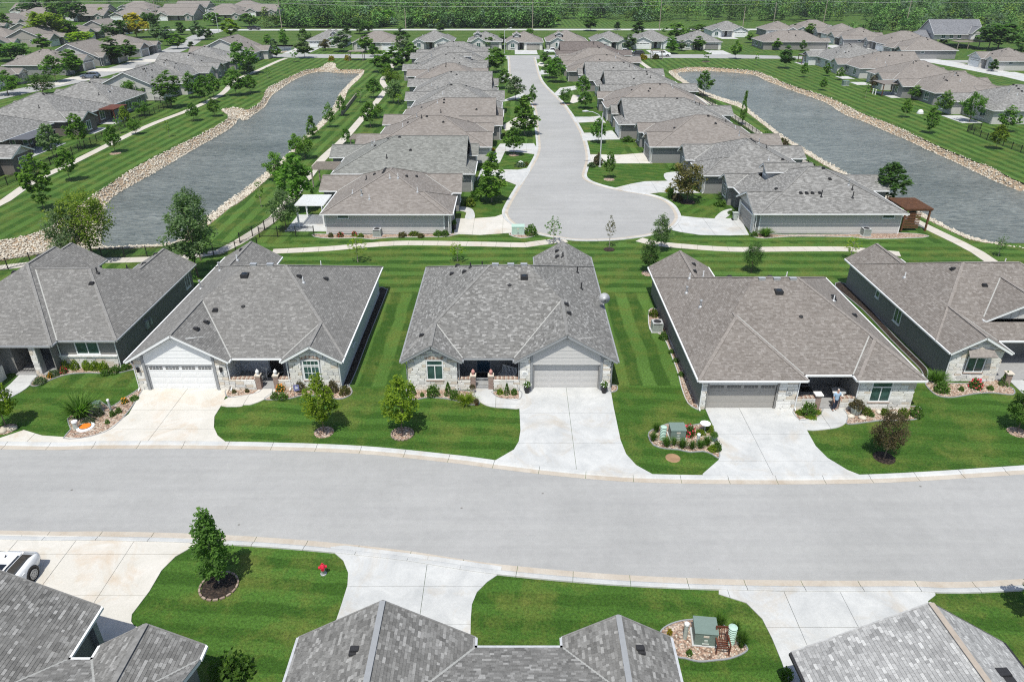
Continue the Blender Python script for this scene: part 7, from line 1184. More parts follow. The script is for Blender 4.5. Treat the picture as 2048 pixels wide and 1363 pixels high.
def treemesh(kind,lod,seed):
    k=(kind,lod,seed)
    if k in TREE: return TREE[k]
    nl={0:3600,1:1250,2:480}[lod]; ncl={0:130,1:80,2:40}[lod]; lf={0:.085,1:.16,2:.32}[lod]
    if kind=='sparse': nl=int(nl*.16); ncl=int(ncl*.45); lf*=1.05
    wd,ht=ASP[kind]; asp=np.array([wd,wd,ht]); big=(ht*wd)/10.; nl=int(nl*min(2.2,max(.8,big)))
    z0=Z0[kind]; pk='oval' if kind=='sparse' else kind
    t=NR.uniform(.02,.99,ncl*3); r=profile(pk,t)
    w=r/r.max()+.08; t=NR.choice(t,ncl,p=w/w.sum()); r=profile(pk,t); a=NR.uniform(0,6.283,ncl)
    rad=r*np.sqrt(NR.uniform(.12,1,ncl))*NR.uniform(.74,1.14,ncl)
    C=np.stack([rad*np.cos(a),rad*np.sin(a),z0+(1-z0)*t],1)
    ci=NR.integers(0,ncl,nl); cr=NR.uniform(.055,.11,ncl)*(1.25 if lod==2 else 1.)
    if kind=='sparse': cr*=.7
    d=NR.normal(0,1,(nl,3)); d/=np.linalg.norm(d,axis=1)[:,None]; d*=NR.uniform(.25,1,nl)[:,None]**.5
    P=C[ci]+d*(cr[ci][:,None]*np.array([1.25,1.25,1.25*wd/ht*1.15])); P[:,2]=np.maximum(P[:,2],z0*.75)
    Q=leafquads(P,lf*NR.uniform(.6,1.25,nl),asp); F=np.arange(nl*4).reshape(-1,4)
    tone=np.clip(.5+.22*(NR.uniform(0,1,ncl)[ci]-.5)*2+NR.normal(0,.13,nl),0,1)
    cm=arrmesh('crown',Q,F,[M_LEAF],tone=tone)
    m=MB(); tr=.055 if wd<3 else .11
    pts=[(0,0,-.01),(NR.normal(0,.01),NR.normal(0,.01),z0*.6),(NR.normal(0,.02),NR.normal(0,.02),z0+.25*(1-z0)),(NR.normal(0,.02),0,z0+.75*(1-z0))]
    def tube(p,r0,r1,n): m.tube(p,[(r0+(r1-r0)*i/(len(p)-1)) for i in range(len(p))],n,cap=False)
    tube(pts,tr/wd*.95,tr/wd*.25,7)
    if lod<2:
        for j in range(16 if lod==0 else 8):
            c=C[NR.integers(0,ncl)]; h=min(z0+.7*(1-z0),max(z0*.8,c[2]-.14)); tube([(0,0,h),(c[0]*.5,c[1]*.5,(h+c[2])/2-.01),tuple(c)],tr/wd*.32,tr/wd*.08,4)
    tm=m.mesh('trunk',M_BARKL if kind in('sparse','cone') else M_BARK); TREE[k]=(cm,tm); return TREE[k]
def tree(x,y,h,w,kind,col,label,grp=None,name='tree',lod=None,z=0.):
    if lod is None: lod=0 if y<86 else (1 if y<215 else 2)
    cm,tm=treemesh(kind,lod,RNG.randrange({0:3,1:3,2:3}[lod]))
    t=thing(name,(x,y,z),RNG.uniform(0,6.28),label,'tree',grp); f=RNG.uniform(.86,1.14); c=LEAFC[col]
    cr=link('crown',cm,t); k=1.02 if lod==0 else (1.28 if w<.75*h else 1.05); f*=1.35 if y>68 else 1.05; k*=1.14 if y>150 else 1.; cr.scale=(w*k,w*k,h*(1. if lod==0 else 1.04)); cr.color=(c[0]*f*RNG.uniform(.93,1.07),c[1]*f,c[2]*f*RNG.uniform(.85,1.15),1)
    tk=link('trunk',tm,t); tk.scale=(w,w,h); return t
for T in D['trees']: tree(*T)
SHR={}
def shrubmesh(kind,near,seed):
    k=(kind,near,seed)
    if k in SHR: return SHR[k]
    n=520 if near else 150; lf=.075 if near else .15
    if kind=='grass':
        nb=260 if near else 70; a=NR.uniform(0,6.283,nb); r0=NR.uniform(0,.25,nb); L=NR.uniform(.6,1.05,nb); out=NR.uniform(.15,1.,nb); V=[];F=[];w=.036 if near else .06
        for i in range(nb):
            dx,dy=math.cos(a[i]),math.sin(a[i]); sx,sy=-dy*w,dx*w; pr=[]
            for q in range(4):
                t=q/3; rr=r0[i]+out[i]*t**1.7*.95; zz=L[i]*(t-.42*t**2.6*out[i]); ww=1-t*.85; pr+= [(rr*dx+sx*ww,rr*dy+sy*ww,zz),(rr*dx-sx*ww,rr*dy-sy*ww,zz)]
            b=len(V); V+=pr
            for q in range(3): F.append((b+2*q,b+2*q+1,b+2*q+3,b+2*q+2))
        me=arrmesh('shrub',np.array(V),np.array(F),[M_LEAF],tone=np.repeat(NR.uniform(.2,.9,nb),3)); SHR[k]=(me,None); return SHR[k]
    t=NR.uniform(0,1,n); a=NR.uniform(0,6.283,n)
    if kind=='conebush': r=(1-t)**.8*NR.uniform(.75,1.03,n); P=np.stack([r*np.cos(a),r*np.sin(a),t],1); asp=np.array([.45,.45,.95])
    else:
        ph=np.arccos(NR.uniform(-.05,1,n)); rr=NR.uniform(.62,1.02,n)*(1+.12*np.sin(a*3+ph*4)); P=np.stack([rr*np.sin(ph)*np.cos(a),rr*np.sin(ph)*np.sin(a),rr*np.cos(ph)],1); asp=np.array([.5,.5,.6]); P[:,2]=np.maximum(P[:,2],.03)
    Q=leafquads(P,lf*NR.uniform(.6,1.2,n),asp,.2); me=arrmesh('shrub',Q,np.arange(n*4).reshape(-1,4),[M_LEAF],tone=np.clip(NR.normal(.5,.2,n),0,1)); fl=None
    if kind=='flower':
        m=60; ph=np.arccos(NR.uniform(.1,1,m)); a=NR.uniform(0,6.283,m); P=np.stack([np.sin(ph)*np.cos(a),np.sin(ph)*np.sin(a),np.cos(ph)],1)*1.06; fl=(leafquads(P,.085*NR.uniform(.7,1.4,m),asp,1.),np.arange(m*4).reshape(-1,4))
    SHR[k]=(me,fl); return SHR[k]
for x,y,r,h,kind,col,label,grp in D['shrubs']:
    me,fl=shrubmesh(kind,y<90,RNG.randrange(3)); c=LEAFC['mid'] if kind=='flower' else LEAFC[col]; f=RNG.uniform(.85,1.15)
    o=link({'grass':'ornamental_grass','flower':'flowering_shrub'}.get(kind,'shrub'),me,None,(x,y,.03),RNG.uniform(0,6.28),label=label,cat='shrub' if kind!='grass' else 'grass clump',group=grp)
    o['category']='shrub' if kind!='grass' else 'ornamental grass'; g_=1.7 if kind=='grass' else 1.12; o.scale=(r*g_,r*g_,h*(1.25 if kind=='grass' else 1.1)); o.color=(c[0]*f,c[1]*f,c[2]*f,1)
    if fl: link('blossom',arrmesh('blossom',fl[0],fl[1],[M_FLW[col]]),o)
# woodland beyond the far road: one mass of many crowns
def woodland(name,P,H,Wd,tints,nl=300):
    n=len(P); VV=[];TT=[];TI=[]
    for i in range(n):
        k=nl; ncl=9; a=NR.uniform(0,6.283,ncl); t=NR.uniform(.05,1,ncl); r=.5*np.sqrt(np.clip(1-(1.75*t-.85)**2,0.05,1))*NR.uniform(.5,1.15,ncl); C=np.stack([r*np.cos(a),r*np.sin(a),.12+.88*t],1)
        ci=NR.integers(0,ncl,k); d=NR.normal(0,1,(k,3)); d/=np.linalg.norm(d,axis=1)[:,None]; Q=C[ci]+d*NR.uniform(.08,.25,k)[:,None]; sc=np.array([Wd[i],Wd[i],H[i]]); Q[:,2]=np.clip(Q[:,2],.02,1.1)
        q=leafquads(Q,NR.uniform(.3,.62,k),sc)*sc+np.array([P[i,0],P[i,1],0]); VV.append(q); TT.append(np.clip(.5+.25*(NR.uniform(0,1,ncl)[ci]-.5)*2+NR.normal(0,.15,k),0,1)); TI.append(np.repeat(np.array([[*tints[i],1.]]),k,0))
    V=np.concatenate(VV); me=arrmesh(name,V,np.arange(len(V)).reshape(-1,4),[M_WLEAF],tone=np.concatenate(TT),tint=np.concatenate(TI)); link(name,me,kind='stuff')
def woodpts(n,x0,x1,y0,y1): return NR.uniform((x0,y0),(x1,y1),(n,2))
def tintset(n): 
    b=np.array([LEAFC[k] for k in('mid','dark','spring','olive','blue','mid','spring')]); t=b[NR.integers(0,len(b),n)]; return t*NR.uniform(.5,1.4,(n,1))*np.array([.80,.92,1.0])
fr=lambda x:np.where(x<20,378,np.where(x<190,416,404))
P=np.concatenate([woodpts(760,-250,420,380,520),woodpts(420,-420,560,520,800)]); P=P[(P[:,1]>fr(P[:,0])+3)&~((P[:,0]<-130)&(P[:,1]<520)&(P[:,1]>400)&(P[:,0]<-132))]; P=P[~((P[:,0]<-125)&(P[:,1]<530))]
woodland('woodland',P,NR.uniform(5.5,14.5,len(P)),NR.uniform(6,13,len(P)),tintset(len(P)))
P=np.concatenate([woodpts(150,-118,20,378,392),woodpts(60,195,330,330,404),woodpts(40,180,300,300,345),woodpts(26,150,210,340,372)]); P=P[~((P[:,0]>140)&(P[:,0]<195)&(P[:,1]<315))]
woodland('woodland',P,NR.uniform(3.,7.5,len(P)),NR.uniform(4,7.5,len(P)),tintset(len(P)),200)
# ------------------------------------------------------------------ fences
def fence(label,pts,step=2.4,h=1.2,grp='black metal yard fences'):
    f=resample(pts,step); t=thing('fence',(f[0].x,f[0].y,0),0,label,'fence',grp); o=f[0]; pk=MB()
    pm=MB().box(-.04,.04,-.04,.04,0,h+.12).mesh('post',M_BLACK)
    for p in f: link('post',pm,t,(p.x-o.x,p.y-o.y,0))
    for a,b in zip(f,f[1:]):
        for z in (.15,h-.18,h): MB().bar((a.x-o.x,a.y-o.y,z),(b.x-o.x,b.y-o.y,z),.03,.035).build('rail',M_BLACK,t)
        n=int((b-a).length/.13)
        for k in range(1,n): q=a.lerp(b,k/n)-o; pk.bar((q.x,q.y,.1),(q.x,q.y,h),.016,.016,up=(1,0,0))
    pk.build('pickets',M_BLACK,t,kind='stuff'); return t
fence('black metal fence between the pond and the two leftmost front houses',[(-52,72.2),(-46,73.6),(-40,74.2),(-33,74.8),(-29,77.)])
fence('black metal fence running up beside the path by the white pergola house',[(-31.5,78.5),(-29.7,84),(-29.,92),(-30.,99.5)])
fence('short black fence from the path to the white pergola house corner',[(-29.9,80.6),(-23.5,80.9)])
fence('black metal fence at left below the rock apron beside the path',[(-58,66.),(-52,72.2)])
fence('black yard fence along the near part of the outer path',[(-73.5,84),(-73.6,104),(-74.2,120),(-75,131)])
fence('black yard fence along the upper part of the outer path',[(-75,131),(-76,146),(-76.6,160),(-77,168)])
fence('black cross fence behind the striped gable house',[(-77,168),(-82.5,172)])
fence('black rail fence along the right pond path, near part',[(46.8,108),(46.3,118),(46.,128)],2.2)
fence('black rail fence along the right pond path, middle part',[(45.6,134),(45.4,146),(45.2,158)],2.2)
fence('black rail fence along the right pond path, far part',[(45.2,165),(45.4,178),(45.6,190)],2.4)
fence('black yard fence around the right edge back yard by the pond',[(91.,142),(87.2,140.5),(86.6,132),(86.8,118)],2.4)
# low wooden edging by the left path bend
wl=thing('retaining_edge',(-38.,170,0),0,'dark low retaining edge beside the narrow path bend','wall'); MB().bar((2.,-14,.4),(.5,10,.4),.25,.8).build('edging_board',M_WOODG,wl)
# ------------------------------------------------------------------ street fixtures
F=D['fix']
def street_lamp(label,x,y,h,arm,ang):
    t=thing('street_lamp',(x,y,0),ang,label,'street lamp','street lamps'); MB().tube([(0,0,0),(0,0,h)],[.11,.07],10).build('pole',M_ALU,t); MB().box(-.2,.2,-.2,.2,0,.12).build('base_plate',M_CONC,t)
    MB().tube([(0,0,h-.9),(-arm*.25,0,h-.25),(-arm*.6,0,h+.15),(-arm,0,h+.25)],.05,8).build('arm',M_ALU,t); MB().tube([(-arm*.86,0,h+.25),(-arm,0,h+.27),(-arm*1.22,0,h+.25)],[.09,.16,.07],8).build('lamp_head',M_ALU,t); return t
street_lamp('pale street lamp with curved arm over the court road',*F['lampost'],8.3,2.6,0)
street_lamp('street lamp at the far left corner where court meets back street',*F['lamp2'],8.,2.2,math.pi)
street_lamp('street lamp among trees by the far left road junction',-133,352,9,3.,0)
wires=[]
for i,(x,y) in enumerate(D['poles']):
    h=(15,15.5,9,16,15,9.5,11,14.,15.5,15)[i]
    t=thing('utility_pole',(x,y,0),0,['wooden utility pole by the far left roofs','wooden utility pole left of the parked far vehicle road end','short pole left of the court axis by the far road','tall utility pole right behind the two garage door house','tall utility pole right of the dark conifer at the far road','short pole behind the right white gable house','slim pole left of the long right pole','leaning looking pole behind the right brown houses','tall pole rising before the right woods','rightmost utility pole above the slate roofed house'][i],'utility pole','utility poles along the far road')
    MB().tube([(0,0,-.2),(0,0,h)],[.19,.12],8).build('pole',M_POLE,t)
    if h>12:
        for z in (h-.8,h-2.2,h-3.6): MB().tube([(-.12,-.2,z),(.12,-.2,z)],.06,6).build('insulator',M_GALV,t)
        wires.append((x,y,h))
wires.sort(); wz=[11.2,9.7,8.2]
for k in range(3):
    t=thing('power_line',(0,372,0),0,['topmost power line wire strung along the far road','middle power line wire strung along the far road','lowest power line wire strung along the far road'][k],'wire','power lines'); pts=[(-330,0,wz[k]+2.5)]
    xs=[p[0] for p in wires]; 
    for a,b in zip(wires,wires[1:]):
        for q in range(8): u=q/8; pts.append((a[0]+(b[0]-a[0])*u,(a[1]+(b[1]-a[1])*u)-372,wz[k]+3.-2.6*u*(1-u)))
    pts.append((380,25,wz[k]+3)); MB().tube(pts,.035,4).build('wire',M_GALV,t)
def transformer(label,x,y,w=1.,d=.85,h=.8,rz=0,mat=M_UGREEN):
    t=thing('utility_box',(x,y,.03),rz,label,'utility box','utility boxes'); MB().box(-w/2,w/2,0,d,.05,h-.03).build('cabinet',mat,t); MB().box(-w/2-.08,w/2+.08,-.06,d+.06,-.03,.05).build('pad',M_CONC,t)
    m=MB(); z0,z1=h-.03,h+.05; V=[(-w/2-.03,-.03,z0),(w/2+.03,-.03,z0),(w/2+.03,d+.03,z0),(-w/2-.03,d+.03,z0)]; m.face(V[::-1]); m.face([(-w/2-.03,-.03,z0),(w/2+.03,-.03,z0),(w/2+.03,-.03,z0+.03),(-w/2-.03,-.03,z0+.03)]); m.face([(-w/2-.03,-.03,z0+.03),(w/2+.03,-.03,z0+.03),(w/2+.03,d+.03,z1),(-w/2-.03,d+.03,z1)]); m.face([(w/2+.03,-.03,z0),(w/2+.03,d+.03,z0),(w/2+.03,d+.03,z1),(w/2+.03,-.03,z0+.03)]); m.face([(-w/2-.03,-.03,z0),(-w/2-.03,-.03,z0+.03),(-w/2-.03,d+.03,z1),(-w/2-.03,d+.03,z0)]); m.build('lid',mat,t)
    MB().box(-.13,.13,-.012,.0,h*.68,h*.82).build('warning_label',M_STONE[3],t); MB().box(-.16,.16,-.05,.0,.12,.2).box(-.08,.08,-.04,0,.3,.42).build('handle',M_UGRAY,t); return t
def louver(label,x,y,rz=0):
    t=thing('utility_pedestal',(x,y,.03),rz,label,'utility pedestal','striped utility pedestals'); MB().lathe([(.16,0),(.16,1.)],10).build('core',M_UDARK,t)
    for k in range(8): MB().lathe([(.205,0),(.215,.03),(.17,.085)],12).build('louver',M_UGREENL,t,loc=(0,0,.02+k*.122))
    MB().lathe([(.2,0),(.22,.05),(.1,.1)],12).build('cap',M_UGREENL,t,loc=(0,0,1.)); return t
def upost(label,x,y,h=.95,r=.085,mat=M_UGRAY): 
    t=thing('utility_post',(x,y,.02),0,label,'utility post','utility posts'); MB().tube([(0,0,0),(0,0,h)],r,12).build('tube',mat,t); MB().lathe([(r*1.25,0),(r*1.2,.1),(r*.6,.14)],12,(0,0,h)).build('cap',M_WHITE,t); return t
transformer('green metal utility transformer with tan labels in the bed left of the driveway',*F['transformer_a'],1.0,.9,.8)
louver('pale green striped pedestal left of the labelled transformer',*F['louver_a'])
upost('white utility post right of the red flowers by the driveway',*F['post_a'],.75,.1,M_ALU)
transformer('green metal utility transformer in the near gravel bed beside brown chair',*F['transformer_b'],1.05,.95,.85,R(-6))
louver('pale green striped pedestal behind the brown chair',*F['louver_b'])
upost('gray green utility post with white cap left of the near transformer',*F['post_b'],.95,.1,M_UGRAY)
transformer('small green utility pedestal box amid the ornamental grass at left',*F['ubox'],.42,.4,.8)
upost('white capped utility post right of the small green pedestal box',*F['upost'],.85,.08)
upost('short teal gray utility stub beside the orange manhole cover',*F['stub'],.55,.17,M_UGRAY)
transformer('green utility cabinet on gravel pad by the upper right pond bank',*F['xfR'],1.5,1.2,1.2)
upost('left pale utility post on the striped right bank',*F['postR'],1.1,.12,M_WHITE); upost('right pale utility post on the striped right bank',*F['postR2'],1.1,.12,M_WHITE)
transformer('pale green utility cabinet at the edge of the turning court',*F['cab'],1.5,.9,1.,0,M_UGREENL)
for lb,p in (('white rounded well cover on the left court lawn',F['dome1']),('white rounded well cover on the right pond bank',F['domeR'])):
    t=thing('well_cover',(*p,0),0,lb,'well cover'); MB().lathe([(.62,0),(.6,.35),(.42,.7),(.15,.82)],14).build('dome',M_WHITE,t); MB().lathe([(.72,-.02),(.7,.08),(.6,.1)],14).build('rim',M_ALU,t)
t=thing('manhole',(*F['manhole'],.03),R(14),'round orange manhole cover in a white concrete ring','manhole'); MB().lathe([(.60,0),(.58,.08),(.40,.10)],24).build('ring',M_WHITE,t); MB().lathe([(.36,.0),(.36,.125),(.02,.13)],24).build('lid',M_ORANGE,t)
MB().lathe([(.40,.10),(.39,.12),(.365,.12)],24).build('seal',M_WOODR,t)
t=thing('fire_hydrant',(*F['hydrant'],0),R(15),'red and silver fire hydrant on the lawn by the driveway corner','fire hydrant')
MB().lathe([(.17,0),(.17,.05),(.115,.06),(.115,.42),(.15,.43),(.15,.47)],14).build('barrel',M_GALV,t); MB().lathe([(.15,.47),(.16,.5),(.14,.6),(.08,.68),(.04,.70),(.04,.76)],14).build('bonnet',M_RED,t)
for a in (0,math.pi,-math.pi/2): MB().tube([(.09*math.cos(a),.09*math.sin(a),.5),(.22*math.cos(a),.22*math.sin(a),.5)],.075 if a>=0 else .095,10).build('nozzle',M_RED,t)
def acunit(label,x,y,w=.85,h=.9):
    t=thing('air_conditioner',(x,y,0),0,label,'air conditioner','air conditioners'); MB().box(-w/2-.12,w/2+.12,-.1,w+.12,-.02,.07).build('pad',M_CONC,t); MB().box(-w/2,w/2,0,w,.07,h-.06).build('core',M_DKMETAL,t)
    for k in range(8): z=.1+k*(h-.24)/8; MB().box(-w/2-.025,w/2+.025,-.025,w+.025,z,z+.05).build('grille_bar',M_UGRAY,t)
    for sx in(-1,1):
        for y0 in (0,w): MB().box(sx*w/2-.04,sx*w/2+.04,y0-.04,y0+.04,.07,h-.06).build('corner_post',M_UGRAY,t)
    MB().box(-w/2-.03,w/2+.03,-.03,w+.03,h-.06,h).build('top_panel',M_ALU,t); MB().lathe([(w*.4,h),(w*.4,h+.02),(w*.1,h+.05)],16,(0,w/2,0)).build('fan_guard',M_DKMETAL,t); return t
acunit('air conditioner on a pad against the long wall of the first left court house',*F['ac1']); acunit('air conditioner against the wall of the right corner house',*F['acR']); acunit('air conditioner beside the left wall of the house with the man',*F['ac4'])
# satellite dish
t=thing('satellite_dish',(7.86,55.3,2.72),0,'pale satellite dish on the right eave of the blue door house','satellite dish')
MB().tube([(0,0,0),(0,0,.5),(-.05,-.05,.85)],.03,8).build('mast',M_GALV,t); d=MB().lathe([(.02,.0),(.2,.02),(.38,.08),(.46,.14)],24).build('dish',M_ALU,t,smooth=True); d.location=(-.05,-.12,.95); d.rotation_euler=(R(58),0,R(8)); MB().tube([(-.05,-.15,.65),(-.02,-.6,.95)],.015,6).box(-.06,.02,-.66,-.56,.92,1.02).build('feed_arm',M_DKMETAL,t)
# planters, bowls, birdbath, chairs
def planter(label,x,y,h=.62,r=.24,mat=M_DKMETAL,grp=None,plant='spring',fl=True):
    t=thing('planter',(x,y,.05),0,label,'planter',grp); MB().lathe([(r*.72,0),(r,h),(r*1.02,h+.03),(r*.85,h+.03),(r*.8,h-.05)],14).build('pot',mat,t); me,_=shrubmesh('ball',True,1); o=link('plant',me,t,(0,0,h)); o.scale=(r*1.25,r*1.25,r*1.5); o.color=(*LEAFC[plant],1)
    if fl: P=np.random.default_rng(3).normal(0,1,(30,3)); P/=np.linalg.norm(P,axis=1)[:,None]; P[:,2]=abs(P[:,2]); link('blossom',arrmesh('blossom',leafquads(P*r*1.3+np.array([0,0,h+.05]),np.full(30,.05),np.ones(3),1.),np.arange(120).reshape(-1,4),[M_WHITE]),t)
    return t
planter('dark tall planter with white flowers left of the gray garage door',*F['potL'],grp='garage planters'); planter('dark tall planter with white flowers right of the gray garage door',*F['potR'],grp='garage planters')
planter('large gray bowl planter with dark red plant in the pebble bed',*F['bowl'],.5,.42,M_UGRAY,plant='plum',fl=False); planter('green glazed pot with plant at the driveway edge',*F['greenpot'],.4,.22,plain('glazed_green',(.12,.2,.18),.25),fl=False)
planter('small brown pot on the curved walk of the blue door house',-2.62,44.35,.25,.17,M_WOODR,plant='plum',fl=False); planter('terracotta pot at the foot of the left gate pillar',-2.98,45.95,.45,.19,M_STONE[3],plant='plum',fl=False)
planter('dark planter at the garage of the first left court house',-7.05,83.4,.7,.3,plant='mid',fl=False); planter('white flowering hanging plant on the blue door porch',-4.4,47.6,.5,.25,M_DKMETAL)
t=thing('birdbath',(*F['birdbath'],.03),0,'round white birdbath on a stem beside the driveway','birdbath'); MB().lathe([(.16,0),(.12,.06),(.05,.12),(.05,.55),(.1,.6)],14).build('stem',M_UGRAY,t); MB().lathe([(.1,.58),(.34,.68),(.36,.72),(.3,.70),(.05,.66)],20).build('bowl',M_WHITE,t)
def armchair(label,x,y,rz,mat,slats=True):
    t=thing('chair',(x,y,.04),rz,label,'chair'); lm=MB().box(-.025,.025,-.025,.025,0,.62).mesh('leg',mat)
    for sx in(-.3,.3):
        for sy in(-.3,.25): link('leg',lm,t,(sx,sy,0))
        MB().box(sx-.035,sx+.035,-.34,.3,.62,.66).build('armrest',mat,t); MB().bar((sx*.92,.25,.4),(sx*.92,.45,1.05),.04,.03).build('back_post',mat,t)
    for k in range(5): MB().box(-.27,.27,-.3+k*.115,-.245+k*.115,.4,.42).build('seat_slat',mat,t)
    MB().bar((-.28,.445,1.0),(.28,.445,1.0),.03,.12).build('top_rail',mat,t)
    for k in range(5): MB().bar((-.22+k*.11,.27,.44),(-.22+k*.11,.43,.95),0.03,.015).build('back_slat',mat,t)
    return t
armchair('brown metal garden chair in the near gravel bed',*F['chair'],R(-4),M_WOODR); armchair('dark metal chair in the corner of the porch with the man',21.,46.1,R(40),M_BLACK)
armchair('white metal chair on the arched window house porch',-19.4,47.6,R(-25),M_ALU)
t=thing('bench',(-.35,47.7,.13),R(-28),'gray slatted settee on the blue door porch','bench')
for sx in(-.62,.62):
    for sy in(-.25,.22): MB().box(sx-.03,sx+.03,sy-.03,sy+.03,0,.42).build('leg',M_ALU,t)
    MB().box(sx-.03,sx+.03,-.3,.28,.6,.64).build('armrest',M_ALU,t)
for k in range(6): MB().box(-.66,.66,-.3+k*.1,-.215+k*.1,.42,.45).build('seat_slat',M_ALU,t)
for k in range(11): MB().bar((-.6+k*.12,.28,.46),(-.6+k*.12,.42,1.0),.07,.02).build('back_slat',M_ALU,t)
MB().bar((-.66,.42,1.02),(.66,.42,1.02),.05,.05).build('top_rail',M_ALU,t)
t=thing('table',(24.2,45.,.13),0,'round pale table on the porch behind the man','table'); MB().lathe([(.25,0),(.06,.05),(.05,.68),(.1,.7)],12).build('pedestal',M_BLACK,t); MB().lathe([(.5,.7),(.52,.73),(.02,.74)],24).build('tabletop',M_ALU,t)
t=thing('garden_flag',(*F['flag'],.03),R(12),'lilac garden flag with white print before the dark red shrub','garden flag'); MB().tube([(-.22,0,0),(-.22,0,1.05),(.2,0,1.05)],.012,6).build('pole',M_BLACK,t); f=MB().box(-.2,.19,-.008,.008,.52,1.03).build('flag_cloth',M_FLAG,t); MB().box(-.1,.1,-.012,-.009,.7,.84).box(-.06,.02,-.013,-.009,.86,.94).build('print',M_FLAGW,f)
t=thing('trash_bin',(*F['bin'],0),R(90),'gray wheeled trash bin beside the corner house entry','trash bin'); m=MB(); m.lathe([(.3,.08),(.38,.95)],4); m.build('body',M_UGRAY,t).rotation_euler=(0,0,math.pi/4); MB().box(-.31,.31,-.33,.33,.95,1.03).build('lid',M_UGRAY,t); MB().tube([(-.25,.28,.1),(.25,.28,.1)],.1,10).build('wheel',M_TYRE,t)
BL=['tan','low','pale','small']; 
for i,(x,y) in enumerate(D['boulders']):
    lb=['white boulder between olive shrubs under the right window','pale boulder at the lower edge of the pebble bed','tan boulder in the right part of the pebble bed','pale boulder next to the bowl planter','left gray boulder at the left edge tree','right gray boulder at the left edge tree','tan stone beside the birdbath plants','tan stone right of the white utility post'][i]
    me=arrmesh('boulder',IV*(1+NR.uniform(-.22,.22,(len(IV),1))),IF,[M_ROCK],tone=np.full(len(IF),.35 if 'gray' in lb else .8)); o=link('boulder',me,None,(x,y,.1),RNG.uniform(0,6),label=lb,cat='boulder',group='landscape boulders'); s=.42 if 'gray' in lb else .3; o.scale=(s,s*.75,s*.6)
# ------------------------------------------------------------------ vehicles
def loft(m,secs,closed=True,mat=0,cap=True):
    n=len(secs[0]); b=len(m.v)
    for s in secs: m.v+=[tuple(p) for p in s]
    for i in range(len(secs)-1):
        for j in range(n): a=b+i*n+j; c=b+i*n+(j+1)%n; m.f.append((a,c,c+n,a+n)); m.m.append(mat)
    if cap: m.f.append(tuple(b+j for j in range(n))[::-1]); m.m.append(mat); m.f.append(tuple(b+(len(secs)-1)*n+j for j in range(n))); m.m.append(mat)
def wheel(par,x,y,r=.37,w=.24,spokes=14,side=1):
    o=MB().tube([(-w/2,0,0),(-w/2+.03,0,0),(w/2-.03,0,0),(w/2,0,0)],[r*.9,r,r,r*.9],20).build('wheel',M_TYRE,par,loc=(x,y,r)); MB().tube([(side*(w/2-.05),0,0),(side*(w/2+.006),0,0)],[r*.66,r*.66],20).build('hub_dark',M_BLACK,o); rm=MB()
    for k in range(spokes): a=2*math.pi*k/spokes; rm.bar((side*(w/2+.012),.06*math.cos(a),.06*math.sin(a)),(side*(w/2+.012),r*.66*math.cos(a),r*.66*math.sin(a)),.045,.02,up=(1,0,0))
    rm.tube([(side*(w/2-.02),0,0),(side*(w/2+.014),0,0)],[r*.12,r*.12],10); 
    for k in range(20): a=2*math.pi*k/20; c=2*math.pi*(k+1)/20; rm.bar((side*(w/2+.01),r*.67*math.cos(a),r*.67*math.sin(a)),(side*(w/2+.01),r*.67*math.cos(c),r*.67*math.sin(c)),.03,.03,up=(1,0,0))
    rm.build('rim',M_GALV,o); return o
def sec(y,zb,zs,zt,wb,ws,wt): # cross section, rounded: bottom, shoulder, top
    return [(-wb,y,zb),(-ws,y,zb+.18),(-ws-.01,y,(zb+zs)/2+.08),(-ws+.03,y,zs),(-wt,y,zt),(wt,y,zt),(ws-.03,y,zs),(ws+.01,y,(zb+zs)/2+.08),(ws,y,zb+.18),(wb,y,zb)]
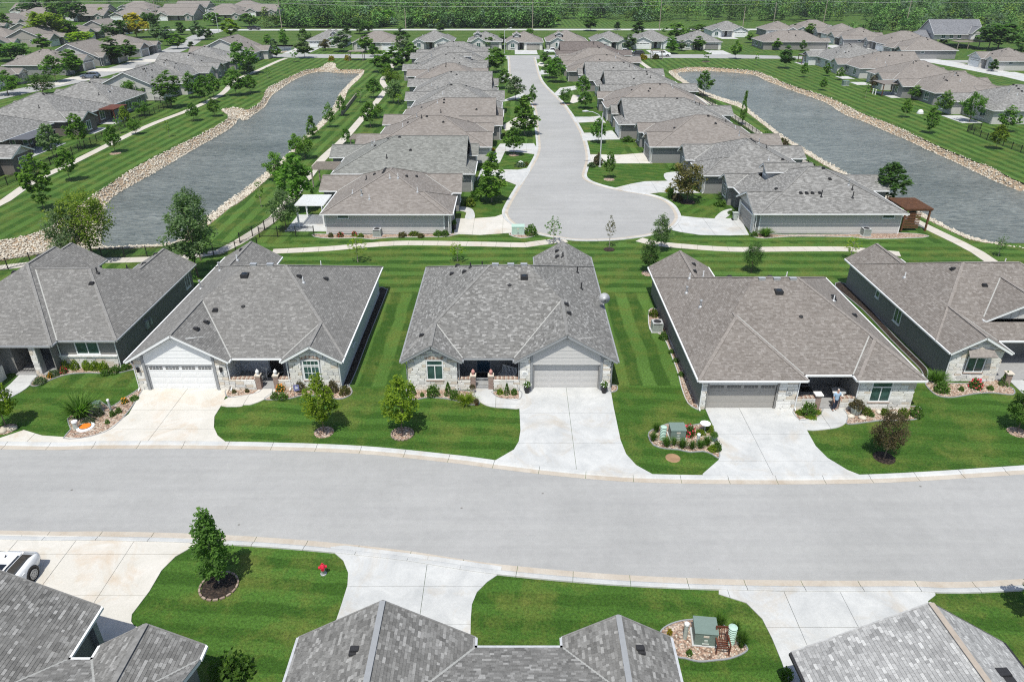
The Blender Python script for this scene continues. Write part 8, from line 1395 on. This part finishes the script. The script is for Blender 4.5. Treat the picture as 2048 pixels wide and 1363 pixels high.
def vehicle(label,x,y,rz,kind,paint,cat,roofglass=False,near=False,group=None):
    """front towards local -y"""
    t=thing({'suv':'parked_car','pickup':'pickup_truck','car':'parked_car'}[kind],(x,y,.05),rz,label,cat,group); m=MB()
    if kind=='pickup': L=[(-2.95,.45,.85,.95,.8,.9,.7),(-2.8,.38,1.02,1.12,.85,.98,.85),(-1.55,.36,1.1,1.2,.88,1.,.9),(-1.5,.36,1.12,1.2,.88,1.,.9),(.85,.36,1.12,1.2,.88,1.,.9),(2.75,.42,1.1,1.2,.88,1.,.92),(2.9,.5,1.08,1.17,.86,.97,.9)]
    else: L=[(-2.45,.42,.72,.82,.7,.82,.6),(-2.3,.32,.86,.95,.8,.95,.78),(-1.2,.28,.98,1.06,.85,.98,.86),(1.6,.28,1.02,1.1,.85,.98,.85),(2.2,.34,1.03,1.1,.83,.95,.82),(2.42,.46,.98,1.05,.78,.88,.72)]
    loft(m,[sec(*q) for q in L]); m.build('body',paint,t,smooth=near)
    m=MB()
    cab=[(-1.35,1.1,.86,.84),(-.75,1.78,.74,.7),(.55,1.82,.74,.7),(.8,1.15,.86,.84)] if kind=='pickup' else [(-1.25,1.06,.85,.84),(-.45,1.58,.7,.66),(.6,1.67,.72,.66),(1.75,1.6,.7,.64),(2.25,1.08,.8,.78)]
    secs=[]
    for yy,zt,wb,wt in cab: secs.append([(-wb,yy,1.04),(-wt,yy,zt),(wt,yy,zt),(wb,yy,1.04)])
    loft(m,secs); m.build('cabin',M_CARGL,t)
    rp=MB(); ys=[c for c in cab if c[1]>1.5]
    loft(rp,[[(-c[3]-.02,c[0]+(.0),c[1]-.03),(-c[3]+.05,c[0],c[1]+.025),(c[3]-.05,c[0],c[1]+.025),(c[3]+.02,c[0],c[1]-.03)] for c in ys]); 
    for i in range(len(cab)):      # pillars
        if i in(0,len(cab)-1): continue
    for sx in(-1,1):
        a,b=cab[0],cab[1]; rp.bar((sx*a[2],a[0],1.05),(sx*b[3],b[0],b[1]),.07,.07); a,b=cab[-1],cab[-2]; rp.bar((sx*a[2],a[0],1.05),(sx*b[3],b[0],b[1]),.1,.12); rp.bar((sx*.86,.12,1.05),(sx*.72,.12,1.78 if kind=='pickup' else 1.62),.07,.05)
    rf=rp.build('roof',paint,t)
    if roofglass: MB().box(-.46,.46,-.25,.85,1.675,1.695).build('glass_panel',M_CARGL,rf); MB().tube([(0,1.35,1.66),(0,1.48,1.74)],[.04,.02],6).build('antenna',M_BLACK,rf)
    if kind!='pickup':
        for sx in(-1,1): MB().tube([(sx*.6,-.3,1.66),(sx*.62,.6,1.72),(sx*.6,1.5,1.66)],.025,6).build('roof_rail',M_BLACK if roofglass else M_GALV,t)
    if kind=='pickup':
        m=MB(); m.box(-.8,.8,.95,2.75,1.195,1.205); m.build('bed_floor',M_DKMETAL,t); m=MB(); m.box(-.96,-.82,.9,2.85,1.2,1.27); m.box(.82,.96,.9,2.85,1.2,1.27); m.box(-.82,.82,2.75,2.86,1.2,1.27); m.build('bed_rail',paint,t)
    e=L[0][0]; q=L[-1][0]; zz=.72 if kind!='pickup' else .9
    for sx in(-1,1):
        MB().box(sx*.62-.14,sx*.62+.14,e-.02,e+.1,zz,zz+.14).build('headlight',M_ALU,t); MB().box(sx*.72-.1,sx*.72+.1,q-.08,q+.015,zz+.05,zz+.25).build('taillight',M_LAMPR,t); MB().box(sx*1.08-.1,sx*1.08+.1,-1.02,-.9,1.05,1.2).build('mirror',paint,t)
        for hy in (-.2,.85): MB().box(sx*1.0-.02,sx*1.0+.02,hy,hy+.18,.9,.94).build('door_handle',paint,t)
        for wy in ((-1.85,1.75) if kind=='pickup' else (-1.5,1.48)):
            MB().tube([(sx*.8,wy,.4),(sx*1.012,wy,.4)],[.46,.46],20).build('wheel_arch',M_BLACK,t); wheel(t,sx*.93,wy,.40 if kind=='pickup' else .38,.2,14 if near else 6,sx)
    MB().box(-.8,.8,q-.05,q+.05,.4,.58).build('rear_bumper',M_GALV if kind=='pickup' else M_DKMETAL,t); MB().box(-.8,.8,e-.05,e+.04,.38,.56).build('front_bumper',M_GALV if kind=='pickup' else M_DKMETAL,t)
    MB().box(-.24,.24,q+.01,q+.03,.75,.86).build('licence_plate',M_ALU,t)
    return t
wx,wy=F['wheel']; vehicle('white car with dark roof glass parked behind the lower left roof',wx-1.0+.02,wy-1.48,R(-2),'suv',M_WPAINT,'car',True,True)
vehicle('white pickup truck parked where the court meets the back street',F['pick1'][0],F['pick1'][1],R(90),'pickup',M_WPAINT,'pickup truck',group='pickup trucks'); vehicle('white pickup truck parked beside the right gazebo',F['pick2'][0]+.3,F['pick2'][1]+2.6,R(90),'pickup',M_WPAINT,'pickup truck',group='pickup trucks'); vehicle('white pickup truck half hidden behind the dark brown roof',F['pick3'][0],F['pick3'][1]-.8,R(90),'pickup',M_WPAINT,'pickup truck',group='pickup trucks')
vehicle('dark car parked behind the yellow bush at the right gazebo',F['dark'][0],F['dark'][1]+2.2,R(-90),'suv',M_KPAINT,'car'); vehicle('blue gray car parked on the left neighbourhood driveway',F['carL'][0],F['carL'][1],R(-80),'suv',M_BPAINT,'car'); vehicle('dark pickup truck on the far road, seen small',F['farv'][0],368.5,R(90),'pickup',M_KPAINT,'pickup truck')
t=thing('box_trailer',(17.6,276.,0),R(0),'tall white box trailer behind the parked white pickup','trailer'); MB().box(-1.1,1.1,-2.4,2.4,.5,2.9).build('body',M_WPAINT,t)
for sx in(-1.05,1.05): MB().tube([(sx-.1,0,.36),(sx+.1,0,.36)],.36,14).build('wheel',M_TYRE,t)
MB().bar((0,-2.4,.5),(0,-3.6,.45),.1,.1).build('tow_bar',M_BLACK,t)
# ------------------------------------------------------------------ the man on the walkway
def skinned(name,verts,edges,mat,par,lev=2,root=0):
    me=bpy.data.meshes.new(name); me.from_pydata([v[:3] for v in verts],edges,[]); o=link(name,me,par); me.materials.append(mat)
    md=o.modifiers.new('skin','SKIN'); md.use_smooth_shade=True
    for i,v in enumerate(verts): d=me.skin_vertices[0].data[i]; r=v[3]; d.radius=r if isinstance(r,tuple) else (r,r); d.use_root=(i==root)
    sb=o.modifiers.new('sub','SUBSURF'); sb.levels=lev; sb.render_levels=lev
    dg=bpy.context.evaluated_depsgraph_get(); ev=o.evaluated_get(dg); nm=bpy.data.meshes.new_from_object(ev); o.modifiers.clear(); o.data=nm
    nm.polygons.foreach_set('use_smooth',[True]*len(nm.polygons)); return o
man=thing('person',(F['man'][0],F['man'][1],.06),R(8),'gray haired man in light blue shirt and navy trousers standing on the walkway','person')
V=[(0,0,.98,(.125,.09)),(0,.0,1.18,(.125,.09)),(0,0,1.36,(.14,.09)),(0,0,1.46,(.10,.075)),(0,-.01,1.55,.055),(0,-.02,1.62,(.07,.08)),(0,-.025,1.70,(.077,.095)),(0,-.02,1.78,(.055,.07)),
 (-.10,0,.88,.075),(-.12,-.03,.50,.065),(-.12,.0,.10,.045),(-.13,-.14,.04,.04),(.10,0,.88,.075),(.12,.05,.50,.065),(.13,.10,.10,.045),(.14,-.03,.04,.04),
 (-.20,0,1.43,.06),(-.27,-.02,1.17,.045),(-.27,-.14,.95,.034),(-.265,-.18,.89,(.022,.04)),(.20,0,1.43,.06),(.28,.02,1.16,.045),(.25,-.16,1.02,.034),(.235,-.22,.99,(.022,.04))]
E=[(0,1),(1,2),(2,3),(3,4),(4,5),(5,6),(6,7),(0,8),(8,9),(9,10),(10,11),(0,12),(12,13),(13,14),(14,15),(3,16),(16,17),(17,18),(18,19),(3,20),(20,21),(21,22),(22,23)]
for side,(hx,hy,hz),dv in ((-1,V[19][:3],(.0,-.35,-.94)),(1,V[23][:3],(-.25,-.95,-.2))):
    hv=19 if side<0 else 23; d=Vector(dv).normalized(); sx=Vector((0,1,0)) if side<0 else Vector((.3,0,1)); sx=(sx-d*sx.dot(d)).normalized()
    for k,(o_,ln) in enumerate(((-.03,.075),(-.01,.085),(.012,.08),(.032,.065))):
        b=Vector((hx,hy,hz))+sx*o_+d*.03; i=len(V); p2=b+d*ln*.55; p3=p2+(d+Vector((-.6*side*-1,0,0))).normalized()*ln*.5; V+= [(*b,.011),(*p2,.010),(*p3,.008)]; E+=[(hv,i),(i,i+1),(i+1,i+2)]
    b=Vector((hx,hy,hz))+sx*-.035; i=len(V); p2=b+(d-sx*.9).normalized()*.04; p3=p2+d*.03; V+=[(*p2,.012),(*p3,.009)]; E+=[(hv,i),(i,i+1)]
skinned('body',V,E,M_SKIN,man)
skinned('shirt',[(0,0,.84,(.16,.12)),(0,0,.93,(.178,.138)),(0,0,1.1,(.178,.138)),(0,0,1.28,(.19,.135)),(0,0,1.42,(.165,.115)),(0,-.005,1.53,(.085,.08)),(-.20,0,1.425,.085),(-.265,-.015,1.2,.075),(.20,0,1.425,.085),(.27,.015,1.2,.075)],[(0,1),(1,2),(2,3),(3,4),(4,5),(4,6),(6,7),(4,8),(8,9)],M_SHIRT,man)
skinned('trousers',[(0,0,1.10,(.13,.10)),(0,0,.98,(.162,.125)),(0,0,.90,(.160,.125)),(-.095,0,.82,.105),(-.12,-.03,.5,.085),(-.12,.0,.06,.070),(.095,0,.82,.105),(.12,.05,.5,.085),(.13,.10,.06,.070)],[(0,1),(1,2),(2,3),(3,4),(4,5),(2,6),(6,7),(7,8)],M_JEANS,man)
skinned('hair',[(0,.03,1.70,(.06,.07)),(0,.01,1.765,(.074,.082)),(0,-.02,1.80,(.055,.06))],[(0,1),(1,2)],M_HAIR,man)
for sx,y0 in((-.125,.0),(.135,.10)): skinned('shoe',[(sx,y0+.03,.045,.05),(sx*1.03,y0-.08,.04,.05),(sx*1.06,y0-.17,.035,.042)],[(0,1),(1,2)],M_SHOE,man)
for sx in(-.03,.03): MB().lathe([(.004,-.008),(.010,0),(.004,.008)],8,(sx,-.118,1.705)).build('eye',M_BLACK,man)
MB().tube([(0,-.112,1.705),(0,-.138,1.672),(0,-.118,1.665)],[.009,.016,.01],8).build('nose',M_SKIN,man); MB().box(-.025,.025,-.121,-.108,1.632,1.640).build('mouth',M_WOODR,man)
for sx in(-1,1): MB().lathe([(.006,-.03),(.014,0),(.006,.03)],8,(sx*.08,-.015,1.69)).build('ear',M_SKIN,man)

# thin summer haze
hz=MB().box(-950,950,-70,1050,-2.3,31.).build('haze',M_WHITE,kind='stuff'); hz.data.materials.clear()
hm=bpy.data.materials.new('haze'); hm.use_nodes=True; ht=hm.node_tree; ht.nodes.clear(); ho=ht.nodes.new('ShaderNodeOutputMaterial'); hv=ht.nodes.new('ShaderNodeVolumePrincipled')
hv.inputs['Density'].default_value=.00009; hv.inputs['Color'].default_value=(.87,.93,1,1); ht.links.new(hv.outputs[0],ho.inputs['Volume']); hz.data.materials.append(hm)
